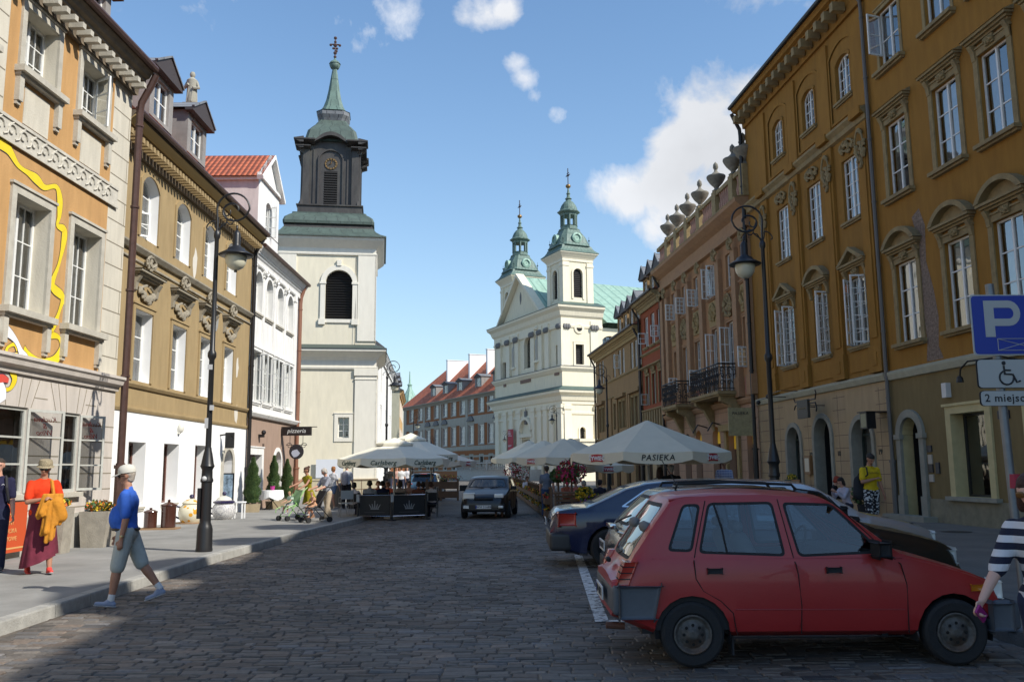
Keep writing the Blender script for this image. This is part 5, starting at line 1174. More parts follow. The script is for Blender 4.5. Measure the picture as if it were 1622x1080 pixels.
def green_spire():
 D = 260; p = at(648,742,D); z0 = at(648,640,D).z; zt = at(648,588,D).z; T = thing('church_spire','slender pale green copper spire far away above the orange roof','spire',(p.x,p.y,0))
 mb = MB(); mb.box(-2.2,2.2,-2.2,2.2,0,z0-.5); mb.build('tower_wall',TCREAM,T)
 h = zt-z0; mb = MB(); mb.lathe([(2.9,z0-.6),(2.6,z0+.8),(1.9,z0+2.2),(1.2,z0+3.6),(.7,z0+4.6),(.55,z0+5.4),(.8,z0+5.7),(.3,z0+6.3),(.12,z0+h)],8); mb.build('spire',COPPER2,T)
green_spire()
# ---------------------------------------------------------------- right-hand row (in shade)
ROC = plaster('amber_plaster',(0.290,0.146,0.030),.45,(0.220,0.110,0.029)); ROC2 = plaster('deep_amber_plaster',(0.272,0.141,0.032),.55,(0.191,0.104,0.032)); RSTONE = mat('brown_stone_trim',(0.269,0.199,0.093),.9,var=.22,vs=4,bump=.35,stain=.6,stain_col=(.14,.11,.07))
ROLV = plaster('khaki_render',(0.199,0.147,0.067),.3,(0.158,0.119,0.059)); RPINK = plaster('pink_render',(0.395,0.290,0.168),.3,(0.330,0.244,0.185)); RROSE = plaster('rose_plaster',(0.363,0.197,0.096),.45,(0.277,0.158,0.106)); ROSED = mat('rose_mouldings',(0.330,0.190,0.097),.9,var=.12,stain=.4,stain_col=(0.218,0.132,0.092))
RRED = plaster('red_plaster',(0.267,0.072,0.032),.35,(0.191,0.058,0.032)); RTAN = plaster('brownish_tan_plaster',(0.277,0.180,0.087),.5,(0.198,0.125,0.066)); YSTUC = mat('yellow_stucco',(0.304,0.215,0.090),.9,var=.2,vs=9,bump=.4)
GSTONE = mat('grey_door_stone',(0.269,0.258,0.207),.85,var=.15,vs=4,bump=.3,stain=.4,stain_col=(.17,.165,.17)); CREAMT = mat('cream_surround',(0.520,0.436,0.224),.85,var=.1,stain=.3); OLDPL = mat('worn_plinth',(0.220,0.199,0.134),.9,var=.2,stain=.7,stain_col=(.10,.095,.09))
RDARK = tile_mat('dull_tiles',(0.280,0.100,0.054),(.20,.075,.05)); BANDW = mat('pale_band',(0.363,0.347,0.254),.85,var=.1,stain=.3); JR = mat('joint_warm',(0.170,0.118,0.082),.95)  # last one: plain warm brown of the joints between blocks
D_R = Vector((-math.sin(rad(5.3)),math.cos(rad(5.3)),0))
def RF(sfar,off=0.):
 n = Vector((D_R.y,-D_R.x,0)); p = Vector((13.6,0,0))+D_R*sfar+n*off
 return Frame(p.x,p.y,180-5.3)
def wins(H,ops,**k):
 out = []
 sur = k.pop('sur',None); sl_ = k.pop('sl',None); ped = k.pop('ped',None); dep = k.get('depth',.2)
 for i,o in enumerate(ops):
  w = window(H,o[0],o[1],o[2],o[3],o[4] if len(o) > 4 else 0,**k); ww = o[1]-o[0]; hh = o[3]-o[2]
  if sur: surround(w,ww,hh,o[4] if len(o) > 4 else 0,dep=dep,**sur)
  if sl_: sill(w,ww,dep=dep,**sl_)
  if ped: pediment(w,ww,hh,ped[i] if isinstance(ped,(list,tuple)) else ped,m=RSTONE,dep=dep,gap=.42,rise=.5,over=.3,key_orn=True)
  out.append(w)
 return out
def house_R1():
 sf = 26.0; F = RF(sf); X = lambda s: sf-s; H = F.root('townhouse','plain amber townhouse with khaki ground floor, nearest on the right','house'); x1 = X(-2); Hh = 16.9
 cen = [24.55,22.08,20.05,18.0,15.9,13.8,11.5]; o1 = [(X(c+.56),X(c-.56),5.12,7.45) for c in cen]; o2 = [(X(c+.56),X(c-.56),9.45,11.72) for c in cen]; o3 = [(X(c+.58),X(c-.58),13.45,15.33) for c in cen]
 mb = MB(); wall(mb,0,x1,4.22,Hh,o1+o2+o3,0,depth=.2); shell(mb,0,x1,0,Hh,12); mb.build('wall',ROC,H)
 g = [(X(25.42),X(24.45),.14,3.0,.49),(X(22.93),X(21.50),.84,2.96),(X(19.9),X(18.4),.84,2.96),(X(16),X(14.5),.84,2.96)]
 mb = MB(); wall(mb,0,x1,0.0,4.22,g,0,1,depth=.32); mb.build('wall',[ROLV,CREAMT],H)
 mb = MB(); extr(mb,0,x1,[(.01,4.12),(-.08,4.14),(-.12,4.3),(-.12,4.36),(.01,4.42)]); mb.build('string_course',BANDW,H)
 S = dict(sw=.17,pr=.04,m=RSTONE)
 k1 = wins(H,o1,leafs=2,rows=3,depth=.1,gm=PANE_R,fw=.05,sur=S,sl=dict(over=.22,pr=.2,th=.1,m=RSTONE,brackets=False),ped='seg',curtain=2)
 k2 = wins(H,o2,leafs=2,rows=3,depth=.1,gm=PANE_R,fw=.05,sur=S,sl=dict(over=.22,pr=.2,th=.1,m=RSTONE),ped='hood')
 k3 = wins(H,o3,leafs=2,rows=2,depth=.1,gm=PANE_R,fw=.05,sur=dict(sw=.12,pr=.03,m=RSTONE),sl=dict(over=.2,pr=.2,th=.1,m=RSTONE))
 sash(k3[0],.5,1.3,-.56,rad(75)+math.pi/2*0,2,gm=PANE_R,z=.5)
 r = random.Random(4); pts = []
 c = [(24.05,8.6),(23.65,8.75),(23.45,8.2),(23.5,7.2),(23.25,6.4),(23.15,5.6),(23.3,4.8),(23.1,4.45),(23.9,4.45),(23.75,5.0),(23.85,5.9),(23.78,7.0),(23.82,7.9)]
 P = [(X(s)+r.uniform(-.05,.05),z) for s,z in c]
 mb = MB(); mb.add([(p[0],-.004,p[1]) for p in P],[tuple(range(len(P)))[::-1]]); mb.build('bare_patch',mat('bare_rubble',(.20,.145,.11),.95,var=.5,vs=14,bump=1.,bs=22),H)
 a,b,c_,d,rr = g[0]; mb = MB(); wall(mb,a-.02,b+.02,c_,d,(),y=.75); mb.quad((a,.3,c_),(a,.3,d),(a,.75,d),(a,.75,c_)); mb.quad((b,.3,c_),(b,.75,c_),(b,.75,d),(b,.3,d)); mb.quad((a,.3,d),(b,.3,d),(b,.75,d),(a,.75,d)); mb.build('door',DARK,H)
 mb = MB(); P = arch(a,b,d,rr,14); Q = arch(a-.22,b+.22,d+.22,rr+.22,14)
 for k in range(14): mb.prism([P[k],P[k+1],Q[k+1],Q[k]],-.09,.003)
 for s0,s1 in ((a-.22,a),(b,b+.22)): mb.box(s0,s1,-.09,.003,.3,d-rr); mb.box(s0-.05,s1+.05,-.13,.003,d-rr-.12,d-rr+.02); mb.box(s0-.04,s1+.04,-.12,.003,.13,.8)
 mb.build('door_surround',GSTONE,H); mb = MB(); mb.box(a-.6,b+.6,-.45,.0,.1,.27); mb.build('door_step',GSTONE,H)
 for w in wins(H,g[1:],leafs=1,rows=1,depth=.3,fm=mat('black_frame',(.02,.02,.02),.4),gm=PANE,fw=.06,curtain=0): pass
 for o in g[1:]:
  mb = MB(); w = o[1]-o[0]
  mb.box(o[0]-.22,o[0],-.06,.003,o[2],o[3]+.2); mb.box(o[1],o[1]+.22,-.06,.003,o[2],o[3]+.2); mb.box(o[0],o[1],-.06,.003,o[3],o[3]+.2); mb.box(o[0]-.3,o[1]+.3,-.1,.003,o[3]+.2,o[3]+.27); mb.build('window_surround',CREAMT,H); mb = MB(); mb.box(o[0]-.34,o[1]+.34,-.16,.003,o[2]-.1,o[2]); mb.build('sill',GSTONE,H)
 mb = MB(); wall(mb,0,a-.22,0,.72,(),y=-.05); wall(mb,b+.22,x1,0,.72,(),y=-.05); mb.box(b+.22,x1,-.05,.01,.72,.75); mb.box(0,a-.22,-.05,.01,.72,.75); mb.build('plinth',OLDPL,H)
 mb = MB(); xb = X(23.6)
 mb.prism([(xb-.2,3.75),(xb+.0,3.75),(xb+.02,3.98),(xb-.05,4.08),(xb-.2,4.05)],-.16,-.0) if False else mb.box(X(23.08),X(22.88),-.14,0,3.40,3.78); mb.build('alarm_box',mat('alarm_white',(.6,.58,.55),.5),H)
 mb = MB(); xl = F.px(1522,592,-.75)[0]; mb.tube([(xl+1.2,-.02,4.02),(xl+1.2,-.5,4.1),(xl+.3,-.75,4.1),(xl,-.75,3.95),(xl-.06,-.75,3.75)],.022,6); mb.lathe([(.09,0),(.07,.12),(.03,.16)],10,(xl-.06,-.75,3.63)); mb.build('wall_spotlight',IRON,H)
 for s,z,w_,h_,nm,cc in ((24.05,2.0,.2,.18,'plaque',(.03,.03,.035)),(24.05,1.45,.2,.22,'plaque',(.035,.03,.03)),(24.05,1.68,.18,.25,'plaque',(.4,.36,.3)),(24.05,1.2,.2,.2,'plaque',(.42,.38,.32)),(23.72,1.42,.16,.3,'intercom',(.03,.03,.035)),(20.95,2.72,.16,.2,'plaque',(.03,.03,.03)),(20.7,2.72,.16,.2,'plaque',(.03,.03,.03))):
  mb = MB(); mb.box(X(s)-w_/2,X(s)+w_/2,-.04,0,z,z+h_); mb.build(nm,mat('fit%d' % int(cc[0]*1000),cc,.5),H)
 cornice(H,0,x1,Hh+.2,.6,.9,ROC2,dent=.55,dsz=(.2,.28,.2),mg=PIPE_D,dm=RSTONE); mb = MB(); gable_roof(mb,0,x1,Hh+.25,-.6,12,33); mb.build('roof',RDARK,H)
 for s in (24.5,19.5,14,9.2,4.6,1.2): dormer(H,X(s),1.7,Hh+.7,1.6,.4,ROC2,LEAD,2.6)  # dormers hidden by the eave, added to break up the roof's shadow edge
 downpipe(H,.12,.13,Hh,mat('grey_downpipe',(.12,.11,.10),.5),.5,-.1,.06)
house_R1()
def house_R2():
 sf = 36.45; F = RF(sf); X = lambda s: sf-s; H = F.root('townhouse','amber townhouse with pilasters and a pink ground floor, second on the right','house'); x1 = X(26.02); Hh = 16.9
 cen = [32.95,30.15,27.45]; o1 = [(X(c+.56),X(c-.56),5.42,7.62) for c in cen]; o2 = [(X(c+.54),X(c-.54),9.52,11.62) for c in cen]; o3 = [(X(c+.5),X(c-.5),13.65,15.15,.22) for c in cen]
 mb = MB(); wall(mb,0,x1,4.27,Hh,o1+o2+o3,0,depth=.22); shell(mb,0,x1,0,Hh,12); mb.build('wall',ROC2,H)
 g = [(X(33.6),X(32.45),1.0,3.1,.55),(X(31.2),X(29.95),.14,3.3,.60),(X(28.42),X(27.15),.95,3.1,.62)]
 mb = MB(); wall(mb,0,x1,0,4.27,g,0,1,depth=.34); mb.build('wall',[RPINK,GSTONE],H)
 mb = MB(); extr(mb,0,x1,[(.01,4.15),(-.08,4.17),(-.14,4.32),(-.14,4.38),(.01,4.44)]); mb.build('string_course',BANDW,H)
 mb = MB(); extr(mb,0,x1,[(.01,12.35),(-.12,12.4),(-.14,12.55),(-.26,12.68),(-.26,12.76),(.01,12.84)]); mb.build('string_course',RSTONE,H)
 mb = MB()
 for s in (34.55,31.55,28.8,26.4):
  mb.mark(); mb.box(X(s)-.32,X(s)+.32,-.10,.003,4.45,12.35); mb.box(X(s)-.2,X(s)+.2,-.14,-.098,5.5,11.6); mb.box(X(s)-.38,X(s)+.38,-.15,.003,4.45,5.25); mb.box(X(s)-.14,X(s)+.14,-.17,-.148,4.65,5.05); mb.box(X(s)-.36,X(s)+.36,-.08,.003,12.84,16.0); mb.box(X(s)-.36,X(s)+.36,-.30,.003,12.55,12.8)
 mb.each('pilaster',ROC,H)
 for i,s in enumerate((34.55,31.55,28.8,26.4)): relief(H,X(s),11.55,.55,1.3,RSTONE,9,30,'pilaster_ornament',hang=False,y=-.13)
 for s in cen: relief(H,X(s),11.98,.9,.5,RSTONE,12,26,'crest_ornament',hang=False,y=-.02)
 for s in cen:
  mb = MB(); P = [(X(s)-.95,13.0),(X(s)+.95,13.0),(X(s)+.95,15.35)]+arch(X(s)-.95,X(s)+.95,15.75,.35,8)[::-1]+[(X(s)-.95,15.35)]
  Q = [(X(s)-.87,13.08),(X(s)+.87,13.08),(X(s)+.87,15.33)]+arch(X(s)-.87,X(s)+.87,15.67,.33,8)[::-1]+[(X(s)-.87,15.33)]
  for k in range(len(P)): k2 = (k+1) % len(P); mb.add([(P[k][0],-.05,P[k][1]),(P[k2][0],-.05,P[k2][1]),(Q[k2][0],-.05,Q[k2][1]),(Q[k][0],-.05,Q[k][1]),(P[k][0],0,P[k][1]),(P[k2][0],0,P[k2][1])],[(0,1,2,3),(4,5,1,0)])
  mb.build('panel_moulding',ROC,H)
 k1 = wins(H,o1,leafs=2,rows=5,cols=2,bar=.025,depth=.1,gm=PANE_R,fw=.05,sl=dict(over=.15,pr=.12,th=.08,m=RSTONE),ped=['tri','seg','tri'],curtain=2)
 k2 = wins(H,o2,leafs=2,rows=5,cols=2,bar=.025,depth=.1,gm=PANE_R,fw=.05,sl=dict(over=.12,pr=.12,th=.08,m=RSTONE),curtain=1)
 k3 = wins(H,o3,leafs=2,rows=4,cols=2,bar=.025,depth=.1,gm=PANE_R,fw=.05,sl=dict(over=.12,pr=.12,th=.08,m=RSTONE),curtain=0,sur=dict(sw=.1,pr=.04,m=ROC2))
 for i,w in enumerate(k1): sash(w,.56,2.15,-.56,rad((60,15,50)[i]),5,2,gm=PANE_R,z=.02); sash(w,.56,2.15,-.56+1.12,rad(180-(95,100,80)[i]),5,2,gm=PANE_R,z=.02)
 mb = MB()
 for s in cen: mb.mark(); mb.box(X(s)-.75,X(s)+.75,-.04,.003,4.6,5.2)
 mb.each('apron_panel',ROC,H)
 joints(H,0,x1,.55,4.0,.42,JR,ops=[(o[0]-.26,o[1]+.26,0,o[3]+.3) for o in g]+[(X(33.9),X(32.1),2.6,4.2),(X(31.45),X(29.7),3,4.2),(X(28.8),X(26.8),2.9,4.2)])
 mb = MB()
 for s in (34.3,31.75,29.35,26.6): mb.box(X(s)-.008,X(s)+.008,-.005,.004,.2,4.0)
 mb.build('stone_joints',JR,H)
 for i,(a,b,c_,d,rr) in enumerate(g):
  mb = MB(); P = arch(a,b,d,rr,14); Q = arch(a-.17,b+.17,d+.17,rr+.17,14)
  for k in range(14): mb.prism([P[k],P[k+1],Q[k+1],Q[k]],-.06,.003)
  zb = c_ if i != 1 else .13; mb.box(a-.17,a,-.06,.003,zb,d-rr); mb.box(b,b+.17,-.06,.003,zb,d-rr)
  if i != 1: mb.box(a-.22,b+.22,-.2,.003,c_-.1,c_)
  mb.build('door_surround' if i == 1 else 'window_surround',GSTONE,H)
  if i != 1: window(H,a,b,c_,d,rr,leafs=1,rows=1,transom=.78,depth=.3,fm=mat('dark_green_frame',(.02,.035,.03),.4),gm=PANE,curtain=3,fw=.07)
  else:
   mb = MB(); wall(mb,a-.02,b+.02,c_,d,(),y=.9); mb.quad((a,.33,c_),(a,.33,d),(a,.9,d),(a,.9,c_)); mb.quad((b,.33,c_),(b,.9,c_),(b,.9,d),(b,.33,d)); mb.quad((a,.33,d),(b,.33,d),(b,.9,d),(a,.9,d)); mb.build('door',DARK,H)
 for t_,s_ in (('19',31.6),('18',29.42),('19',26.72)):
  me = text_mesh(t_,.24,.008); me.materials.append(IRON); o = put('house_number',me,H,(X(s_),-.012,2.05)); o.rotation_euler.x = rad(90)
 cornice(H,0,x1,Hh+.2,.6,.9,ROC2,dent=.62,dsz=(.22,.3,.3),mg=PIPE_D,dm=RSTONE); mb = MB(); gable_roof(mb,0,x1,Hh+.25,-.6,12,33); mb.build('roof',RDARK,H)
 downpipe(H,-.05,.13,Hh,PIPE_D,.55,-.2,.085,foot=2.2)
 return H,F
HR2,FR2 = house_R2()
def balcony(par,xa,xb,z,pr=.95):
 mb = MB(); mb.box(xa-.1,xb+.1,-pr-.08,0,z-.14,z); mb.box(xa,xb,-pr,0,z-.22,z-.14)
 for x in (xa+.3,xb-.3):
  mb.prism([(0,z-.22),(-pr+.1,z-.22),(-pr+.12,z-.42),(-.5,z-.6),(-.25,z-1.1),(0,z-1.6)],x-.16,x+.16,axis='x')
 b = mb.build('balcony',RSTONE,par); R = MB(); h = 1.2; r = random.Random(2)
 def panel(p0,p1):
  d = Vector(p1)-Vector(p0); L_ = d.length; d.normalize(); up = Vector((0,0,1)); q = Vector(p0)
  R.tube([p0,p1],.02,5); R.tube([q+up*h,Vector(p1)+up*h],.035,5); R.tube([q+up*.12,Vector(p1)+up*.12],.018,4); R.tube([q+up*(h-.14),Vector(p1)+up*(h-.14)],.018,4)
  n = max(2,int(L_/.3))
  for k in range(n+1): R.tube([q+d*L_*k/n,q+d*L_*k/n+up*h],.014,4)
  for k in range(n):
   c = q+d*L_*(k+.5)/n; w = L_/n*.42
   for zc,s in ((.36,1),(.66,-1),(.92,1)):
    pts = [c+d*(w*(1-t*.085)*math.cos(t*.62))*s+up*(zc+.15*(1-t*.085)*math.sin(t*.62)) for t in range(11)]; R.tube(pts,.019,4)
   R.tube([c+up*.12,c+up*.5+d*w*.5,c+up*.8-d*w*.5,c+up*1.05],.016,4)
 panel((xa,0,z),(xa,-pr,z)); panel((xa,-pr,z),(xb,-pr,z)); panel((xb,-pr,z),(xb,0,z)); R.build('railing',IRON,b)
 return b
def house_R3():
 sf = 51.0; F = RF(sf); X = lambda s: sf-s; H = F.root('palace','rose palace with roof balustrade, two wrought iron balconies and giant pilasters','palace'); x1 = X(36.5); Hh = 13.0
 c2 = [48.35,46.3,44.15,41.85,39.2,36.95]; c2 = [48.35,46.3,44.15,41.85,39.15]; e = [37.1]
 o2 = [(X(c+.52),X(c-.52),9.75,11.35) for c in c2]+[(X(37.35),X(36.55)-.0,9.75,11.35)]
 o2 = [(X(c+.52),X(c-.52),9.75,11.35) for c in (48.35,46.3,44.15,41.75,39.15,37.25)]
 o1 = [(X(c+.52),X(c-.52),zb,8.0) for c,zb in ((48.2,5.75),(46.35,4.75),(44.2,5.75),(41.2,4.75),(39.0,5.75),(37.2,5.95))]
 o1 = [(X(48.65),X(47.65),5.75,8.0),(X(46.9),X(45.85),4.78,8.0),(X(44.75),X(43.7),5.75,8.0),(X(41.95),X(40.95),4.78,8.2),(X(39.85),X(38.75),4.78,8.2),(X(37.7),X(36.75),5.9,8.1)]
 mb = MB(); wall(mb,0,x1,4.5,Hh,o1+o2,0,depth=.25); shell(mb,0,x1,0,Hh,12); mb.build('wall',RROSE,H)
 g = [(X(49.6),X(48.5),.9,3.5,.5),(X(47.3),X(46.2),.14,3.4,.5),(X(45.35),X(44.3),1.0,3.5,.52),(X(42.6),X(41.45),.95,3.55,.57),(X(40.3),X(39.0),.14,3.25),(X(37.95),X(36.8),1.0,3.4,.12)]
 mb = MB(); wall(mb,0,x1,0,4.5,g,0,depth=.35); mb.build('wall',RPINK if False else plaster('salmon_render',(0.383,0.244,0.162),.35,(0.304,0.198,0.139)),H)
 mb = MB(); extr(mb,0,x1,[(.01,4.32),(-.1,4.36),(-.18,4.5),(-.18,4.58),(.01,4.64)]); mb.build('string_course',ROSED,H)
 joints(H,0,x1,.55,4.2,.45,JR,ops=[(o[0]-.06,o[1]+.06,0,o[3]+.05) for o in g])
 mb = MB()
 for s in (50.5,49.5,47.35,45.35,43.1,40.45,38.25,36.72): mb.mark(); mb.box(X(s)-.26,X(s)+.26,-.2,.003,4.65,11.3); mb.box(X(s)-.32,X(s)+.32,-.26,.003,4.65,5.5)
 mb.each('pilaster',ROSED,H)
 for s in (50.5,49.5,47.35,45.35,43.1,40.45,38.25,36.72): relief(H,X(s),11.55,.62,.6,RSTONE,21,24,'capital',hang=False,y=-.26)
 for i,s in enumerate((48.3,44.2,41.6,37.25)):
  mb = MB(); mb.box(X(s)-.6,X(s)+.6,-.05,.003,8.35,9.55); mb.build('stucco_panel',YSTUC,H); relief(H,X(s),8.95,.95,1.0,YSTUC,31+i % 2,34,'stucco_ornament',hang=False,y=-.05)
 for s in (46.35,39.4): relief(H,X(s),8.9,1.1,1.3,RSTONE,41,40,'cartouche',hang=False,y=-.06)
 mb = MB()
 for s in (48.2,44.2,37.25): mb.mark(); mb.box(X(s)-.55,X(s)+.55,-.03,.003,4.75,5.5)
 mb.each('apron_panel',mat('dark_rose',(.36,.15,.10),.9),H)
 k1 = wins(H,o1,leafs=2,rows=5,cols=2,bar=.025,depth=.12,gm=PANE_R,fw=.05,sur=dict(sw=.1,pr=.04,m=ROSED)); k2 = wins(H,o2,leafs=2,rows=3,cols=2,bar=.025,depth=.12,gm=PANE_R,fw=.05,sl=dict(over=.1,pr=.12,th=.07,m=ROSED))
 for w,wd,hh,sd,an,z in ((k1[3],.5,3.2,-.5,80,0),(k1[4],.5,3.2,-.5,85,0),(k1[0],.5,.8,-.5,85,0),(k1[2],.5,.8,-.5,85,0),(k1[5],.5,.9,-.5,70,0),(k2[0],.5,.9,-.5,80,.1),(k2[1],.5,.9,-.5,80,.1),(k2[2],.5,.9,-.5,80,.1),(k2[3],.5,1.5,-.5,75,0),(k2[3],.5,1.5,.5,100,0)):
  sash(w,wd,hh,sd,rad(an),4,2,gm=PANE_R,z=z+.02)
 balcony(H,X(42.6),X(38.4),4.95,1.0); balcony(H,X(47.8),X(45.1),4.85,1.0)
 YB = mat('yellow_blind',(.62,.38,.03),.8,var=.1,emit=.18)  # blind cloth given a faint glow of its own
 for i,(a,b,c_,d,*rr) in enumerate(g):
  rr = rr[0] if rr else 0
  w = window(H,a,b,c_,d,rr,leafs=1,rows=1,depth=.3,fm=BROWNPAINT,gm=PANE,curtain=0,fw=.07)
  mb = MB(); hh = d-c_; ww = b-a; P = arch(-ww/2+.03,ww/2-.03,hh-.03,rr,10); mb.add([(p[0],-.06,p[1]) for p in [(-ww/2+.03,hh-.8),(ww/2-.03,hh-.8)]+P[::-1]],[tuple(range(len(P)+2))]);
  if i != 1: mb.build('yellow_blind',YB,w)
  mb = MB()
  if c_ > .5: mb.box(a-.12,b+.12,-.12,.003,c_-.1,c_); mb.build('sill',RSTONE,H)
 a,b,c_,d = g[4]; mb = MB(); mb.box(a-.3,a,-.12,.003,.13,d); mb.box(b,b+.3,-.12,.003,.13,d); mb.box(a-.4,b+.4,-.35,.003,d,d+.3); mb.build('door_surround',YSTUC,H)
 for s in (43.3,41.0): mb = MB(); mb.tube([(X(s),0,3.55),(X(s)+.05,-.5,3.7),(X(s),-.75,3.3)],.035,5); mb.build('bracket',IRON,H)
 mb = MB(); extr(mb,0,x1+.1,[(.01,11.85),(-.2,11.9),(-.22,12.15),(-.12,12.2),(-.12,12.6),(-.35,12.75),(-.6,12.95),(-.62,13.1),(-.3,13.2),(.01,13.2)]); mb.build('cornice',ROSED,H)
 mb = MB(); extr(mb,0,x1+.1,[(-.63,13.1),(-.63,13.16),(.02,13.3),(.02,13.2)]); mb.build('cornice_flashing',RSTONE,H)
 mb = MB(); mb.box(0,x1,-.2,.1,13.2,13.42); mb.box(0,x1,-.2,.1,14.35,14.55); n = 0
 us = [48.9,47.0,45.0,42.85,40.3,37.95,36.6]
 for s in us: mb.box(X(s)-.26,X(s)+.26,-.24,.14,13.2,14.62)
 mb.build('parapet',RSTONE,H)
 mb = MB(); s = 50.6
 while s > 36.6:
  if all(abs(s-q) > .38 for q in us): mb.mark(); mb.lathe([(.07,13.42),(.11,13.65),(.12,13.78),(.055,14.05),(.09,14.35)],6,(X(s),-.05,0))
  s -= .26
 mb.each('baluster',mat('rose_baluster',(.34,.20,.15),.9),H,smooth=True)
 UR = mat('urn_stone',(.20,.185,.15),.9,var=.3,vs=6,bump=.4)
 mb = MB(); mb.lathe([(.2,0),(.22,.06),(.1,.14),(.12,.22),(.3,.42),(.42,.62),(.46,.72),(.44,.78),(.3,.82),(.2,.9),(.09,1.0),(.07,1.08),(.13,1.2),(.11,1.36),(.03,1.46),(0,1.5)],14); me = mb.mesh('urn',UR,True)
 for i,s in enumerate(us[:7]):
  p = F.w(X(s),-.05,14.62); put('stone_urn',me,None,p,0,['lidded stone urn on the palace balustrade farthest from the camera','lidded stone urn on the palace balustrade, second from its far end','lidded stone urn on the palace balustrade, third from its far end','lidded stone urn in the middle of the palace balustrade','lidded stone urn on the palace balustrade, third from the amber house','lidded stone urn on the palace balustrade, second from the amber house','stone urn half hidden against the amber house at the end of the palace balustrade'][i],'urn','stone urns along the palace balustrade')
 mb = MB(); gable_roof(mb,0,x1,13.1,.2,12,25); mb.build('roof',RDARK,H)
 downpipe(H,.1,.13,12.9,PIPE_D,.5,-.14,.075)
house_R3()
def house_R45():
 sf = 56.3; F = RF(sf); X = lambda s: sf-s; H = F.root('townhouse','narrow red townhouse with small gabled dormers between the rose palace and the tan house','house'); x1 = X(51.0); Hh = 12.0
 cen = [54.4,52.75,51.95-.9]; cen = [54.45,52.75,51.7]; cen = [54.9,53.3,51.75]
 o2 = [(X(c+.48),X(c-.48),9.15,11.1) for c in cen]; o1 = [(X(c+.42),X(c-.42),5.5,7.35) for c in cen]
 mb = MB(); wall(mb,0,x1,4.0,Hh,o1+o2,0,depth=.2); shell(mb,0,x1,0,Hh,12); mb.build('wall',RRED,H)
 mb = MB(); wall(mb,0,x1,0,4.0,[(X(55.8),X(54.3),.2,3),(X(53.3),X(51.8),.9,3)],0,depth=.3); mb.build('wall',RPINK,H)
 mb = MB()
 for z,pr in ((8.75,.14),(7.9,.25),(5.2,.14),(4.05,.2)): extr(mb,0,x1,[(.01,z-.12),(-pr,z-.03),(-pr,z+.03),(.01,z+.08)])
 mb.build('string_courses',RSTONE,H); mb = MB()
 for k in range(9): x = x1*(k+.5)/9; mb.box(x-.12,x+.12,-.12,.003,4.1,5.1)
 mb.build('apron_pilasters',RSTONE,H)
 for s in cen: relief(H,X(s),7.62,.8,.4,RSTONE,51,20,'stucco_ornament',hang=False,y=-.05)
 for o in ((X(55.8),X(54.3),.2,3),(X(53.3),X(51.8),.9,3)): window(H,*o,leafs=2,rows=1,fm=BROWNPAINT,curtain=0)
 k2 = wins(H,o2,leafs=2,rows=2,depth=.1,gm=PANE_R,fw=.06,curtain=1,sl=dict(m=RSTONE)); k1 = wins(H,o1,leafs=2,rows=3,depth=.12,fm=GREYPAINT,gm=PANE_R,fw=.06,sur=dict(sw=.1,pr=.05,m=RSTONE))
 sash(k2[0],.5,.7,-.48,rad(95),2,gm=PANE_R,z=.3); sash(k2[2],.5,.7,-.48,rad(85),2,gm=PANE_R,z=.3); sash(k1[0],.45,.7,-.42,rad(95),2,gm=PANE_R,fm=GREYPAINT)
 cornice(H,0,x1,Hh+.1,.65,.6,RSTONE,mg=PIPE_D); mb = MB(); gable_roof(mb,0,x1,Hh+.12,-.6,12,36); mb.build('roof',RDARK,H)
 for k in range(3): dormer(H,.9+k*1.75,1.2,Hh+.5,1.25,.15,RTAN,LEAD,2.4,.75)
 downpipe(H,.0,.13,11.9,PIPE_D,.55,-.14,.08)
 sf = 72.2; F = RF(sf); X = lambda s: sf-s; H = F.root('townhouse','long brownish tan townhouse with gabled dormers, last of the right row before the church','house'); x1 = X(56.35); Hh = 10.75
 cs = [70.6,69.3,65.9-1.0,63.0,61.8,59.1,57.95,56.85]; o2 = [(X(c+.42),X(c-.42),8.3,10.1) for c in cs]; o1 = [(X(c+.42),X(c-.42),4.45,6.35) for c in cs]
 g = [(X(c+.7),X(c-.7),.3,2.9) for c in (69.8,66.8,64.2,61,58.2)]
 mb = MB(); wall(mb,0,x1,0,Hh,g+o1+o2,0,depth=.2); shell(mb,0,x1,0,Hh,12); mb.build('wall',RTAN,H)
 mb = MB()
 for z,pr in ((8.15,.12),(6.9,.12),(3.9,.2),(3.4,.05)): extr(mb,0,x1,[(.01,z-.12),(-pr,z-.03),(-pr,z+.03),(.01,z+.08)])
 mb.build('string_courses',RSTONE,H); mb = MB()
 for s in (71.6,68,66.2,64.0,60.6,60.0): mb.box(X(s)-.2,X(s)+.2,-.1,.003,4.0,6.85)
 for (sa,sb) in ((59.8,56.4),(63.9,61.0),(71.4,68.6)): mb.box(X(sa),X(sb),-.3,.003,6.6,6.85)
 mb.each('pilaster',RTAN,H)
 k2 = wins(H,o2,leafs=2,rows=2,depth=.1,gm=PANE_R,fw=.06,curtain=1); k1 = wins(H,o1,leafs=2,rows=3,depth=.14,fm=GREYPAINT,gm=PANE_R,fw=.06,sur=dict(sw=.09,pr=.05,m=RSTONE)); wins(H,g,leafs=2,rows=1,fm=BROWNPAINT,gm=PANE,curtain=0)
 sash(k2[3],.42,1.0,-.42,rad(85),2,gm=PANE_R,z=.5)
 cornice(H,0,x1,Hh+.1,.6,.55,YSTUC,mg=PIPE_D); mb = MB(); gable_roof(mb,0,x1,Hh+.12,-.6,12,36); mb.build('roof',RDARK,H)
 for k in range(4): dormer(H,x1-1.3-k*1.9,1.35,Hh+.5,1.4,.15,RTAN,LEAD,2.4,.75)
 downpipe(H,x1-.1,.13,10.7,PIPE_D,.5,-.14,.08); downpipe(H,.15,.13,10.7,PIPE_D,.5,-.14,.08)
house_R45()
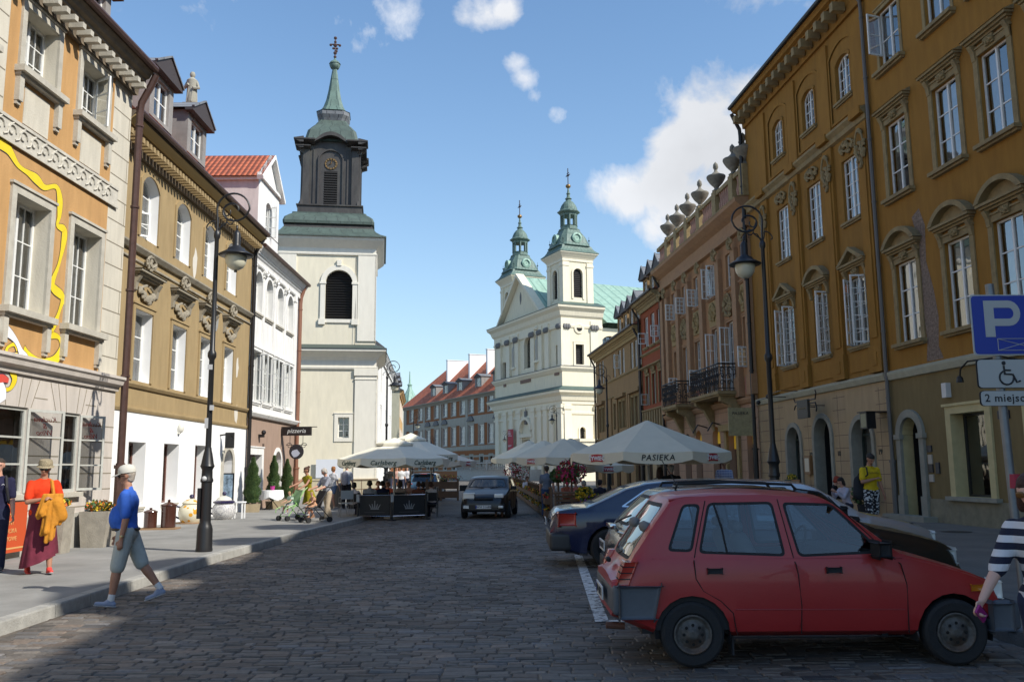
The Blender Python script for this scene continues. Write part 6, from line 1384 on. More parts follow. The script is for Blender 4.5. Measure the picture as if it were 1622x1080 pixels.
def behind():
 """the row goes on behind the camera; it shades the near part of the street"""
 F = RF(-2.05); H = F.root('townhouse','amber townhouse continuing the right row towards and behind the viewer','house')
 mb = MB(); wall(mb,0,16,0,16.0,[(1+3*k,2.1+3*k,z,z+2.2) for k in range(5) for z in (1.2,5.2,9.4,13.2)],0,depth=.3); shell(mb,0,16,0,16.0,12); mb.build('wall',ROC,H)
 mb = MB(); gable_roof(mb,0,16,16.05,-.5,12,33); mb.build('roof',RDARK,H)
 for x,y in ((3,3.5),(9,4)): mb = MB(); mb.box(x-.7,x+.7,y,y+1,17,21.5); mb.build('chimney',RPINK,H)
behind()
# ---------------------------------------------------------------- people
SKIN = mat('skin',(.50,.27,.19),.55,var=.08,vs=12,spec=.35); SKIN2 = mat('tanned_skin',(.36,.18,.115),.55,var=.08,vs=12,spec=.35)
def bake(mb,voxel,smooth=3,name='body',mats=None):
 """fuse overlapping closed pieces into one continuous skin"""
 me = mb.mesh('tmp',mats or SKIN); o = bpy.data.objects.new('tmp',me); COL.objects.link(o)
 r = o.modifiers.new('r','REMESH'); r.mode = 'VOXEL'; r.voxel_size = voxel; r.use_smooth_shade = True
 s = o.modifiers.new('s','SMOOTH'); s.factor = .5; s.iterations = smooth
 me2 = bpy.data.meshes.new_from_object(o.evaluated_get(bpy.context.evaluated_depsgraph_get())); me2.name = name
 COL.objects.unlink(o); bpy.data.objects.remove(o); me2.materials.clear()
 for x in (mats if isinstance(mats,(list,tuple)) else [mats or SKIN]): me2.materials.append(x)
 me2.polygons.foreach_set('use_smooth',[True]*len(me2.polygons)); return me2
def cap(mb,a,b,ra,rb=None,seg=12,flat=None):
 """tapered capsule from a to b; flat=(axis vector, factor) squeezes it"""
 rb = ra if rb is None else rb; a = Vector(a); b = Vector(b); d = b-a; L_ = max(d.length,1e-4); t = d/L_
 up = Vector((0,1,0)) if abs(t.y) < .9 else Vector((1,0,0)); x = t.cross(up).normalized(); y = t.cross(x).normalized()
 prof = [(.01,-1),(.5,-.87),(.87,-.5),(1,0)]; rings = [(a+t*ra*q,ra*p) for p,q in prof]+[(b+t*rb*-q,rb*p) for p,q in prof[::-1]]
 vs = []; fs = []
 for c,r in rings:
  for k in range(seg):
   an = 2*math.pi*k/seg; p = x*math.cos(an)*r+y*math.sin(an)*r
   if flat: f = flat[0]; p = p-f*(p.dot(f))*(1-flat[1])
   vs.append(c+p)
 n = len(rings)
 for i in range(n-1):
  for k in range(seg): k2 = (k+1) % seg; fs.append((i*seg+k,i*seg+k2,(i+1)*seg+k2,(i+1)*seg+k))
 fs.append(tuple(range(seg))[::-1]); fs.append(tuple((n-1)*seg+k for k in range(seg))); mb.add(vs,fs)
def rotv(v,axis,deg): return Matrix.Rotation(rad(deg),3,axis) @ Vector(v)
class Pose:
 """faces -Y. arm: (forward, out, elbow, elbow twist); leg: (forward, out, knee)"""
 def __init__(s,h=1.75,lean=0,armL=(8,8,12,0),armR=(8,8,12,0),legL=(0,2,0),legR=(0,2,0),head=(0,0),belly=0.,wide=1.,sit=False,curl=35):
  k = h/1.75; s.k = k; s.h = h; s.belly = belly; s.w = wide; s.curl = curl; s.legs = {}; s.arms = {}
  hip = .92*k; lean = -lean; head = (-head[0],head[1]); s.lean = lean
  def leg(sg,L_):
   f,o,kn = L_; H = Vector((sg*.095*wide,0,0)); d = rotv((0,0,-1),'X',-f); d = rotv(d,'Y',-sg*o); K = H+d*.43*k
   d2 = rotv((0,0,-1),'X',-f+kn); d2 = rotv(d2,'Y',-sg*o*.6); A = K+d2*.41*k; return [H,K,A]
  LL = {1: leg(1,legL),-1: leg(-1,legR)}
  low = min(L_[2].z for L_ in LL.values()); s.pz = .075*k-low if not sit else sit
  for g in LL: s.legs[g] = [p+Vector((0,0,s.pz)) for p in LL[g]]
  P = Vector((0,0,s.pz)); s.P = P; up = rotv((0,0,1),'X',lean); s.up = up; fw = up.cross(Vector((1,0,0))); s.fw = Vector((0,-1,0)) if abs(lean) < 1 else -Vector((1,0,0)).cross(up)*-1
  s.fw = Vector((1,0,0)).cross(up)*1.0
  if s.fw.y > 0: s.fw = -s.fw
  s.W = P+up*.12*k; s.C = P+up*.36*k; s.N = P+up*.55*k; nod,turn = head; hd = rotv(up,'X',nod); s.Hc = s.N+up*.03*k+hd*.115*k+s.fw*.01
  s.hup = hd; s.hf = rotv(rotv(s.fw,'X',nod),'Z',turn); s.hx = s.hup.cross(s.hf).normalized()
  for sg,A in ((1,armL),(-1,armR)):
   f,o,e,tw = A; S = P+up*.458*k+Vector((sg*.175*wide*k,0,0)); d = rotv((0,0,-1),'X',-f); d = rotv(d,'Y',-sg*o); E = S+d*.285*k
   d2 = rotv((0,0,-1),'X',-f-e); d2 = rotv(d2,'Y',-sg*o); d2 = rotv(d2,'Z',-sg*abs(tw)); H = E+d2*.25*k; s.arms[sg] = [S,E,H,d2]
def hand(mb,H,d,sg,k,curl,fr=.0095):
 """palm, four fingers of unequal length with bends, thumb off the side of the palm"""
 d = d.normalized(); side = d.cross(Vector((0,0,1)))
 side = Vector((0,-1,0)) if side.length < .5 else side.normalized()
 fwd = Vector((0,-1,0)); fwd = (fwd-d*fwd.dot(d)); fwd = fwd.normalized() if fwd.length > .2 else Vector((1,0,0)); inn = d.cross(fwd).normalized()
 if inn.x*sg > 0: inn = -inn
 p1 = H+d*.085*k
 cap(mb,H,p1,.026*k,.034*k,10,(inn,.5));
 for i,L_ in enumerate((.036,.042,.039,.031)):
  b = p1-d*.01*k+fwd*(.027-.018*i)*k; c = curl*(1+.12*i); d1 = (d*math.cos(rad(c*.5))+inn*math.sin(rad(c*.5))); d2 = (d*math.cos(rad(c*1.5))+inn*math.sin(rad(c*1.5))); m = b+d1*L_*1.1*k
  cap(mb,b,m,fr*k,fr*.93*k,8); cap(mb,m,m+d2*L_*.95*k,fr*.92*k,fr*.8*k,8)
 t = H+d*.03*k+fwd*.022*k; t2 = t+(d*.6+fwd*.7+inn*.2).normalized()*.038*k; cap(mb,t,t2,fr*1.25*k,fr*1.1*k,8); cap(mb,t2,t2+(d*.95+inn*.3).normalized()*.028*k,fr*1.05*k,fr*.9*k,8)
def person(label,loc,rz,P,cloth,skin=None,hair=(.04,.025,.015),hair_len=0,vox=.011,group=None,shoes=(.05,.05,.05),extra=None,bald=False,sitting=False,small=False):
 skin = skin or SKIN; k = P.k; T = thing('person',label,'person',loc,rz,group); mb = MB(); w = P.w; up,fw = P.up,P.fw; X = Vector((1,0,0))
 cap(mb,P.P-X*.06*w,P.P+X*.06*w,.125*k*w,None,14,(fw,.82)); cap(mb,P.P+up*.03,P.W+up*.05,.125*k*w,.125*k*w,14,(fw,.75)); cap(mb,P.W,P.C,.12*k*w,.155*k*w,14,(fw,.68))
 cap(mb,P.C-X*.06*w,P.C+X*.06*w,.135*k*w,None,14,(fw,.78)); cap(mb,P.C+up*.07*k-X*.12*w*k,P.C+up*.07*k+X*.12*w*k,.056*k,None,12)
 for sg in (1,-1): cap(mb,P.N-up*.02*k,P.C+up*.085*k+X*sg*.155*w*k,.047*k,.046*k)
 if P.belly: mb.ball(tuple(P.P+up*.175*k+fw*(.015*k+P.belly)),.15*k,16,12,sc=(1.05,1,1.15))
 cap(mb,P.C+up*.1*k,P.N+up*.05*k+fw*.01,.062*k,.052*k)
 Hc,hu,hf,hx = P.Hc,P.hup,P.hf,P.hx
 cap(mb,Hc+hu*.03*k-hf*.018*k,Hc+hu*.025*k+hf*.012*k,.082*k,.076*k,16); cap(mb,Hc-hu*.02*k+hf*.02*k,Hc-hu*.065*k+hf*.04*k,.064*k,.036*k,14); cap(mb,Hc-hu*.01*k-hf*.02*k,Hc-hu*.05*k,.06*k,.05*k)
 cap(mb,Hc+hu*.012*k+hf*.084*k,Hc-hu*.022*k+hf*.102*k,.009*k,.014*k,8); cap(mb,Hc-hu*.047*k+hf*.079*k-hx*.014*k,Hc-hu*.047*k+hf*.079*k+hx*.014*k,.008*k,None,8); cap(mb,Hc+hu*.026*k+hf*.08*k-hx*.03*k,Hc+hu*.026*k+hf*.08*k+hx*.03*k,.009*k,None,8)
 for sg in (1,-1): cap(mb,Hc+hx*sg*.079*k+hu*.012*k-hf*.005*k,Hc+hx*sg*.076*k-hu*.018*k,.016*k,.01*k,8,(hx,.5))
 for sg,(S,E,H,d2) in P.arms.items():
  cap(mb,S,E,.05*k*w,.039*k*w); cap(mb,E,E+(H-E)*.35,.041*k*w,.038*k*w); cap(mb,E+(H-E)*.35,H,.038*k*w,.025*k); hand(mb,H,d2,sg,k,P.curl)
 for sg,(H,K,A) in P.legs.items():
  cap(mb,H,K,.088*k*w,.055*k*w); cap(mb,K,K+(A-K)*.35,.055*k*w,.057*k*w); cap(mb,K+(A-K)*.35,A,.056*k*w,.034*k)
 me = bake(mb,vox,3,'body',skin); put('body',me,T)
 if not small:
  eb = MB()
  for sg in (1,-1): eb.ball(tuple(Hc+hx*sg*.030*k+hu*.010*k+hf*.073*k),.0125*k,8,6)
  eb.build('eyes',mat('eye_dark',(.03,.02,.015),.15),T,smooth=True)
 for nm,kind,col,a in cloth:
  m = col if not isinstance(col,tuple) else mat('cloth_%d_%d_%d' % tuple(int(c*999) for c in col),col,.85,var=.14,vs=9,bump=.5,bs=14,spec=.15)
  mb = MB(); g = .014*k
  if kind == 'top':        # a = sleeve length 0..2 (1 = elbow)
   cap(mb,P.P+up*.02-X*.05*w,P.P+up*.02+X*.05*w,.128*k*w+g,None,14,(fw,.82)); cap(mb,P.P+up*.03,P.W+up*.05,.13*k*w+g,.132*k*w+g,14,(fw,.76)); cap(mb,P.W,P.C,.128*k*w+g,.157*k*w+g,14,(fw,.7))
   cap(mb,P.C-X*.06*w,P.C+X*.06*w,.137*k*w+g,None,14,(fw,.78)); cap(mb,P.C+up*.065*k-X*.12*w*k,P.C+up*.065*k+X*.12*w*k,.055*k+g,None,12)
   for sg in (1,-1): cap(mb,P.N-up*.035*k,P.C+up*.08*k+X*sg*.155*w*k,.046*k+g*.7,.048*k+g*.9)
   cap(mb,P.C+up*.12*k,P.N-up*.012*k,.07*k+g,.052*k+g*.5)
   if P.belly: mb.ball(tuple(P.P+up*.175*k+fw*(.015*k+P.belly)),.155*k+g*.6,16,12,sc=(1.05,1,1.15))
   for sg,(S,E,H,d2) in P.arms.items():
    e1 = S+(E-S)*min(1,a); cap(mb,S,e1,.052*k*w+g,(.058-.010*min(1,a))*k*w+g)
    if a > 1: cap(mb,E,E+(H-E)*(a-1),.047*k*w+g,.038*k+g*.7)
  elif kind == 'legs':     # a = 1 knee,2 ankle
   cap(mb,P.P-X*.06*w,P.P+X*.06*w,.125*k*w+g,None,14,(fw,.84)); cap(mb,P.P+up*.02,P.W,.125*k*w+g,.122*k*w+g,14,(fw,.78))
   for sg,(H,K,A) in P.legs.items():
    e1 = H+(K-H)*min(1,a); cap(mb,H,e1,.09*k*w+g*1.3,(.066*k*w+g*1.6) if a <= 1.05 else .058*k*w+g*1.5)
    if a > 1: cap(mb,K,K+(A-K)*(a-1),.058*k*w+g*1.5,.045*k+g*1.5)
  elif kind == 'skirt':    # a = hem z (world above the feet); keep both legs inside
   z0 = P.P.z+.06*k; n = 20; rings = []
   c = [L_[2] for L_ in P.legs.values()]; cx = (c[0].x+c[1].x)/2; cy = (c[0].y+c[1].y)/2; ex = abs(c[0].x-c[1].x)/2; ey = abs(c[0].y-c[1].y)/2
   for j in range(9):
    t = j/8; z = z0+(a-z0)*t; rx = (.155*w+.015)*k*(1-t)+(ex*.8+.15*k)*t; ry = (.125*w+.015)*k*(1-t)+(ey*.85+.10*k)*t; fq = .012+.05*t
    rings.append([(cx*t+math.cos(2*math.pi*q/n)*(rx+fq*math.sin(q*2.6+1)*t),cy*t*.8+math.sin(2*math.pi*q/n)*(ry+fq*math.sin(q*2.6+1)*t),z) for q in range(n)])
   vs = [p for r_ in rings for p in r_]; fs = []
   for j in range(8):
    for q in range(n): q2 = (q+1) % n; fs.append((j*n+q,(j+1)*n+q,(j+1)*n+q2,j*n+q2))
   mb.add(vs,fs); me = mb.mesh(nm,m,'all'); put(nm,me,T); continue
  put(nm,bake(mb,max(vox,.012),5,nm,m),T)
 if shoes:
  for sg,(H,K,A) in P.legs.items():
   mb = MB(); dz = A-K; pitch = math.atan2((A-K).y,-(A-K).z); fd = Vector((0,-math.cos(pitch*.6),math.sin(-pitch*.6)))
   heel = A+Vector((0,.03*k,-.045*k)); cap(mb,heel,heel+fd*.19*k,.042*k,.036*k,10,(Vector((0,0,1)),.72)); cap(mb,A+Vector((0,0,.0)),heel+fd*.08*k,.044*k,.042*k)
   sm = mat('shoe_%d_%d_%d' % tuple(int(c*999) for c in shoes),shoes,.6,var=.1); o = put('shoe',bake(mb,.012,2,'shoe',sm),T)
   if not small:
    mb = MB(); cap(mb,heel-Vector((0,0,.026*k)),heel+fd*.20*k-Vector((0,0,.02*k)),.044*k,.038*k,10,(Vector((0,0,1)),.28)); put('sole',bake(mb,.010,1,'sole',mat('shoe_sole',(.35,.35,.36),.7)),o)
 if not bald:
  hm = mat('hair_%d_%d_%d' % tuple(int(c*999) for c in hair),hair,.7,var=.3,vs=30,bump=.8,bs=70); mb = MB()
  cap(mb,Hc+hu*.045*k-hf*.028*k,Hc+hu*.052*k+hf*.008*k,.085*k,.076*k,14); cap(mb,Hc+hu*.02*k-hf*.035*k,Hc-hu*.03*k-hf*.035*k,.078*k,.06*k)
  if hair_len:
   cap(mb,Hc-hf*.03*k,Hc-hu*hair_len-hf*.05*k,.085*k,.06*k)
   for sg in (1,-1): cap(mb,Hc+hx*sg*.05*k+hu*.02*k-hf*.01*k,Hc+hx*sg*.075*k-hu*hair_len*.8-hf*.02*k,.045*k,.035*k)
  put('hair',bake(mb,.012,2,'hair',hm),T)
 return T
def hat(T,P,kind,m,brim=.05):
 k = P.k; Hc,hu,hf,hx = P.Hc,P.hup,P.hf,P.hx; mb = MB(); q = hf.cross(hx).normalized(); q = q if q.dot(hu) > 0 else -q; c = Hc+hu*.055*k-hf*.008*k
 n = 20; rings = [(.098,-.01),(.100,.02),(.093,.055),(.07,.085),(.03,.10),(.002,.103)]; vs = []; fs = []
 if kind == 'bucket': rings = [(.125,-.022),(.102,.004),(.100,.05),(.085,.085),(.03,.093),(.002,.095)]
 for r,z in rings:
  for i in range(n): a = 2*math.pi*i/n; vs.append(c+(hf*math.cos(a)*1.12+hx*math.sin(a))*r*k+q*z*k)
 for j in range(len(rings)-1):
  for i in range(n): i2 = (i+1) % n; fs.append((j*n+i,j*n+i2,(j+1)*n+i2,(j+1)*n+i))
 mb.add(vs,fs)
 if kind == 'cap':
  vs = []; fs = []
  for i in range(9):
   a = -1.0+2.0*i/8; d = hf*math.cos(a)+hx*math.sin(a); p = c+(hf*math.cos(a)*1.1+hx*math.sin(a))*.097*k-q*.008*k; e = c+hf*(.19*math.cos(a*.8))*k+hx*math.sin(a)*.095*k-q*.03*k
   vs += [p,e,e-q*.006*k,p-q*.006*k]
  for i in range(8):
   b = i*4
   for u_ in range(4): u2 = (u_+1) % 4; fs.append((b+u_,b+u2,b+4+u2,b+4+u_))
  mb.add(vs,fs)
 mb.build('hat',m,T,smooth=True)
def shades(T,P,col=(.01,.01,.01)):
 k = P.k; Hc,hu,hf,hx = P.Hc,P.hup,P.hf,P.hx; mb = MB(); m = mat('sunglasses_%d' % int(col[0]*999),col,.12)
 for sg in (1,-1):
  c = Hc+hx*sg*.032*k+hu*.010*k+hf*.090*k; cap(mb,c-hx*.006,c+hx*.006,.022*k,None,12,(hf,.25)); mb.tube([c+hx*sg*.02*k,Hc+hx*sg*.076*k+hu*.012*k+hf*.02*k,Hc+hx*sg*.08*k+hu*.012*k-hf*.02*k],.004,5)
 mb.tube([Hc+hx*.02*k+hu*.012*k+hf*.095*k,Hc-hx*.02*k+hu*.012*k+hf*.095*k],.004,5); mb.build('sunglasses',m,T,smooth=True)
def belt(T,P,col=(.02,.015,.012),dz=.035):
 k = P.k; mb = MB(); c = P.P+P.up*dz*k; w = P.w; n = 24
 mb.tube([c+Vector((math.cos(2*math.pi*i/n)*(.15*w+.012)*k,math.sin(2*math.pi*i/n)*(.118*w+.010+P.belly*.4)*k+P.fw.y*P.belly*.4,0)) for i in range(n)],.018,6,closed=True); mb.build('belt',mat('belt_leather',col,.5),T,smooth=True)
def bag(T,pts,r,m,name='bag',seg=12,fl=.55):
 mb = MB(); cap(mb,pts[0],pts[1],r[0],r[1],seg,(Vector((0,1,0)),fl)); put(name,bake(mb,.012,3,name,m),T)
BLACKC = mat('black_canvas',(.015,.015,.018),.8)
def people():
 P = Pose(1.74,lean=2,armL=(28,12,70,-40),armR=(18,10,82,50),legL=(14,2,4),legR=(-10,2,6),head=(-14,-18)); l = gp(60,908,.131)
 T = person('man in orange T-shirt, maroon robe and bucket hat, saffron cloth over his arm',l,rad(38),P,[('t_shirt','top',(.62,.045,.012),.75)],SKIN2,(.02,.015,.01),vox=.009,shoes=(.60,.045,.035))
 MR = mat('maroon_cloth',(.13,.012,.03),.85,var=.2,vs=6,bump=.6,bs=9); SAF = mat('saffron_cloth',(.50,.20,.012),.85,var=.18,vs=6,bump=.7,bs=9)
 n = 26; rings = []
 for j in range(13):
  t = j/12; z = 1.06-.90*t; rx = .165+.075*t; ry = .135+.085*t
  rings.append([(math.cos(2*math.pi*q/n)*(rx+.03*t*math.sin(q*1.9+t*2)),-.01*t+math.sin(2*math.pi*q/n)*(ry+.03*t*math.sin(q*2.4)),z+(.10*t*math.cos(2*math.pi*q/n))+.03*t) for q in range(n)])
 mb = MB(); vs = [p for r_ in rings for p in r_]; fs = [(j*n+q,(j+1)*n+q,(j+1)*n+(q+1) % n,j*n+(q+1) % n) for j in range(12) for q in range(n)]; mb.add(vs,fs); put('robe',mb.mesh('robe',MR,'all'),T)
 hat(T,P,'bucket',mat('patterned_hat',(.27,.22,.14),.9,var=.5,vs=60)); shades(T,P)
 S,E,H,d2 = P.arms[1]; mb = MB(); base = H+Vector((-.02,-.03,.03)); r = random.Random(7)
 fl = (Vector((0,1,0)),.75)
 for k in range(17):
  t = k/16; a = base+Vector((-.09+.25*t,.02*math.sin(k*1.7)-.01,.02)); l_ = (.30,.55,.66,.62,.40)[min(4,int(t*5))]+.04*math.sin(k*2.1); b = a+Vector((-.07+.06*t,.03*math.sin(k*1.7+1),-l_)); cap(mb,a,b,.026,.034,8,fl)
 cap(mb,base+Vector((.1,-.02,-.1)),base+Vector((.16,.0,-.30)),.09,.10,10,fl)
 put('saffron_cloth',bake(mb,.012,2,'saffron_cloth',SAF),T)
 mb = MB(); mb.tube([P.N+Vector((.09,.06,-.03)),P.N+Vector((.10,-.07,-.05)),P.C+Vector((.11,-.15,0)),P.W+Vector((.14,-.16,.05)),base+Vector((.12,0,0))],.026,6); mb.build('shoulder_strap',SAF,T,smooth=True)
 P = Pose(1.78,armL=(5,8,18,0),legL=(6,2,2),legR=(-6,2,2)); l = gp(-14,905,.131)
 T = person('man in navy polo shirt and dark jeans with rucksack strap, cut by left edge',l,rad(25),P,[('polo_shirt','top',(.018,.018,.045),.8),('jeans','legs',(.02,.025,.05),2)],SKIN,vox=.010)
 mb = MB(); mb.tube([P.N+Vector((.10,.05,-.02)),P.N+Vector((.12,-.07,-.04)),P.C+Vector((.14,-.15,0)),P.W+Vector((.17,-.1,.05)),P.W+Vector((.17,.1,.0))],.022,6); cap(mb,P.C+Vector((0,.2,.05)),P.W+Vector((0,.2,0)),.13,.14,10); mb.build('rucksack',BLACKC,T,smooth=True)
 mb = MB(); c = P.C+Vector((.07,-.158,.04)); mb.tube([c,c+Vector((.02,-.004,.018)),c+Vector((.035,0,.002))],.004,4); mb.build('chest_logo',WHITEP,T)
 P = Pose(1.74,lean=-2,armL=(-6,6,14,0),armR=(10,8,12,0),legL=(10,1,2),legR=(-22,2,14),head=(-6,0),belly=.05,wide=1.06); l = gp(196,958,.005)
 T = person('man in blue polo shirt, grey shorts and white cap walking across the cobbles',l,rad(-78),P,[('polo_shirt','top',(.045,.13,.50),.85),('shorts','legs',mat('grey_shorts',(.36,.39,.37),.85,var=.12,vs=8,bump=.5,bs=14),1.02)],SKIN2,(.35,.3,.25),vox=.008,shoes=(.22,.26,.36))
 hat(T,P,'cap',mat('white_cap',(.52,.50,.44),.8)); belt(T,P); shades(T,P)
 mb = MB()
 for sg,(H,K,A) in P.legs.items(): cap(mb,A+(K-A)*.18,A,.043,.043)
 put('socks',bake(mb,.01,2,'socks',mat('white_socks',(.6,.6,.6),.9)),T)
 S,E,H,d2 = P.arms[1]; mb = MB(); n = 12; x = d2.cross(Vector((0,1,0))).normalized(); y = d2.cross(x).normalized()
 mb.tube([E+(H-E)*.88+x*.031*math.cos(2*math.pi*i/n)+y*.031*math.sin(2*math.pi*i/n) for i in range(n)],.006,5,closed=True); mb.ball(tuple(E+(H-E)*.88+Vector((.033,0,0))),.018,8,5,sc=(.5,1,1)); mb.build('wristwatch',mat('gold_watch',(.5,.38,.2),.3,metal=.8),T)
 P = Pose(1.78,armL=(12,8,12,0),armR=(-12,8,10,0),legL=(-12,2,14),legR=(12,2,3)); l = gp(867,819,.0)
 person('man in grey-blue T-shirt and jeans walking away down the street',l,rad(176),P,[('t_shirt','top',(.13,.155,.20),.7),('jeans','legs',(.03,.055,.12),2)],SKIN,vox=.012,shoes=(.02,.02,.02))
 P = Pose(1.82,armL=(6,8,8,0),armR=(20,16,86,62),legL=(-4,2,4),legR=(10,2,4),head=(-28,0)); l = gp(1384,846,.131)
 SH = mat('floral_shorts',(.30,.30,.30),.9); nt = SH.node_tree; N = nt.nodes; L = nt.links; tc = N.new('ShaderNodeTexCoord'); v = N.new('ShaderNodeTexVoronoi'); v.inputs['Scale'].default_value = 22; v.feature = 'SMOOTH_F1'; L.new(tc.outputs['Object'],v.inputs['Vector']); cr = N.new('ShaderNodeValToRGB'); cr.color_ramp.interpolation = 'CONSTANT'; cr.color_ramp.elements[0].color = (.5,.5,.5,1); cr.color_ramp.elements[1].position = .38; cr.color_ramp.elements[1].color = (.015,.015,.02,1); L.new(v.outputs['Distance'],cr.inputs[0]); L.new(cr.outputs[0],N['Principled BSDF'].inputs['Base Color'])
 T = person('man in yellow T-shirt and black and white shorts with a black shoulder bag',l,rad(12),P,[('t_shirt','top',(.60,.42,.02),.7),('shorts','legs',SH,1.1)],SKIN2,(.02,.018,.015),vox=.010,shoes=(.03,.03,.03))
 bag(T,(P.P+Vector((-.22,.10,.22)),P.P+Vector((-.26,.06,-.05))),(.13,.15),BLACKC,'shoulder_bag'); mb = MB(); mb.tube([P.P+Vector((-.24,-.02,.25)),P.C+Vector((-.15,-.15,.0)),P.N+Vector((-.12,-.07,-.04)),P.N+Vector((-.11,.08,-.03)),P.P+Vector((-.24,.14,.3))],.016,6); mb.build('bag_strap',BLACKC,T)
 tm = text_mesh('Cambridge',.06,.001,bold=.001); tm.materials.append(mat('print_olive',(.30,.22,.02),.8)); o = put('shirt_print',tm,T,tuple(P.C+Vector((0,-.135,.04)))); o.rotation_euler.x = rad(84)
 def seat(label,u,v,rz,P,*a,**k): l = gp(u,v,.131); return person(label,l,rz,P,*a,**k)
 sit = dict(legL=(84,4,88),legR=(84,4,88))
 P = Pose(1.66,lean=-8,wide=.88,armL=(25,8,70,-20),armR=(25,8,70,20),head=(-15,20),sit=.48,**sit)
 seat('woman with red hair in black sitting by the restaurant door',1322,826,rad(60),P,[('top','top',(.012,.012,.014),1.8),('trousers','legs',(.012,.012,.014),2)],SKIN,(.28,.04,.015),.04,vox=.013)
 P = Pose(1.64,wide=.88,lean=-14,armL=(40,10,90,-10),armR=(40,10,95,30),head=(-10,0),sit=.48,**sit)
 seat('dark-haired woman in a white blouse sitting by the restaurant door, leaning forward',1345,830,rad(-70),P,[('blouse','top',(.48,.45,.52),1.8),('skirt','legs',(.04,.04,.06),1.1)],SKIN,(.018,.012,.01),.10,vox=.013)
 PL = mat('plaid_shirt',(.2,.25,.4),.9); nt = PL.node_tree; N = nt.nodes; L = nt.links; tc = N.new('ShaderNodeTexCoord'); b = N.new('ShaderNodeTexBrick'); b.offset = 0; b.inputs['Scale'].default_value = 14; b.inputs['Brick Width'].default_value = 1; b.inputs['Row Height'].default_value = 1; b.inputs['Mortar Size'].default_value = .22; mp = N.new('ShaderNodeMapping'); mp.inputs['Rotation'].default_value = (rad(90),0,0); L.new(tc.outputs['Object'],mp.inputs[0]); L.new(mp.outputs[0],b.inputs['Vector']); b.inputs['Color1'].default_value = (.07,.10,.28,1); b.inputs['Color2'].default_value = (.09,.13,.34,1); b.inputs['Mortar'].default_value = (.42,.45,.55,1); L.new(b.outputs[0],N['Principled BSDF'].inputs['Base Color'])
 P = Pose(1.76,legL=(10,2,4),legR=(-8,2,6),head=(-18,10)); l = at(1147,745,25.5); l.z = .131
 person('balding man in blue plaid shirt walking between the cars and the palace',l,rad(-10),P,[('plaid_shirt','top',PL,.8),('trousers','legs',(.05,.045,.04),2)],SKIN2,bald=True,vox=.012)
 P = Pose(1.68,wide=.88,armL=(30,8,60,-20)); l = at(1045,745,24.0); l.z = 0
 person('woman with long brown hair standing under the big parasol',l,rad(170),P,[('top','top',(.4,.38,.36),.6),('jeans','legs',(.03,.04,.08),2)],SKIN,(.05,.025,.015),.28,vox=.014)
 P = Pose(1.74,wide=1.1); l = at(1063,745,23.4); l.z = 0
 person('grey-haired man in black shirt standing under the big parasol',l,rad(185),P,[('shirt','top',(.012,.012,.013),1.0),('trousers','legs',(.02,.02,.02),2)],SKIN,(.3,.28,.24),vox=.014)
 P = Pose(1.66,lean=-8,wide=.88,armL=(38,8,28,0),armR=(50,10,20,0),legL=(6,2,2),legR=(-14,2,12),head=(-5,-20)); l = gp(488,823,.131)
 GD = (.26,.22,.015); T = person('woman in olive green dress with her hair in a bun pushing a green pushchair',l,rad(-40),P,[('dress','top',GD,.15),('skirt','skirt',GD,.48)],SKIN2,(.07,.03,.015),vox=.012,shoes=(.2,.1,.05))
 mb = MB(); mb.ball(tuple(P.Hc-P.hf*.09+P.hup*.09),.045,10,7); mb.build('hair_bun',mat('bun_hair',(.05,.02,.012),.7),T,smooth=True)
 P = Pose(1.62,lean=-6,armL=(30,8,40,0),armR=(34,8,36,0),legL=(8,2,2),legR=(-12,2,10),head=(-20,-10),wide=1.1); l = gp(517,825,.131)
 person('older woman in patterned grey blouse and beige trousers pushing a dark pushchair',l,rad(-48),P,[('blouse','top',mat('patterned_blouse',(.25,.26,.30),.9,var=.6,vs=45),.9),('trousers','legs',(.42,.34,.24),1.95)],SKIN,(.42,.38,.33),.03,vox=.012,shoes=(.4,.38,.35))
 P = Pose(1.72,wide=.88,armL=(15,8,30,0),legL=(16,2,2),legR=(-18,2,18)); l = gp(527,806,.131)
 T = person('woman in white T-shirt and denim shorts walking away past the pushchairs',l,rad(150),P,[('t_shirt','top',(.5,.5,.52),.6),('shorts','legs',(.10,.14,.22),.6)],SKIN,(.25,.10,.03),.03,vox=.014,shoes=(.5,.4,.3))
 bag(T,(P.P+Vector((.2,0,.3)),P.P+Vector((.22,0,.12))),(.08,.1),BLACKC,'handbag')
 P = Pose(1.78,armL=(10,8,20,0),legL=(4,2,2)); l = gp(548,806,.131)
 T = person('young man with grey rucksack over a white shirt standing by the terrace',l,rad(172),P,[('shirt','top',(.55,.55,.56),.8),('trousers','legs',(.015,.015,.02),2)],SKIN,(.16,.06,.02),vox=.013)
 bag(T,(P.C+Vector((0,.20,.06)),P.W+Vector((0,.21,.02))),(.13,.15),mat('grey_rucksack',(.22,.22,.26),.8,var=.4,vs=25),'rucksack')
 r = random.Random(21)
 def guest(label,X_,Y_,rz,top,hair,hl=.03,z=0.,g='guests on the left terrace'):
  P = Pose(r.uniform(1.62,1.78),lean=r.uniform(-16,6),armL=(35,10,70,-15),armR=(35,10,70,15),head=(r.uniform(-20,5),r.uniform(-30,30)),sit=.47,**sit)
  return person(label,(X_,Y_,z),rz,P,[('shirt','top',top,.8),('trousers','legs',(.03,.03,.05),2)],r.choice([SKIN,SKIN2]),hair,hl,vox=.017,group=g,small=True)
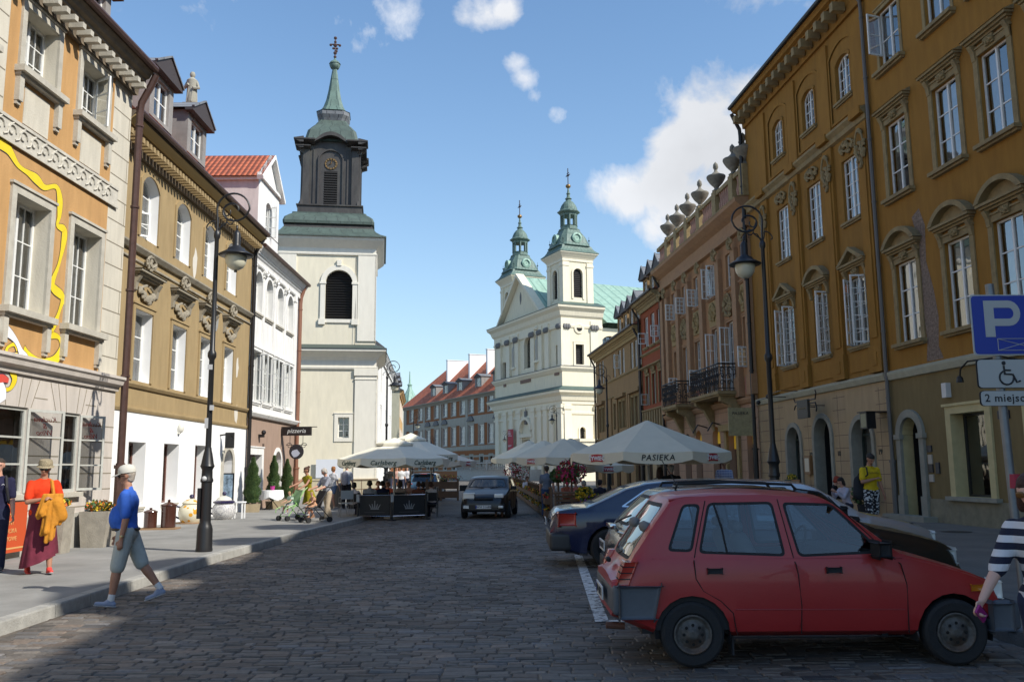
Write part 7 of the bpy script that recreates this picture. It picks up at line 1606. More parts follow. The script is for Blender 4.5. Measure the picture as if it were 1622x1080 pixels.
 for (u,Y,rz,top,hair,hl,lb) in (
  (561,30.3,160,(.55,.52,.55),(.02,.015,.012),.05,'guest with dark curly hair in a white shirt at the left end of the terrace'),
  (586,30.6,185,(.30,.32,.36),(.03,.02,.015),.02,'guest in pale grey shirt with his back to the fence, arm along the chair'),
  (598,32.4,20,(.6,.12,.05),(.2,.08,.02),.02,'guest in an orange top behind the grey shirt'),
  (608,31.2,200,(.02,.025,.06),(.02,.015,.01),.02,'guest in dark blue shirt with white writing left of the parasol pole'),
  (617,33.0,-10,(.45,.10,.05),(.12,.05,.02),.08,'guest in red with brown hair right beside the parasol pole'),
  (634,31.5,170,(.35,.28,.24),(.03,.02,.015),.1,'guest with dark bobbed hair right of the parasol pole'),
  (648,33.2,10,(.30,.16,.10),(.05,.03,.02),.02,'guest in brown facing the camera near the blue car'),
  (662,30.6,175,(.13,.05,.035),(.05,.02,.015),.02,'broad guest in dark brown shirt behind the right fence panel'),
  (671,31.4,195,(.02,.02,.022),(.015,.01,.01),.06,'guest in black with black hair behind the right fence panel'),
  (684,31.0,215,(.5,.45,.42),(.06,.03,.02),.04,'guest in white at the right corner of the terrace')):
  p = at(u,745,Y); guest(lb,p.x,Y,rad(rz),top,hair,hl,.0)
 for (u,Y,rz,top,hair,hl,lb) in (
  (896,31,30,(.45,.12,.06),(.03,.02,.02),.02,'guest in a red shirt behind the flower fence'),(925,29.5,190,(.48,.22,.20),(.30,.26,.2),.02,'guest in pink with fair hair on the right terrace'),
  (912,30.5,10,(.4,.13,.09),(.1,.06,.04),.02,'guest in dull red left of the pink one on the right terrace'),(948,30,150,(.02,.02,.03),(.015,.01,.01),.02,'guest in black under the small parasol on the right terrace'),(835,44,10,(.6,.55,.55),(.06,.03,.02),.02,'guest in white far down the right terrace')):
  p = at(u,745,Y); guest(lb,p.x,Y,rad(rz),top,hair,hl,.0,'guests on the right terrace')
 for (u,Y,rz,top,lb) in ((618,58,170,(.02,.02,.02),'distant passer-by in black seen under the left parasol'),(629,60,10,(.5,.3,.25),'distant passer-by in pink seen under the left parasol'),(636,56,175,(.6,.6,.6),'distant passer-by in white with a rucksack seen under the left parasol'),(645,62,0,(.55,.55,.58),'distant passer-by in white beside the blue car')):
  p = at(u,745,Y); P = Pose(1.74,legL=(10,2,2),legR=(-10,2,8)); person(lb,(p.x,Y,.126 if p.x < -6.5 else 0),rad(rz),P,[('shirt','top',top,.8),('trousers','legs',(.03,.035,.06),2)],SKIN,vox=.022,small=True,group='distant passers-by')
 P = Pose(1.63,lean=-7,wide=.95,armR=(30,9,8,0),armL=(-10,10,10,0),legL=(8,2,4),legR=(-12,2,8),head=(-8,8),curl=62)
 SM = mat('striped_jersey',(.5,.5,.5),.9,bump=.3); nt = SM.node_tree; N = nt.nodes; L = nt.links; tc = N.new('ShaderNodeTexCoord'); sp = N.new('ShaderNodeSeparateXYZ'); L.new(tc.outputs['Object'],sp.inputs[0]); a = N.new('ShaderNodeMath'); a.operation = 'MULTIPLY'; a.inputs[1].default_value = 1/.082; L.new(sp.outputs[2],a.inputs[0]); f = N.new('ShaderNodeMath'); f.operation = 'FRACT'; L.new(a.outputs[0],f.inputs[0]); g_ = N.new('ShaderNodeMath'); g_.operation = 'GREATER_THAN'; g_.inputs[1].default_value = .5; L.new(f.outputs[0],g_.inputs[0]); mx = N.new('ShaderNodeMix'); mx.data_type = 'RGBA'; mx.inputs['A'].default_value = (.012,.014,.035,1); mx.inputs['B'].default_value = (.62,.60,.62,1); L.new(g_.outputs[0],mx.inputs['Factor']); L.new(mx.outputs['Result'],N['Principled BSDF'].inputs['Base Color'])
 rzv = rad(-58); S,E,H,d2 = P.arms[-1]; Yh = 5.3; hp = at(1556,950,Yh); hl = Matrix.Rotation(rzv,3,'Z') @ H; l = Vector((hp.x-hl.x,hp.y-hl.y,hp.z-H.z)); print('striped woman base',l,'hand z',H.z,hp.z); l.z = 0
 T = person('woman in striped jersey and tortoiseshell sunglasses holding a phone at the right edge',l,rzv,P,[('jersey','top',SM,1.12),('jeans','legs',(.03,.04,.08),2)],mat('fair_skin',(.60,.36,.28),.55,var=.06,vs=14,spec=.35),(.05,.02,.012),.12,vox=.0085)
 shades(T,P,(.16,.07,.02)); mb = MB(); c = H+d2*.085; x = Vector((0,-1,0)); x = (x-d2*x.dot(d2)).normalized(); n = d2.cross(x).normalized(); n = n if n.x > 0 else -n
 c = c+n*.022; a_,b_ = x*.055,d2*.027
 for t0,t1,nm,m in ((.0,.012,'phone',mat('phone_magenta',(.30,.02,.16),.3)),(-.001,.0,'screen',mat('phone_screen',(.01,.01,.012),.1))):
  mb = MB(); q = [c-a_-b_,c+a_-b_,c+a_+b_,c-a_+b_]; mb.add([p+n*t0 for p in q]+[p+n*t1 for p in q],[(3,2,1,0),(4,5,6,7),(0,1,5,4),(1,2,6,5),(2,3,7,6),(3,0,4,7)])
  if nm == 'phone': ph = MB(); ph = mb.build(nm,m,None); ph.location = T.location; ph.rotation_euler = T.rotation_euler; tag(ph,'slim magenta phone held in the hand of the woman at the right edge','phone')
  else: mb.build(nm,m,ph)
people()
# ---------------------------------------------------------------- cars
RUBBER = mat('tyre_rubber',(.018,.018,.019),.85,bump=.3); CHROME = mat('chrome',(.55,.55,.56),.12,metal=1.); BLACKPL = mat('black_plastic',(.022,.022,.024),.65,bump=.1,spec=.25); GREYPL = mat('grey_bumper_plastic',(.085,.095,.11),.55,var=.12,bump=.15)
SEATM = mat('seat_fabric',(.16,.155,.15),.9); CARIN = mat('car_interior',(.02,.02,.022),.8); CGLASS = glass_mat('car_glass',(.58,.66,.68),.03,.85,.01,1.5,0); LIGHTG = mat('headlamp_glass',(.75,.75,.7),.08,spec=.9); TAILR = mat('tail_lamp_red',(.42,.035,.02),.15,spec=.8); AMBER = mat('indicator_amber',(.5,.16,.01),.2)
def paint(name,col,rough=.25,coat=1.,metal=0.,fade=0.):
 m = mat(name,col,rough,metal=metal,coat=coat,var=.06+fade,vs=1.5,bump=.02,bs=120); return m
def ip(tab,x):
 if x <= tab[0][0]: return tab[0][1]
 for (a,b),(c,d) in zip(tab,tab[1:]):
  if x <= c: return b+(d-b)*(x-a)/max(1e-6,c-a)
 return tab[-1][1]
def rbox(name,x0,x1,y0,y1,z0,z1,m,par,bev=.03,seg=3,sx=None):
 bm = bmesh.new(); bmesh.ops.create_cube(bm,size=1)
 for v in bm.verts: v.co = Vector((x0+(x1-x0)*(v.co.x+.5),y0+(y1-y0)*(v.co.y+.5),z0+(z1-z0)*(v.co.z+.5)))
 if sx:
  for v in bm.verts: v.co = Vector(sx(v.co))
 bmesh.ops.bevel(bm,geom=bm.edges[:],offset=bev,segments=seg,affect='EDGES',profile=.6)
 me = bpy.data.meshes.new(name); bm.to_mesh(me); bm.free(); me.materials.append(m); me.polygons.foreach_set('use_smooth',[True]*len(me.polygons)); me.set_sharp_from_angle(angle=rad(50)); return put(name,me,par)
def inside(bm,poly,ax,cond):
 n = len(poly); A = sum(poly[i][0]*poly[(i+1) % n][1]-poly[(i+1) % n][0]*poly[i][1] for i in range(n)); poly = poly if A > 0 else poly[::-1]; out = []
 xs = [p[0] for p in poly]; zs = [p[1] for p in poly]; x0,x1,z0,z1 = min(xs),max(xs),min(zs),max(zs)
 for f in bm.faces:
  c = f.calc_center_median(); a = c.x if ax == 'y' else c.y
  if x0 <= a <= x1 and z0 <= c.z <= z1 and cond(c) and all((poly[(i+1) % n][0]-poly[i][0])*(c.z-poly[i][1])-(poly[(i+1) % n][1]-poly[i][1])*(a-poly[i][0]) > -1e-6 for i in range(n)): out.append(f)
 return out
def cut_poly(bm,poly,ax,cond,ret=True):
 """cut the faces passing cond along the edges of a convex polygon given in the plane across axis ax"""
 n = len(poly); A = sum(poly[i][0]*poly[(i+1) % n][1]-poly[(i+1) % n][0]*poly[i][1] for i in range(n)); poly = poly if A > 0 else poly[::-1]
 xs = [p[0] for p in poly]; zs = [p[1] for p in poly]; E = .002; x0,x1,z0,z1 = min(xs)-E,max(xs)+E,min(zs)-E,max(zs)+E
 def cc(f):
  vs = f.verts; A_ = [v.co.x for v in vs] if ax == 'y' else [v.co.y for v in vs]
  if max(A_) < x0 or min(A_) > x1: return False
  Z = [v.co.z for v in vs]
  return max(Z) > z0 and min(Z) < z1 and cond(f.calc_center_median())
 geo = None
 for i in range(n):
  p,q = poly[i],poly[(i+1) % n]; d = (q[0]-p[0],q[1]-p[1]); nn = (d[1],-d[0])
  if geo is None: geo = [f for f in bm.faces if cc(f)]
  ge = set(geo)
  for f in geo: ge |= set(f.edges) | set(f.verts)
  co = (p[0],0,p[1]) if ax == 'y' else (0,p[0],p[1]); no = (nn[0],0,nn[1]) if ax == 'y' else (0,nn[0],nn[1])
  r = bmesh.ops.bisect_plane(bm,geom=list(ge),plane_co=co,plane_no=no,dist=1e-5); geo = [g for g in r['geom'] if isinstance(g,bmesh.types.BMFace)]
 return inside(bm,poly,ax,cond) if ret else None
def shrink(poly,d):
 cx = sum(p[0] for p in poly)/len(poly); cz = sum(p[1] for p in poly)/len(poly); o = []
 n = len(poly)
 for i in range(n):
  p = Vector(poly[i]); a = (Vector(poly[i-1])-p).normalized(); b = (Vector(poly[(i+1) % n])-p).normalized(); s = abs(a.x*b.y-a.y*b.x); o.append(tuple(p+(a+b)*(d/max(.35,s))))
 return o
def roundp(poly,r,n=4):
 o = []; N_ = len(poly)
 for i in range(N_):
  p = Vector(poly[i]); a = Vector(poly[i-1])-p; b = Vector(poly[(i+1) % N_])-p; ra = min(r,a.length*.4); rb = min(r,b.length*.4); p0 = p+a.normalized()*ra; p1 = p+b.normalized()*rb
  for k in range(n+1): t = k/n; q = p0*(1-t)**2+p*2*t*(1-t)+p1*t*t; o.append((q.x,q.y))
 return o
def take(bm,faces,name,m,par,push=0.,thick=False):
 """move faces out of the shell into a mesh of their own"""
 if not faces: return None
 b2 = bmesh.new(); vm = {}
 for f in faces:
  vs = []
  for v in f.verts:
   if v not in vm: vm[v] = b2.verts.new(v.co)
   vs.append(vm[v])
  try: b2.faces.new(vs)
  except ValueError: pass
 bmesh.ops.delete(bm,geom=faces,context='FACES')
 bmesh.ops.recalc_face_normals(b2,faces=b2.faces[:])
 me = bpy.data.meshes.new(name)
 if push:
  for v in b2.verts: v.normal_update()
  c = Vector((0,0,.7))
  for v in b2.verts:
   nn = v.normal
   v.co -= nn*push*(1 if nn.dot(v.co-Vector((v.co.x,0,.7))) > 0 else -1)
 b2.to_mesh(me); b2.free(); me.materials.append(m); me.polygons.foreach_set('use_smooth',[True]*len(me.polygons)); me.set_sharp_from_angle(angle=rad(35)); return put(name,me,par)
def wheel(par,x,y,side,r,w,rim,rr=.62,style='steel'):
 c = put('wheel',None,par,(x,y,r)); c.rotation_euler.x = rad(90)*side; mb = MB()
 mb.lathe([(r*.6,-w/2),(r*.9,-w/2),(r*.98,-w*.38),(r,-w*.2),(r,w*.2),(r*.98,w*.38),(r*.9,w/2),(r*.66,w/2-.004),(r*.6,w/2-.02)],32,cap=False); t = mb.build('tyre',RUBBER,c,smooth=True)
 mb = MB(); q = r*rr
 if style == 'steel':
  mb.lathe([(q,w/2-.012),(q*.97,w/2+.003),(q*.88,w/2-.008),(q*.80,w/2-.035),(q*.68,w/2-.035),(q*.60,w/2-.012),(q*.35,w/2-.008),(q*.30,w/2+.012),(q*.14,w/2+.014),(0,w/2+.014)],28,cap=False); o = mb.build('rim',rim,c,smooth='all')
  mb = MB()
  for k in range(8): a = 2*math.pi*k/8; mb.lathe([(0,0),(q*.085,0)],8,(q*.48*math.cos(a),q*.48*math.sin(a),w/2-.0065),cap=False)
  mb.build('vent_holes',DARK,o)
 else:
  mb.lathe([(q,w/2-.012),(q*.97,w/2+.004),(q*.88,w/2-.006),(q*.85,w/2-.05),(0,w/2-.055)],28,cap=False,m=1); n = 5 if style == 'five' else 9
  for k in range(n):
   a = 2*math.pi*k/n; d = Vector((math.cos(a),math.sin(a),0)); e = Vector((-d.y,d.x,0)); z = Vector((0,0,w/2-.006)); s0 = q*(.12 if n == 5 else .07); s1 = q*(.19 if n == 5 else .09)
   P = [d*q*.12-e*s0+z,d*q*.92-e*s1+z,d*q*.92+e*s1+z,d*q*.12+e*s0+z]; mb.add(P+[p-Vector((0,0,.03)) for p in P],[(0,1,2,3),(0,4,5,1),(2,6,7,3),(1,5,6,2)],0)
  mb.lathe([(q*.2,w/2-.03),(q*.2,w/2+.004),(0,w/2+.008)],14,cap=False); mb.build('rim',[rim,DARK],c)
 return c
def car(label,name,S,loc,rz,pm,group='cars parked side by side along the right kerb'):
 """S: dict of profile tables along x (0 rear .. L nose)"""
 T = thing(name,label,'car',loc,rz,group); L_ = S['L']; w = S['w']/2; top,belt = S['top'],S['belt']; zs = S.get('sill',.22); wt = S['plan']; tumble = S.get('tumble',.24)
 xs = set([0,L_]); n = int(L_/.055)
 for i in range(n+1): xs.add(round(L_*i/n,4))
 for t in (top,belt): xs |= {round(p[0],4) for p in t}
 xs = sorted(x for x in xs if 0 <= x <= L_); X2 = [xs[0]]
 for x in xs[1:]:
  if x-X2[-1] > .012: X2.append(x)
 bm = bmesh.new(); rows = []
 for x in X2:
  ww = w*ip(wt,x); zb = ip(S['bot'],x); zbl = ip(belt,x); zt = max(ip(top,x),zbl+.012); zm = zb+(zbl-zb)*.55; h = zt-zbl; yb = ww-.022
  pts = [(0,zb),(ww-.12,zb),(ww-.03,zb+.05),(ww-.004,zb+(zbl-zb)*.25),(ww,zm),(ww-.004,zb+(zbl-zb)*.78),(yb,zbl-.03),(yb-.012,zbl)]
  rc = min(.06,h*.5)
  for t in (.25,.5,.75,1.): z = zbl+(h-rc)*t; pts.append((yb-.012-tumble*(z-zbl)-(.0 if h > .1 else .02*t),z))
  ye = yb-.012-tumble*(h-rc); ci = rc*1.1 if h > .1 else .10
  pts += [(ye-ci*.25,zt-rc*.35),(ye-ci,zt-.004*1),((ye-ci)*.66,zt+.012*(1 if h > .1 else 1.6)),((ye-ci)*.33,zt+.018*(1 if h > .1 else 1.7)),(0,zt+.02*(1 if h > .1 else 1.7))]
  row = [bm.verts.new((x,y,z)) for y,z in pts]; mir = [bm.verts.new((x,-y,z)) for y,z in pts[1:-1]]
  rows.append(row+mir[::-1])
 m_ = len(rows[0])
 for a,b in zip(rows,rows[1:]):
  for k in range(m_): k2 = (k+1) % m_; bm.faces.new((a[k],a[k2],b[k2],b[k]))
 bm.faces.new(rows[0][::-1]); bm.faces.new(rows[-1])
 bmesh.ops.recalc_face_normals(bm,faces=bm.faces[:])
 for wx in S['wheels']:
  R_ = S['wr']*1.18; P = [(wx+R_*math.cos(2*math.pi*k/20),S['wr']+R_*math.sin(2*math.pi*k/20)) for k in range(20)]
  fs = cut_poly(bm,P,'y',lambda c: c.z < .85 and abs(c.y) > w*.55 and abs(c.x-wx) < R_+.15); bmesh.ops.delete(bm,geom=fs,context='FACES')
  fs = [f for f in bm.faces if abs(f.calc_center_median().x-wx) < R_*.9 and f.calc_center_median().z < zs+.09 and abs(f.calc_center_median().y) > .2]; bmesh.ops.delete(bm,geom=fs,context='FACES')
 zw = S['wr']
 glass = []; seams = []
 for P in S.get('swin',[]):
  PR = roundp(P,.05)
  for sg in (1,-1):
   Pi = roundp(shrink(P,.022),.035)
   cn = lambda c: c.y*sg > w*.45; cut_poly(bm,PR,'y',cn,False); allf = cut_poly(bm,Pi,'y',cn); ii = set(allf); ring_ = [f for f in inside(bm,PR,'y',cn) if f not in ii]
   take(bm,ring_,'window_seal',S.get('sealm',BLACKPL),T,.002); g = take(bm,allf,'window',CGLASS,T,.004); glass.append(g)
 for nm,P,ax,cond in S.get('ends',[]):
  PR = roundp(P,.07); Pi = roundp(shrink(P,.03),.05); cut_poly(bm,PR,ax,cond,False); ii = set(cut_poly(bm,Pi,ax,cond)); ring_ = [f for f in inside(bm,PR,ax,cond) if f not in ii]
  if S.get('sealend',True): take(bm,ring_,'window_seal',BLACKPL,T,.002)
  take(bm,[f for f in bm.faces if f in ii],nm,CGLASS,T,.004)
 me = bpy.data.meshes.new('body'); bmesh.ops.recalc_face_normals(bm,faces=bm.faces[:]); bm.to_mesh(me); bm.free(); me.materials.append(pm); me.polygons.foreach_set('use_smooth',[True]*len(me.polygons)); me.set_sharp_from_angle(angle=rad(32)); put('body',me,T)
 mb = MB()
 for wx in S['wheels']:
  R_ = S['wr']*1.19; n = 14
  for sg in (1,-1):
   P = [(wx+R_*math.cos(math.pi*k/n*1.16-.25),zw+R_*math.sin(math.pi*k/n*1.16-.25)) for k in range(n+1)]; yo = sg*(w*ip(wt,wx)-.02); yi = sg*(w-.34)
   for p,q in zip(P,P[1:]): mb.quad((p[0],yo,p[1]),(q[0],yo,q[1]),(q[0],yi,q[1]),(p[0],yi,p[1]))
   mb.add([(wx,yi,zw)]+[(p[0],yi,p[1]) for p in P],[(0,k+1,k+2) for k in range(n)])
 fx0,fx1 = S.get('cabin',(.3,L_-1.0)); bz = ip(belt,(fx0+fx1)/2)
 mb.box(.25,L_-.3,-w+.12,w-.12,zs+.04,zs+.08)
 for sg in (1,-1): mb.box(fx0,fx1,sg*(w-.055),sg*(w-.10),zs+.08,bz-.03)
 mb.box(fx1-.15,fx1-.1,-w+.1,w-.1,zs,bz+.02); mb.box(fx1-.5,fx1-.12,-w+.1,w-.1,bz-.16,bz+.03); mb.box(fx0,fx0+.05,-w+.1,w-.1,zs,bz-.08)
 mb.build('interior',CARIN,T)
 for sx,ys in S.get('seats',[(fx1-1.15,(.33,-.33)),(fx1-1.95,(.33,-.33))]):
  for y in ys:
   mb = MB(); cap(mb,(sx+.1,y,.52),(sx+.48,y,.54),.11,None,10,(Vector((0,1,0)),2.0)); cap(mb,(sx+.08,y,.58),(sx-.10,y,1.0),.10,.085,10,(Vector((0,1,0)),2.1)); cap(mb,(sx-.13,y-.08,1.13),(sx-.13,y+.08,1.13),.05,None,8); mb.build('seat',SEATM,T,smooth='all')
 mb = MB(); sx = fx1-.52; mb.tube([(sx+.06*math.cos(a*.52)*1.0,.33+.17*math.sin(a*.52),bz+.03+.16*math.cos(a*.52)) for a in range(12)],.013,5,closed=True); mb.build('steering_wheel',BLACKPL,T)
 for wx in S['wheels']:
  for sg in (1,-1): wheel(T,wx,sg*(w-.075-.01),-sg,S['wr'],S.get('ww',.155),S['rim'],S.get('rr',.58),S.get('wstyle','steel'))
 return T
def plate(par,txt,x,z,face,w=.52,h=.115,y=0.):
 """number plate; face=-1 looks to the rear (-x), +1 to the front"""
 mb = MB(); mb.box(x,x+.012*face,y-w/2,y+w/2,z-h/2,z+h/2); p = mb.build('number_plate',mat('plate_white',(.62,.62,.60),.4),par)
 mb = MB(); mb.box(x+.0125*face,x+.014*face,y+(w/2)*face*-1,y+(w/2-.04)*face*-1,z-h/2+.004,z+h/2-.004); mb.build('blue_band',mat('plate_blue',(.01,.03,.25),.4),p)
 me = text_mesh(txt,h*.86,.001,bold=.001,space=1.1); me.materials.append(IRON); o = put('plate_text',me,p,(x+.0142*face,y+.015*face,z)); o.rotation_euler = (rad(90),0,rad(90)*face)
 return p
def red_car():
 RED = mat('faded_red_paint',(.36,.020,.020),.40,coat=.25,var=.06,vs=2.2,bump=.05,bs=60,stain=.12,stain_col=(.25,.04,.035)); RUST = mat('rusty_steel_rim',(.11,.10,.09),.6,metal=.4,var=.5,vs=14,bump=.4,stain=.9,stain_col=(.16,.07,.03))
 S = dict(L=3.34,w=1.42,wr=.268,wheels=[.66,2.86],rim=RUST,rr=.60,ww=.15,sill=.22,tumble=.235,cabin=(.35,2.42),
             top=[(0,.70),(.05,.72),(.13,.80),(.20,.93),(.36,1.16),(.53,1.375),(.60,1.40),(.9,1.425),(1.3,1.43),(1.7,1.405),(1.85,1.385),(1.95,1.33),(2.32,1.03),(2.46,.915),(2.75,.835),(3.05,.745),(3.2,.69),(3.27,.60),(3.34,.5)],
             belt=[(0,.69),(.08,.70),(.2,.86),(.35,.895),(.5,.90),(1.2,.895),(2.2,.885),(2.5,.865),(2.8,.80),(3.1,.70),(3.22,.64),(3.34,.48)],
             bot=[(0,.40),(.25,.30),(.4,.24),(2.9,.235),(3.2,.28),(3.34,.34)],plan=[(0,.90),(.10,.955),(.4,.99),(1.6,1.0),(2.6,.985),(3.0,.95),(3.22,.90),(3.34,.84)],
             swin=[[(.47,.945),(.685,.935),(.79,1.335),(.63,1.335)],[(.735,.925),(1.475,.895),(1.41,1.35),(.85,1.345)],[(1.58,.89),(2.32,.915),(1.92,1.33),(1.49,1.345)]],
             ends=[('rear_window',[(-.50,.86),(.50,.86),(.44,1.335),(-.44,1.335)],'x',lambda c: .12 < c.x < .56 and c.z > .80 and abs(c.y) < .56),('windscreen',[(-.55,.95),(.55,.95),(.46,1.345),(-.46,1.345)],'x',lambda c: 1.88 < c.x < 2.46 and c.z > .90 and abs(c.y) < .62)])
 T = car('faded red five-door hatchback with grey bumpers, nearest in the parked row','red_hatchback',S,(.83,8.24,0),0,RED)
 return T,S
def poly_strip(par,name,pts,r,m,closed=False):
 mb = MB(); mb.tube(pts,r,5,closed=closed); return mb.build(name,m,par)
def car_red_all():
 T,S = red_car(); w = .71; sgn = -1; X0 = T.location.x
 def sy(x,z):   # y of the near flank at (x,z)
  ww = w*ip(S['plan'],x); zb = ip(S['bot'],x); zbl = ip(S['belt'],x)
  if z <= zbl-.03: return ww-.004
  return ww-.034-S['tumble']*max(0,z-zbl)
 for sg in (1,-1):
  f = lambda L_: [(x,sg*(sy(x,z)+.001),z) for x,z in L_]
  r = [(.83,1.36),(.715,.96),(.69,.86),(.70,.72),(.76,.62),(.90,.54),(1.0,.44),(1.02,.30),(1.03,.27)]; m_ = [(1.455,1.37),(1.53,.92),(1.56,.75),(1.575,.5),(1.56,.27)]; fr = [(1.90,1.385),(2.36,.90),(2.43,.83),(2.47,.66),(2.46,.27)]
  for L_ in (r,m_,fr):
   P = []
   for (a,b),(c,d) in zip(L_,L_[1:]):
    for k in range(6): P.append((a+(c-a)*k/6,b+(d-b)*k/6))
   poly_strip(T,'door_seam',f(P+[L_[-1]]),.0045,DARK)
  poly_strip(T,'door_seam',f([(.98+.09*k,.245+.0*k) for k in range(17)]),.005,DARK)
  poly_strip(T,'drip_rail',[(x,sg*(sy(x,z)-.02),z) for x,z in [(.52,1.365),(.66,1.385),(.9,1.39),(1.3,1.395),(1.7,1.38),(1.88,1.35),(2.1,1.17),(2.38,.93)]],.011,RED_TRIM)
  for x0,x1,z in ((.34,2.46,.885),(1.02,2.44,.47)): poly_strip(T,'side_crease',f([(x0+(x1-x0)*k/24,z-(.01*k/24)) for k in range(25)]),.005,T_RED())
  for hx in (.86,1.86): rbox('door_handle',hx-.06,hx+.06,sg*(w-.02),sg*(w+.022),.765,.805,BLACKPL,T,.008,2)
  mb = MB(); mb.lathe([(0,.006),(.012,.006),(.014,0)],10,cap=False); o = mb.build('door_lock',CHROME,T,loc=(1.80,sg*(w-.002),.70)); o.rotation_euler.x = rad(90)*-sg*-1
  poly_strip(T,'glass_divider',[(x,sg*(sy(x,z)+.002),z) for x,z in ((.98,.925),(.955,1.13),(.90,1.345))],.009,BLACKPL)
  rbox('wing_mirror',2.20,2.30,sg*(w-.03),sg*(w+.12),.90,1.01,BLACKPL,T,.025,3)
  rbox('tail_lamp',.03,.135,sg*(w-.20),sg*(w-.030),.67,.86,TAILR,T,.012,2,sx=lambda c: (c.x+(c.z-.67)*.40,c.y,c.z))
  for zz in (.72,.77,.82): rbox('lamp_stripe',.028+(zz-.67)*.40,.137+(zz-.67)*.40,sg*(w-.195),sg*(w-.028),zz-.004,zz+.004,BLACKPL,T,.002,1)
  rbox('indicator',3.02,3.13,sg*(w*.945-.012),sg*(w*.945+.008),.60,.65,AMBER,T,.006,1)
  rbox('headlamp',3.22,3.31,sg*.36,sg*.60,.53,.66,LIGHTG,T,.015,2)
  rbox('mud_flap',.98,1.0,sg*(w-.17),sg*(w-.03),.10,.25,BLACKPL,T,.004,1)
 def bump(c,x0,x1): return (c.x+(abs(c.y)/w)**2*(.10 if x0 < 1 else -.12),c.y,c.z)
 bm_ = []
 rbox('rear_bumper',-.05,.18,-w+.02,w-.02,.42,.67,GREYPL,T,.05,4,sx=lambda c: (c.x+(abs(c.y)/w)**3*.05,c.y,c.z));
 for sg in (1,-1): rbox('bumper_wrap',.0,.40,sg*(w-.14),sg*(w+.001),.40,.665,GREYPL,T,.03,3,sx=lambda c: (c.x+(.05 if c.x < .2 else -.06*(c.z < .5)),c.y,c.z))
 rbox('front_bumper',3.20,3.42,-w+.03,w-.03,.28,.52,GREYPL,T,.04,4)
 for sg in (1,-1): rbox('bumper_wrap',3.16,3.34,sg*(w-.14),sg*(w-.01),.28,.50,GREYPL,T,.03,3)
 plate(T,'WI 40273',-.04,.55,-1); rbox('boot_lock',.02,.06,-.06,.06,.80,.84,BLACKPL,T,.008,1)
 poly_strip(T,'rear_wiper',[(.14,.05,.87),(.20,-.1,.92),(.27,-.3,1.0)],.008,IRON); mb = MB(); mb.tube([(.12,-.45,.30),(-.04,-.45,.31)],.028,10); mb.build('exhaust_pipe',mat('rusty_pipe',(.12,.05,.03),.7),T)
RED_TRIM = mat('red_drip_rail',(.30,.03,.028),.5)
def T_RED(): return RED_TRIM
car_red_all()
def hatch_spec(L,w,H,wr,rim,style,belt=.90,hood=.95,rearx=.12,ww=.18,rr=.62,wb=None,cab=0.):
 k = L/4.0; r1 = .62*k; wheels = [.68*k,.68*k+(wb or 2.55*k)]
 S = dict(L=L,w=w,wr=wr,wheels=wheels,rim=rim,wstyle=style,rr=rr,ww=ww,sill=.2,tumble=.30,cabin=(.35,2.75*k),
  top=[(0,.62),(.06,.80),(rearx+.04,.96),(.30*k,1.10),(r1-.04,H-.06),(r1+.08,H-.03),(1.2*k,H),(1.8*k,H-.01),(2.15*k,H-.05),(2.3*k,H-.10),(2.86*k,hood+.07),(2.98*k,hood+.02),(3.4*k,hood-.06),(3.75*k,hood-.15),(3.92*k,hood-.24),(L,.52)],
  belt=[(0,.60),(.1,.84),(.3,belt+.03),(1,belt+.02),(2.6*k,belt-.01),(3.0*k,belt-.02),(3.5*k,belt-.12),(3.85*k,belt-.25),(L,.50)],
  bot=[(0,.34),(.3,.24),(.5,.2),(L-.6,.2),(L-.2,.24),(L,.30)],plan=[(0,.84),(.12,.93),(.5,.985),(1.5*k,1),(3*k,.99),(3.6*k,.95),(3.88*k,.86),(L,.74)],
  swin=[[(.66*k,belt+.06),(1.24*k,belt+.045),(1.20*k,H-.10),(.86*k,H-.12)],[(1.31*k,belt+.045),(1.98*k,belt+.03),(1.90*k,H-.10),(1.27*k,H-.095)],[(2.05*k,belt+.03),(2.72*k,belt+.03),(2.36*k,H-.17),(1.98*k,H-.11)]],
  ends=[('rear_window',[(-w*.36,.99),(w*.36,.99),(w*.30,H-.10),(-w*.30,H-.10)],'x',lambda c: rearx < c.x < r1 and c.z > .93 and abs(c.y) < w*.42),('windscreen',[(-w*.41,hood+.08),(w*.41,hood+.08),(w*.32,H-.09),(-w*.32,H-.09)],'x',lambda c: 2.2*k < c.x < 2.95*k and c.z > hood and abs(c.y) < w*.46)])
 return S
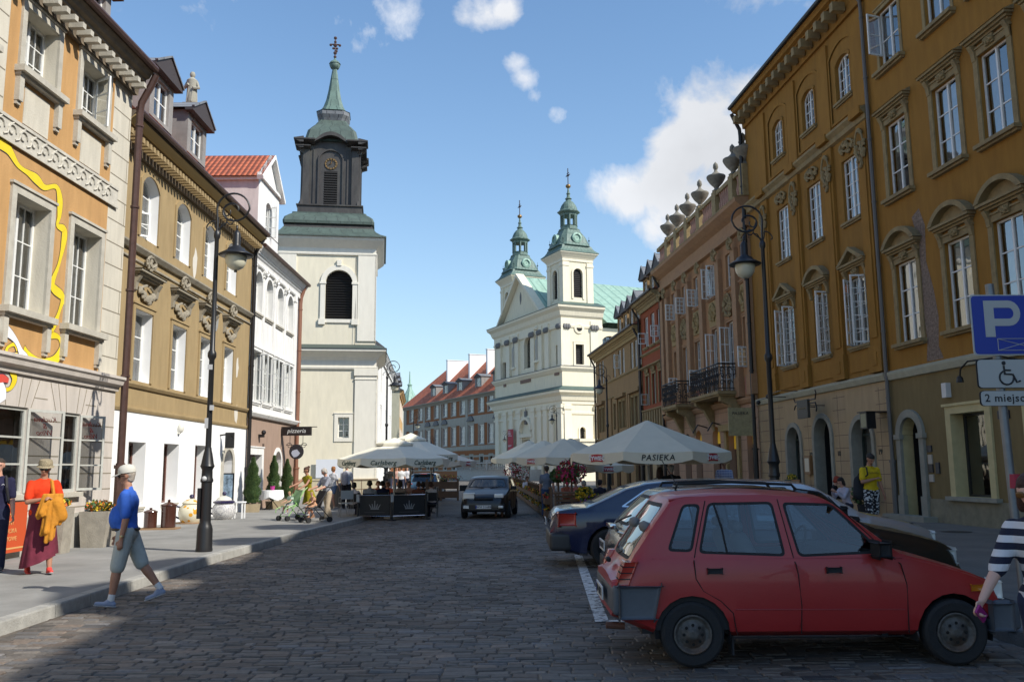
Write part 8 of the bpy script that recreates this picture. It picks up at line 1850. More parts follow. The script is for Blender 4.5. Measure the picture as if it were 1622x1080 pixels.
def sedan_spec(L,w,H,wr,rim,style):
 S = dict(L=L,w=w,wr=wr,wheels=[.98,3.72],rim=rim,wstyle=style,rr=.66,ww=.21,sill=.2,tumble=.33,cabin=(1.0,3.5),sealm=CHROME,
  top=[(0,.70),(.04,.86),(.12,.95),(.35,.985),(.62,1.0),(.9,1.12),(1.3,1.30),(1.65,1.385),(2.0,1.42),(2.5,1.425),(2.9,1.36),(3.1,1.27),(3.62,1.0),(3.75,.965),(4.2,.90),(4.55,.80),(4.7,.66),(L,.52)],
  belt=[(0,.68),(.08,.84),(.3,.90),(1,.945),(3.4,.925),(3.8,.89),(4.3,.80),(4.65,.62),(L,.50)],
  bot=[(0,.36),(.3,.25),(.5,.2),(L-.6,.2),(L,.30)],plan=[(0,.78),(.10,.88),(.35,.95),(.9,.99),(2,1),(3.7,.985),(4.3,.94),(4.6,.84),(L,.72)],
  swin=[[(1.18,1.0),(1.62,.985),(1.72,1.30),(1.60,1.27)],[(1.68,.985),(2.42,.975),(2.40,1.345),(1.78,1.31)],[(2.50,.975),(3.36,.97),(2.92,1.24),(2.48,1.345)]],
  ends=[('rear_window',[(-.62,1.05),(.62,1.05),(.50,1.34),(-.50,1.34)],'x',lambda c: .66 < c.x < 1.62 and c.z > 1.02 and abs(c.y) < .70),('windscreen',[(-.68,1.02),(.68,1.02),(.52,1.34),(-.52,1.34)],'x',lambda c: 2.9 < c.x < 3.62 and c.z > 1.0 and abs(c.y) < .72)])
 return S
def fit_car(T,S,rear_lamp,plate_txt=None,dark_bumper=None,lamp_z=(.68,.92),mirror=True,mirrorx=2.55,seams=(1.28,2.02,2.8),front=False,hood=.8,trim=True):
 w = S['w']/2; L_ = S['L']
 for sg in (1,-1):
  if not front:
   o = rbox('tail_lamp',.015,.30,sg*(w-.30),sg*(w-.02),lamp_z[0],lamp_z[1],rear_lamp,T,.03,3,sx=lambda c: (c.x+.03+abs(c.y)*.10,c.y,c.z))
  rbox('headlamp',L_-.22,L_-.02,sg*(w*.42),sg*(w*.80),hood-.24,hood-.10,LIGHTG,T,.03,3,sx=lambda c: (c.x-abs(c.y)*.10,c.y,c.z))
  if mirror: rbox('wing_mirror',mirrorx,mirrorx+.12,sg*(w-.05),sg*(w+.15),.93,1.06,BLACKPL if not mirror == 'body' else T['pm'],T,.035,3)
  for x in seams:
   poly_strip(T,'door_seam',[(x+.02*math.sin(k),sg*(w*ip(S['plan'],x)-.002),.26+.62*k/8) for k in range(9)],.004,DARK)
  for x in seams[:2]: rbox('door_handle',x+.06,x+.20,sg*(w-.015),sg*(w+.02),.80,.83,BLACKPL,T,.008,1)
 db = dark_bumper
 if db:
  rbox('rear_bumper',-.07,.30,-w+.05,w-.05,.28,.58,db,T,.07,4,sx=lambda c: (c.x+(abs(c.y)/w)**3*.06,c.y,c.z)); rbox('front_bumper',L_-.24,L_+.05,-w+.12,w-.12,.24,.50,db,T,.06,4,sx=lambda c: (c.x-(abs(c.y)/w)**3*.10,c.y,c.z))
 if plate_txt: plate(T,plate_txt,-.05 if not front else L_+.055,.74 if not front else .40,-1 if not front else 1)
def other_cars():
 ALU = mat('alloy_rim',(.42,.42,.43),.3,metal=.8); cyl = lambda X_,Y_: (X_,Y_,0)
 BK = paint('black_green_paint',(.008,.010,.011),.22,coat=.3); S = hatch_spec(3.95,1.66,1.42,.29,ALU,'nine',belt=.90)
 T = car('black hatchback with a roof aerial parked right behind the red one','parked_car',S,cyl(1.12,10.75),0,BK); fit_car(T,S,mat('smoked_lamp',(.22,.20,.18),.15),'WB 6815K',BLACKPL,(.74,.92))
 mb = MB(); mb.lathe([(.03,0),(.035,.02),(.012,.05)],10); mb.tube([(0,0,.03),(-.16,0,.30)],.006,5); mb.build('aerial',IRON,T,loc=(.86,0,1.43))
 mb = MB();
 for sg in (1,-1): mb.tube([(.75,sg*.52,1.40),(.78,sg*.52,1.455),(1.4,sg*.52,1.475),(2.1,sg*.52,1.44),(2.15,sg*.52,1.38)],.018,6)
 mb.build('roof_rails',BLACKPL,T)
 poly_strip(T,'rear_wiper',[(.12,.0,1.0),(.18,-.15,1.05),(.25,-.4,1.1)],.012,IRON); rbox('tailgate_handle',.02,.10,-.22,.22,.93,.99,CHROME,T,.015,2)
 SV = paint('silver_paint',(.42,.44,.46),.25,metal=.6); S = hatch_spec(4.1,1.70,1.46,.29,ALU,'five',belt=.93)
 T = car('silver hatchback parked between the black hatchback and the dark blue saloon','parked_car',S,cyl(1.95,13.3),0,SV); fit_car(T,S,TAILR,'WE 7H502',None)
 BL = paint('dark_blue_paint',(.006,.010,.045),.2,coat=.6); S = sedan_spec(4.85,1.82,1.43,.32,ALU,'five')
 T = car('dark blue saloon with chrome window trim and large red tail lamps','parked_car',S,cyl(.62,15.75),0,BL); fit_car(T,S,TAILR,'WX 59021',mat('dark_lower_bumper',(.035,.035,.036),.5),(.70,.90),seams=(1.72,2.46,3.3),mirrorx=3.0)
 GR = paint('dark_green_paint',(.02,.04,.035),.2); S = hatch_spec(4.0,1.68,1.40,.29,ALU,'five',belt=.90)
 T = car('dark green hatchback parked nose out beyond the blue saloon','parked_car',S,(5.3,18.6,0),math.pi,GR); fit_car(T,S,TAILR,'WI 8832C',BLACKPL)
 BK2 = paint('black_paint',(.006,.006,.008),.3,coat=.12); S = hatch_spec(4.05,1.66,1.40,.29,ALU,'nine',belt=.90,hood=.93)
 rz = rad(-90-5); f = gp(766,822,0); T = car('black hatchback driving towards the viewer in the middle of the street','oncoming_car',S,(0,0,0),rz,BK2,group=None)
 if 'group' in T: del T['group']
 c = Vector((math.cos(rz),math.sin(rz),0)); T.location = Vector((f.x,f.y,0))-c*4.05; fit_car(T,S,TAILR,'WH 31688',BLACKPL,front=True,hood=.93)
 rbox('grille',4.02,4.06,-.32,.32,.62,.70,BLACKPL,T,.01,1)
 for sg in (1,-1): rbox('fog_lamp',4.07,4.12,sg*.50,sg*.66,.36,.44,LIGHTG,T,.01,1); poly_strip(T,'wiper',[(3.02,sg*.1,.985),(2.85,sg*.45,1.06)],.01,IRON)
 P = Pose(1.72,armL=(60,5,30,0),armR=(60,5,30,0),legL=(80,4,60),legR=(80,4,60),sit=.42)
 wp = T.location+c*2.02+Vector((-c.y,c.x,0))*.36; person('driver in light shirt at the wheel of the oncoming black hatchback',(wp.x,wp.y,0),rz+rad(90),P,[('shirt','top',(.25,.33,.55),.8)],SKIN,vox=.016,small=True,shoes=None)
 BB = paint('steel_blue_paint',(.05,.10,.15),.2); S = hatch_spec(4.1,1.70,1.44,.29,ALU,'nine'); p = at(669,760,47)
 T = car('steel blue hatchback standing beyond the left parasol','parked_car',S,(p.x,47,0),rad(88),BB,group=None)
 if 'group' in T: del T['group']
 fit_car(T,S,TAILR,'WN 20458',None); rbox('spoiler',.45,.68,-.55,.55,1.40,1.44,BB,T,.015,2); rbox('brake_light',.44,.46,-.18,.18,1.40,1.42,TAILR,T,.005,1)
other_cars()
# ---------------------------------------------------------------- street furniture
GLOBE = mat('lamp_globe',(.62,.60,.46),.25,spec=.6); LAMPB = mat('lamp_black',(.014,.014,.015),.4,spec=.5)
def street_lamp(label,loc,rz,k=1.):
 T = thing('street_lamp',label,'street lamp',loc,rz,'cast iron street lamps with scrolled arms'); mb = MB()
 mb.lathe([(.155,0),(.16,.03),(.15,.08),(.145,.42),(.13,.48),(.105,.55),(.105,.60),(.10,1.30),(.12,1.32),(.12,1.36),(.105,1.40),(.10,1.55),(.135,1.62),(.12,1.66),(.085,1.86),(.07,1.92),(.062,1.98)],16)
 mb.lathe([(.056,1.95),(.052,3.7),(.085,3.76),(.085,3.84),(.052,3.9),(.046,5.1),(.042,6.15),(.065,6.2),(.065,6.28),(.035,6.34)],12); mb.build('pole',LAMPB,T,smooth=True)
 mb = MB(); mb.box(-.14,-.08,-.1,.1,.62,1.2); mb.build('service_door',LAMPB,T)
 mb = MB(); R_ = .33; cx,cz = .31,6.78
 pts = [(0,0,6.1),(.0,0,6.5)]+[(cx-R_*math.cos(a),0,cz+R_*math.sin(a)) for a in [math.pi*i/14*1.0 for i in range(0,15)]]
 n = 18; pts += [(cx+(R_-.015-.013*i)*math.cos(-i*.38)-.0,0,cz-.02+(R_-.06-.011*i)*math.sin(-i*.38)) for i in range(1,n)]; mb.tube(pts,.021,6)
 mb.tube([(.0,0,6.28)]+[(.03+.16*math.sin(i*.35)*1.0,0,6.38+.11*i*.32) for i in range(6)]+[(.18+.08*math.cos(i*.6+2.6),0,6.72+.08*math.sin(i*.6+2.6)) for i in range(8)],.015,5)
 mb.tube([(0,0,6.30),(-.04,0,6.42)]+[(-.13+.09*math.cos(-i*.5+.4)*-1*-1,0,6.45+.09*math.sin(i*.5+.2)) for i in range(10)],.014,5)
 mb.tube([(.02,0,6.3),(.10,0,6.48),(.2,0,6.5)]+[(.26+.06*math.cos(i*.7-2),0,6.52+.06*math.sin(i*.7-2)) for i in range(7)],.013,5); mb.build('scroll_arm',LAMPB,T,smooth=True)
 hx,hz = .40,5.72; H = put('lantern',None,T,(hx,0,hz)); mb = MB()
 mb.tube([(0,0,.60),(0,0,.72)],.02,6); mb.lathe([(.335,.085),(.345,.10),(.33,.115),(.18,.20),(.165,.24),(.085,.28),(.075,.32),(.075,.52),(.06,.57),(.02,.62)],20); mb.build('shade',LAMPB,H,smooth='all')
 mb = MB(); mb.lathe([(.0,-.21),(.08,-.20),(.15,-.15),(.195,-.07),(.21,.02),(.21,.09)],18); mb.build('globe',GLOBE,H,smooth='all'); mb = MB(); mb.lathe([(.03,0),(.03,.04)],8,(0,0,-.25)); mb.build('drip_cap',LAMPB,H)
 if k != 1: T.scale = (k,k,k)
 return T
def lamps():
 p = gp(323,873,.131); T = street_lamp('tall black scrolled street lamp on the left pavement, nearest the viewer',p,0)
 mb = MB(); mb.box(-.066,.0,-.075,-.062,2.35,2.55); mb.box(.02,.10,-.075,-.06,2.70,2.80); mb.box(-.05,.04,-.08,-.062,3.5,3.6); mb.build('stickers',mat('sticker_white',(.5,.5,.5),.7),T); mb = MB(); mb.ball((.0,-.15,1.38),.05,8,6); mb.build('stickers',MATS['sticker_white'],T)
 for lb,x,y,z,rz in (('tall black street lamp on the right pavement in front of the amber house',5.42,18.3,.131,180),('street lamp rising behind the left parasols beside the bell tower',None,45,.131,0),('street lamp before the church annexe in front of the tan house',None,47.6,.131,180),('street lamp standing in front of the bright corner of the church',None,77,0,180),('street lamp near the church door and red banner',None,119,0,180),('far street lamp against the left end of the long russet house',None,95,0,0),('farthest street lamp against the middle of the long russet house',None,136,0,180)):
  if x is None: u = {45: 611.5,47.6: 964,77: 883,119: 804,95: 654.5,136: 687}[y]; x = at(u,745,y).x
  k = {95: 1.1,136: .95,119: .95}.get(y,1); T = street_lamp(lb,(x,y,z),rad(rz),k)
lamps()
CANV = mat('cream_canvas',(.70,.63,.48),.85,var=.05,vs=2,bump=.25,bs=6); CANVW = mat('bright_canvas',(.80,.75,.60),.85,var=.05,bump=.25,bs=6)
REDL = mat('logo_red',(.45,.02,.03),.6); GRNL = mat('logo_green',(.012,.05,.03),.6); INK = mat('ink_black',(.015,.015,.02),.6)
def parasol(label,x,y,R_,zh,zt,rz,txts=(),cap_=False,m=None,group='garden parasols over the terraces',z0=0.,n=8):
 T = thing('parasol',label,'parasol',(x,y,z0),rz,group); m = m or CANV; mb = MB(); K = 6; rows = []
 A = [2*math.pi*i/n+math.pi/n for i in range(n)]
 for j in range(9):
  t = j/8; row = []
  for i in range(n):
   for q in range(K):
    f = q/K; a0,a1 = A[i],A[(i+1) % n]+(2*math.pi if i == n-1 else 0); p = Vector((math.cos(a0),math.sin(a0),0))*(1-f)+Vector((math.cos(a1),math.sin(a1),0))*f; r = .04+(R_-.04)*t
    sag = .10*R_/2*math.sin(math.pi*f)*t*t*(1-.4*t)+.05*t*(1-t)*4*R_/2*.5; row.append((p.x*r,p.y*r,zt-(zt-zh)*t-sag*.5))
  rows.append(row)
 N_ = n*K; low = []
 for i in range(n):
  for q in range(K):
   p = rows[-1][i*K+q]; f = q/K; low.append((p[0]*1.004,p[1]*1.004,p[2]-.24-.05*math.sin(math.pi*f)+(.03 if q == 0 else 0)))
 rows.append(low); vs = [p for r_ in rows for p in r_]; fs = [(j*N_+k,(j+1)*N_+k,(j+1)*N_+(k+1) % N_,j*N_+(k+1) % N_) for j in range(len(rows)-1) for k in range(N_)]; fs.append(tuple(range(N_))[::-1]); mb.add(vs,fs); c = mb.build('canopy',m,T); c.data.polygons.foreach_set('use_smooth',[True]*len(c.data.polygons)); c.data.set_sharp_from_angle(angle=rad(12))
 if cap_:
  mb = MB(); r1 = R_*.34; zc = zt+.07; vs = [(0,0,zc+.02)]+[(math.cos(a)*r1,math.sin(a)*r1,zt-(zt-zh)*.34+.10) for a in A]+[(math.cos(a)*r1,math.sin(a)*r1,zt-(zt-zh)*.34+.02) for a in A]
  mb.add(vs,[(0,1+i,1+(i+1) % n) for i in range(n)]+[(1+i,1+n+i,1+n+(i+1) % n,1+(i+1) % n) for i in range(n)]); mb.build('vent_cap',m,T)
 mb = MB(); mb.tube([(0,0,0),(0,0,zt-.05)],.035,8); mb.lathe([(.35,0),(.35,.08),(.05,.1)],10); mb.build('pole',mat('parasol_pole',(.5,.48,.42),.5),T,smooth=True)
 mb = MB()
 for a in A: mb.tube([(0,0,zt-.12),(math.cos(a)*R_*.98,math.sin(a)*R_*.98,zh-.03)],.012,4); mb.tube([(0,0,zh-.1),(math.cos(a)*R_*.5,math.sin(a)*R_*.5,(zh+zt)/2-.06)],.010,4)
 mb.build('ribs',MATS['parasol_pole'],T)
 for (side,kind,size) in txts:     # side index: valance panel between A[side] and A[side+1]
  a = (A[side % n]+A[(side+1) % n]+(2*math.pi if side % n == n-1 else 0))/2; ap = R_*math.cos(math.pi/n)
  if kind == 'zyw':
   me = text_mesh('ŻYWIEC',size,.003,bold=.004); me.materials.append(WHITEP); mb = MB(); w_,h_ = size*2.6,size*.62; n_ = 8; P = []
   for i in range(n_+1): t = i/n_; P.append((w_*(t-.5),h_*(1-.15*0)+.12*size*math.sin(math.pi*t)))
   for i in range(n_,-1,-1): t = i/n_; P.append((w_*(t-.5)*1.04,-h_+.12*size*math.sin(math.pi*t)))
   mb.prism(P,-.006,.0); lg = mb.build('logo',REDL,T)
   M_ = [('lettering',me,lg,(0,-.012,0),.0)]; obj0 = lg
  else:
   me = text_mesh(kind,size,.003,shear=.25 if kind == 'Carlsberg' else .15,bold=.002,space=1.05 if kind == 'Carlsberg' else 1.12); me.materials.append(GRNL if kind == 'Carlsberg' else INK); obj0 = put('lettering',me,T); M_ = []
   if kind == 'Carlsberg': mb = MB(); mb.tube([(size*(-.9+.13*i),-.05*0,-size*.62+size*.16*math.sin(i*.45)) for i in range(14)],size*.05,4); sw = mb.build('swash',GRNL,obj0); sw.rotation_euler.x = rad(-90)
  obj0.location = (math.cos(a)*(ap+.016),math.sin(a)*(ap+.016),zh-.14-.02); obj0.rotation_euler = (rad(90),0,a+math.pi/2) if kind != 'zyw' else (0,0,a+math.pi/2)
  for nm,me_,pr,lc,_ in M_: o = put(nm,me_,pr,lc); o.rotation_euler.x = rad(90)
 return T
def parasols():
 def pos(u,Y): return at(u,745,Y).x
 Y = 30.5; parasol('large white beer garden parasol with green lettering and double top, nearest on the left',pos(624.5,Y),Y,1.95,at(0,731,29.5).z-.0,at(625,697,Y).z,rad(-4),[(5,'Carlsberg',.21),(6,'Carlsberg',.21),(4,'Carlsberg',.21)],True,CANVW)
 parasol('white parasol peeping out behind the large one on the left',pos(650,36),36,2.0,2.25,3.05,rad(10),[(6,'Carlsberg',.2)],True,CANVW); parasol('sunlit pale parasol beyond the two white ones on the left',pos(683,43),43,2.2,2.05,2.75,rad(20),[(6,'zyw',.16)],False,mat('peach_canvas',(.66,.58,.46),.85,bump=.2,bs=6))
 Y = 24.5; parasol('big cream parasol with PASIEKA lettering, nearest on the right',pos(1027,Y),Y,2.3,at(1027,717,Y-1.9).z+.03,at(1026,666,Y).z,rad(-2),[(5,'PASIEKA',.21),(4,'zyw',.15),(6,'zyw',.15)])
 for i,(u,Y,R_,zt,zh,tx) in enumerate(((893,33,1.9,2.75,2.05,[(4,'zyw',.14)]),(946,36,1.5,2.3,1.75,[(5,'zyw',.15)]),(862,46,2.5,3.1,2.2,[(4,'PASIEKA',.2)]),(838,58,2.6,3.5,2.3,[(5,'PASIEKA',.2)]),(905,40,2.0,3.0,2.1,[]))):
  parasol(('cream parasol tucked against the left edge of the big PASIEKA one','small cream parasol with a red badge below the big PASIEKA one','wide cream parasol behind the man in jeans, right row','farthest cream parasol of the right row, by the church','cream parasol half hidden behind the PASIEKA one')[i],pos(u,Y),Y,R_,zh,zt,rad(i*13),tx)
parasols()
def chair(label,x,y,rz,m,group,z=0):
 T = thing('cafe_chair',label,'chair',(x,y,z),rz,group)
 mb = MB(); mb.box(-.21,.21,-.22,.2,.43,.46); mb.build('seat',m,T); mb = MB(); mb.box(-.2,.2,.19,.22,.58,.86); mb.build('backrest',m,T)
 mb = MB()
 for sx in (-1,1): mb.tube([(sx*.2,-.2,0),(sx*.2,-.2,.62),(sx*.2,.19,.64)],.012,5); mb.tube([(sx*.2,.2,0),(sx*.2,.21,.88)],.012,5)
 mb.build('legs',mat('chair_metal',(.25,.25,.25),.4,metal=.8),T); return T
def terraces():
 BLK = mat('black_banner',(.012,.013,.014),.6); OR = mat('ornament_grey',(.25,.25,.25),.6)
 P = [gp(567,824),gp(620,824),gp(675,822),gp(683,812),gp(689,804),gp(694,798)]
 T = thing('terrace_fence','low black banner fence with pale crowns in front of the left beer garden','fence',P[0])
 for i in range(5):
  a,b = P[i]-P[0],P[i+1]-P[0]; d = (b-a); L_ = d.length; ang = math.atan2(d.y,d.x); e = put('banner_panel',None,T,(a.x,a.y,0),ang)
  mb = MB(); mb.box(.06,L_-.06,-.008,.008,.16,.80); mb.build('banner',BLK,e); mb = MB(); mb.tube([(.04,0,.82),(L_-.04,0,.82)],.014,6); mb.tube([(.04,0,.14),(L_-.04,0,.14)],.012,6); mb.build('rail',CHROME,e)
  if i < 2:
   c = L_/2; mb = MB(); q = .075
   mb.prism([(c-.14,.36),(c+.14,.36),(c+.14,.40),(c-.14,.40)],-.014,-.009)
   for k in (-2,-1,0,1,2): mb.prism([(c+k*.06-.022,.41),(c+k*.06+.022,.41),(c+k*.095+.01,.52+(.06 if k == 0 else .02 if abs(k) == 1 else 0)),(c+k*.095-.01,.52+(.06 if k == 0 else .02 if abs(k) == 1 else 0))],-.014,-.009)
   mb.prism([(c-.012,.58),(c+.012,.58),(c+.012,.64),(c-.012,.64)],-.014,-.009); mb.build('crown',OR,e); mb = MB(); mb.box(c-.35,c+.35,-.012,-.009,.25,.275); mb.build('small_print',mat('dim_print',(.06,.06,.06),.7),e)
  mb = MB(); mb.lathe([(.16,0),(.16,.03),(.05,.05),(.045,.9),(.0,.92)],10,(0,0,0)); mb.build('post',mat('post_black',(.02,.02,.02),.5),e); mb = MB(); mb.box(-.05,.05,-.06,-.05,.6,.85); mb.build('post_tag',mat('tag_grey',(.4,.4,.38),.6),e)
 BC = mat('black_wicker',(.02,.018,.016),.8)
 for i,(u,Y) in enumerate(((561,30.1),(586,30.35),(608,31.0),(634,31.3),(662,30.4),(684,30.8))): p = at(u,745,Y); chair('black café chair under the %s' % ('curly-haired guest in white','guest in pale grey','guest in dark blue','dark-bobbed guest','broad guest in dark brown','guest in white at the terrace corner')[i],p.x,Y+.0,rad(180),BC,'café chairs of the left terrace',0)
 p = at(549,745,29.2); chair('silver café chair standing alone at the left end of the banner fence',p.x,29.2,rad(200),mat('aluminium_seat',(.35,.36,.36),.4,metal=.7),None,.13)
 for i,(u,Y) in enumerate(((572,31.2),(620,32),(655,31.9))):
  p = at(u,745,Y); T = thing('cafe_table',('round table between the white shirt and grey shirt guests','round table beside the parasol pole of the left terrace','round table behind the right fence panel of the left terrace')[i],'table',(p.x,Y,0)); mb = MB(); mb.lathe([(.38,.72),(.39,.74),(.38,.75)],16); mb.build('table_top',mat('table_wood',(.12,.07,.04),.5),T); mb = MB(); mb.lathe([(.22,0),(.22,.03),(.03,.05),(.03,.72)],10); mb.build('pedestal',IRON,T)
 WD = mat('terrace_wood',(.14,.085,.05),.85,var=.2,vs=5,bump=.3); LW = mat('pale_rail',(.28,.25,.2),.8); a = gp(874,822); b = gp(809,775); T = thing('terrace_fence','brown lattice fence hung with flower boxes along the right beer garden','fence',a)
 d = b-a; L_ = d.length; ang = math.atan2(d.y,d.x); T.rotation_euler.z = ang; n = int(L_/1.6)
 for i in range(n):
  x0 = i*L_/n; e = put('lattice_panel',None,T,(x0,0,0)); w_ = L_/n; mb = MB(); mb.box(0,.07,-.035,.035,0,1.05); mb.box(.07,w_,-.03,.03,.98,1.02); mb.box(.07,w_,-.02,.02,.1,.14)
  for k in range(7): xx = .1+(w_-.12)*k/7; mb.box(xx,xx+.03,-.01,.01,.14,.98)
  mb.build('lattice',WD,e); mb = MB(); mb.box(.1,w_-.05,.03,.22,.48,.66); mb.box(.1,w_-.05,.03,.22,.06,.24); mb.build('flower_box',WD,e)
 def blooms(name,par,c,r,cols,n_,seed,sc=(1,1,1),leaf=True,size=.035):
  rr = random.Random(seed); mb = MB()
  for k in range(n_):
   v = Vector((rr.gauss(0,1),rr.gauss(0,1),rr.gauss(0,1))).normalized()*r*(rr.random()**.4); p = Vector(c)+Vector((v.x*sc[0],v.y*sc[1],v.z*sc[2])); s = size*rr.uniform(.6,1.3); a1 = Vector((rr.gauss(0,1),rr.gauss(0,1),rr.gauss(0,1))).normalized(); a2 = a1.cross(Vector((rr.gauss(0,1),rr.gauss(0,1),rr.gauss(0,1)))).normalized()
   mi = rr.randrange(len(cols)) if not leaf else (0 if rr.random() < .45 else 1+rr.randrange(len(cols)))
   mb.quad(p-a1*s,p-a2*s*.8,p+a1*s,p+a2*s*.8,mi)
  return mb.build(name,([LEAF] if leaf else [])+cols,par)
 global LEAF,blooms_
 LEAF = mat('leaf_green',(.045,.10,.022),.7,var=.35,vs=3); blooms_ = blooms
 OR_,YE,PK,PU,RD,WH = (mat('petals_%d' % i,c,.7,var=.15) for i,c in enumerate(((.5,.12,.02),(.62,.42,.02),(.42,.02,.10),(.16,.05,.28),(.40,.02,.02),(.6,.6,.6))))
 for i in range(n): x0 = i*L_/n; w_ = L_/n; blooms('flowers',T,(x0+w_/2,.13,.72),w_/2,[OR_,YE] if i % 3 else [RD,OR_],160,i,(1,.14,.16)); blooms('flowers',T,(x0+w_/2,.13,.30),w_/2,[YE,WH] if i % 2 else [OR_,YE],90,50+i,(1,.14,.14))
 for lb,u,Y,zc,r,cols,nm in (('tall stand overflowing with pink petunias on the right terrace',905,28.6,1.55,.52,[PK,PK,RD],'flower_stand'),('dark red geraniums on a stand far down the right terrace',817,55,1.5,.85,[RD,PK],'flower_stand'),('pot of yellow and purple pansies beside the wooden crate',936,26.5,.62,.36,[YE,PU],'flower_pot'),('pot of yellow flowers beside the blue car',925,27.2,.85,.30,[YE,YE],'flower_pot'),('green bush at the left of the pink petunias',884,30,1.4,.3,[LEAF,LEAF],'shrub')):
  x = at(u,745,Y).x; q = thing(nm,lb,'flowers' if nm != 'shrub' else 'shrub',(x,Y,0)); mb = MB(); mb.lathe([(.2,0),(.2,.04),(.035,.06),(.035,zc-.2),(.2,zc-.12),(.24,zc+.05)] if zc > 1 else [(.14,0),(.2,.35),(.22,.36)],10); mb.build('stand' if zc > 1 else 'pot',WD,q); blooms('blooms',q,(0,0,zc),r,cols,700,7,(1,.8,.8),size=.05)
 x = at(906,745,27.6).x; q = thing('wooden_crate','dark wooden planter crate with an open slatted front beside the walking man','crate',(x,27.6,0)); mb = MB(); mb.box(-.55,.45,-.2,.25,.02,.10); mb.box(-.55,-.5,-.2,.25,.1,.85); mb.box(.4,.45,-.2,.25,.1,.85); mb.box(-.6,.5,-.24,.28,.85,.92)
 for k in range(6): mb.box(-.5,.4,-.16,-.13,.14+k*.12,.22+k*.12)
 mb.build('crate',WD,q)
 x = at(706,745,47).x; q = thing('terrace_fence','brown timber planter fence at the far end of the left terraces','fence',(x,47,0)); mb = MB(); mb.box(-1.1,.7,-.05,.05,.62,1.0); mb.box(-1.1,.7,-.05,.05,.15,.5)
 for k in (-1.05,-.3,.6): mb.box(k,k+.1,-.08,.08,0,1.15)
 mb.build('boards',WD,q); blooms('flowers',q,(0,0,1.2),.9,[YE,RD],260,4,(1,.2,.2))
terraces()
def conifer(label,x,y,h,r,z=.131,rz=.3):
 T = thing('potted_conifer',label,'conifer',(x,y,z),rz,'clipped conifers in wooden boxes'); mb = MB(); mb.prism([(-.26,0),(.26,0),(.30,.30),(-.30,.30)],-.27,.27); mb.build('planter_box',mat('planter_wood',(.30,.24,.15),.85,var=.2,bump=.3),T)
 mb = MB(); mb.tube([(0,0,.2),(0,0,h*.8)],.03,6); mb.build('trunk',mat('bark',(.08,.055,.035),.9),T); rr = random.Random(int(h*100+x*7)); mb = MB()
 mb.lathe([(r*.5,.34),(r*.78,.6),(r*.7,h*.45),(r*.42,h*.72),(.03,h*.95)],12)
 for k in range(5200):
  t = rr.random()**.8; z_ = .34+(h-.34)*t; R_ = r*(math.sin(min(1,(1-t)*1.25+.03)*math.pi/2)**.9)*(.86+.18*math.sin(t*23+x)+.1*rr.random()); a = rr.uniform(0,6.283); q = R_*rr.uniform(.72,1.06); p = Vector((math.cos(a)*q,math.sin(a)*q,z_)); s = rr.uniform(.03,.06)
  u_ = Vector((math.cos(a)*.5,math.sin(a)*.5,1)).normalized(); v = Vector((-math.sin(a),math.cos(a),rr.uniform(-.5,.5))).normalized(); n_ = u_.cross(v)*rr.uniform(-.5,.5); mb.quad(p-v*s*.35,p+u_*s+n_*s-v*s*.2,p+u_*s*1.2+v*s*.1,p+v*s*.35,0 if rr.random() < .6 else 1)
 mb.build('foliage',[mat('conifer_green',(.035,.075,.018),.8,var=.3,vs=5),mat('conifer_tip',(.075,.12,.03),.8)],T); return T
def lathe_thing(name,label,cat,loc,prof,m,seg=22,group=None): T = thing(name,label,cat,loc,0,group); MB().lathe(prof,seg).build('vessel',m,T,smooth=True); return T
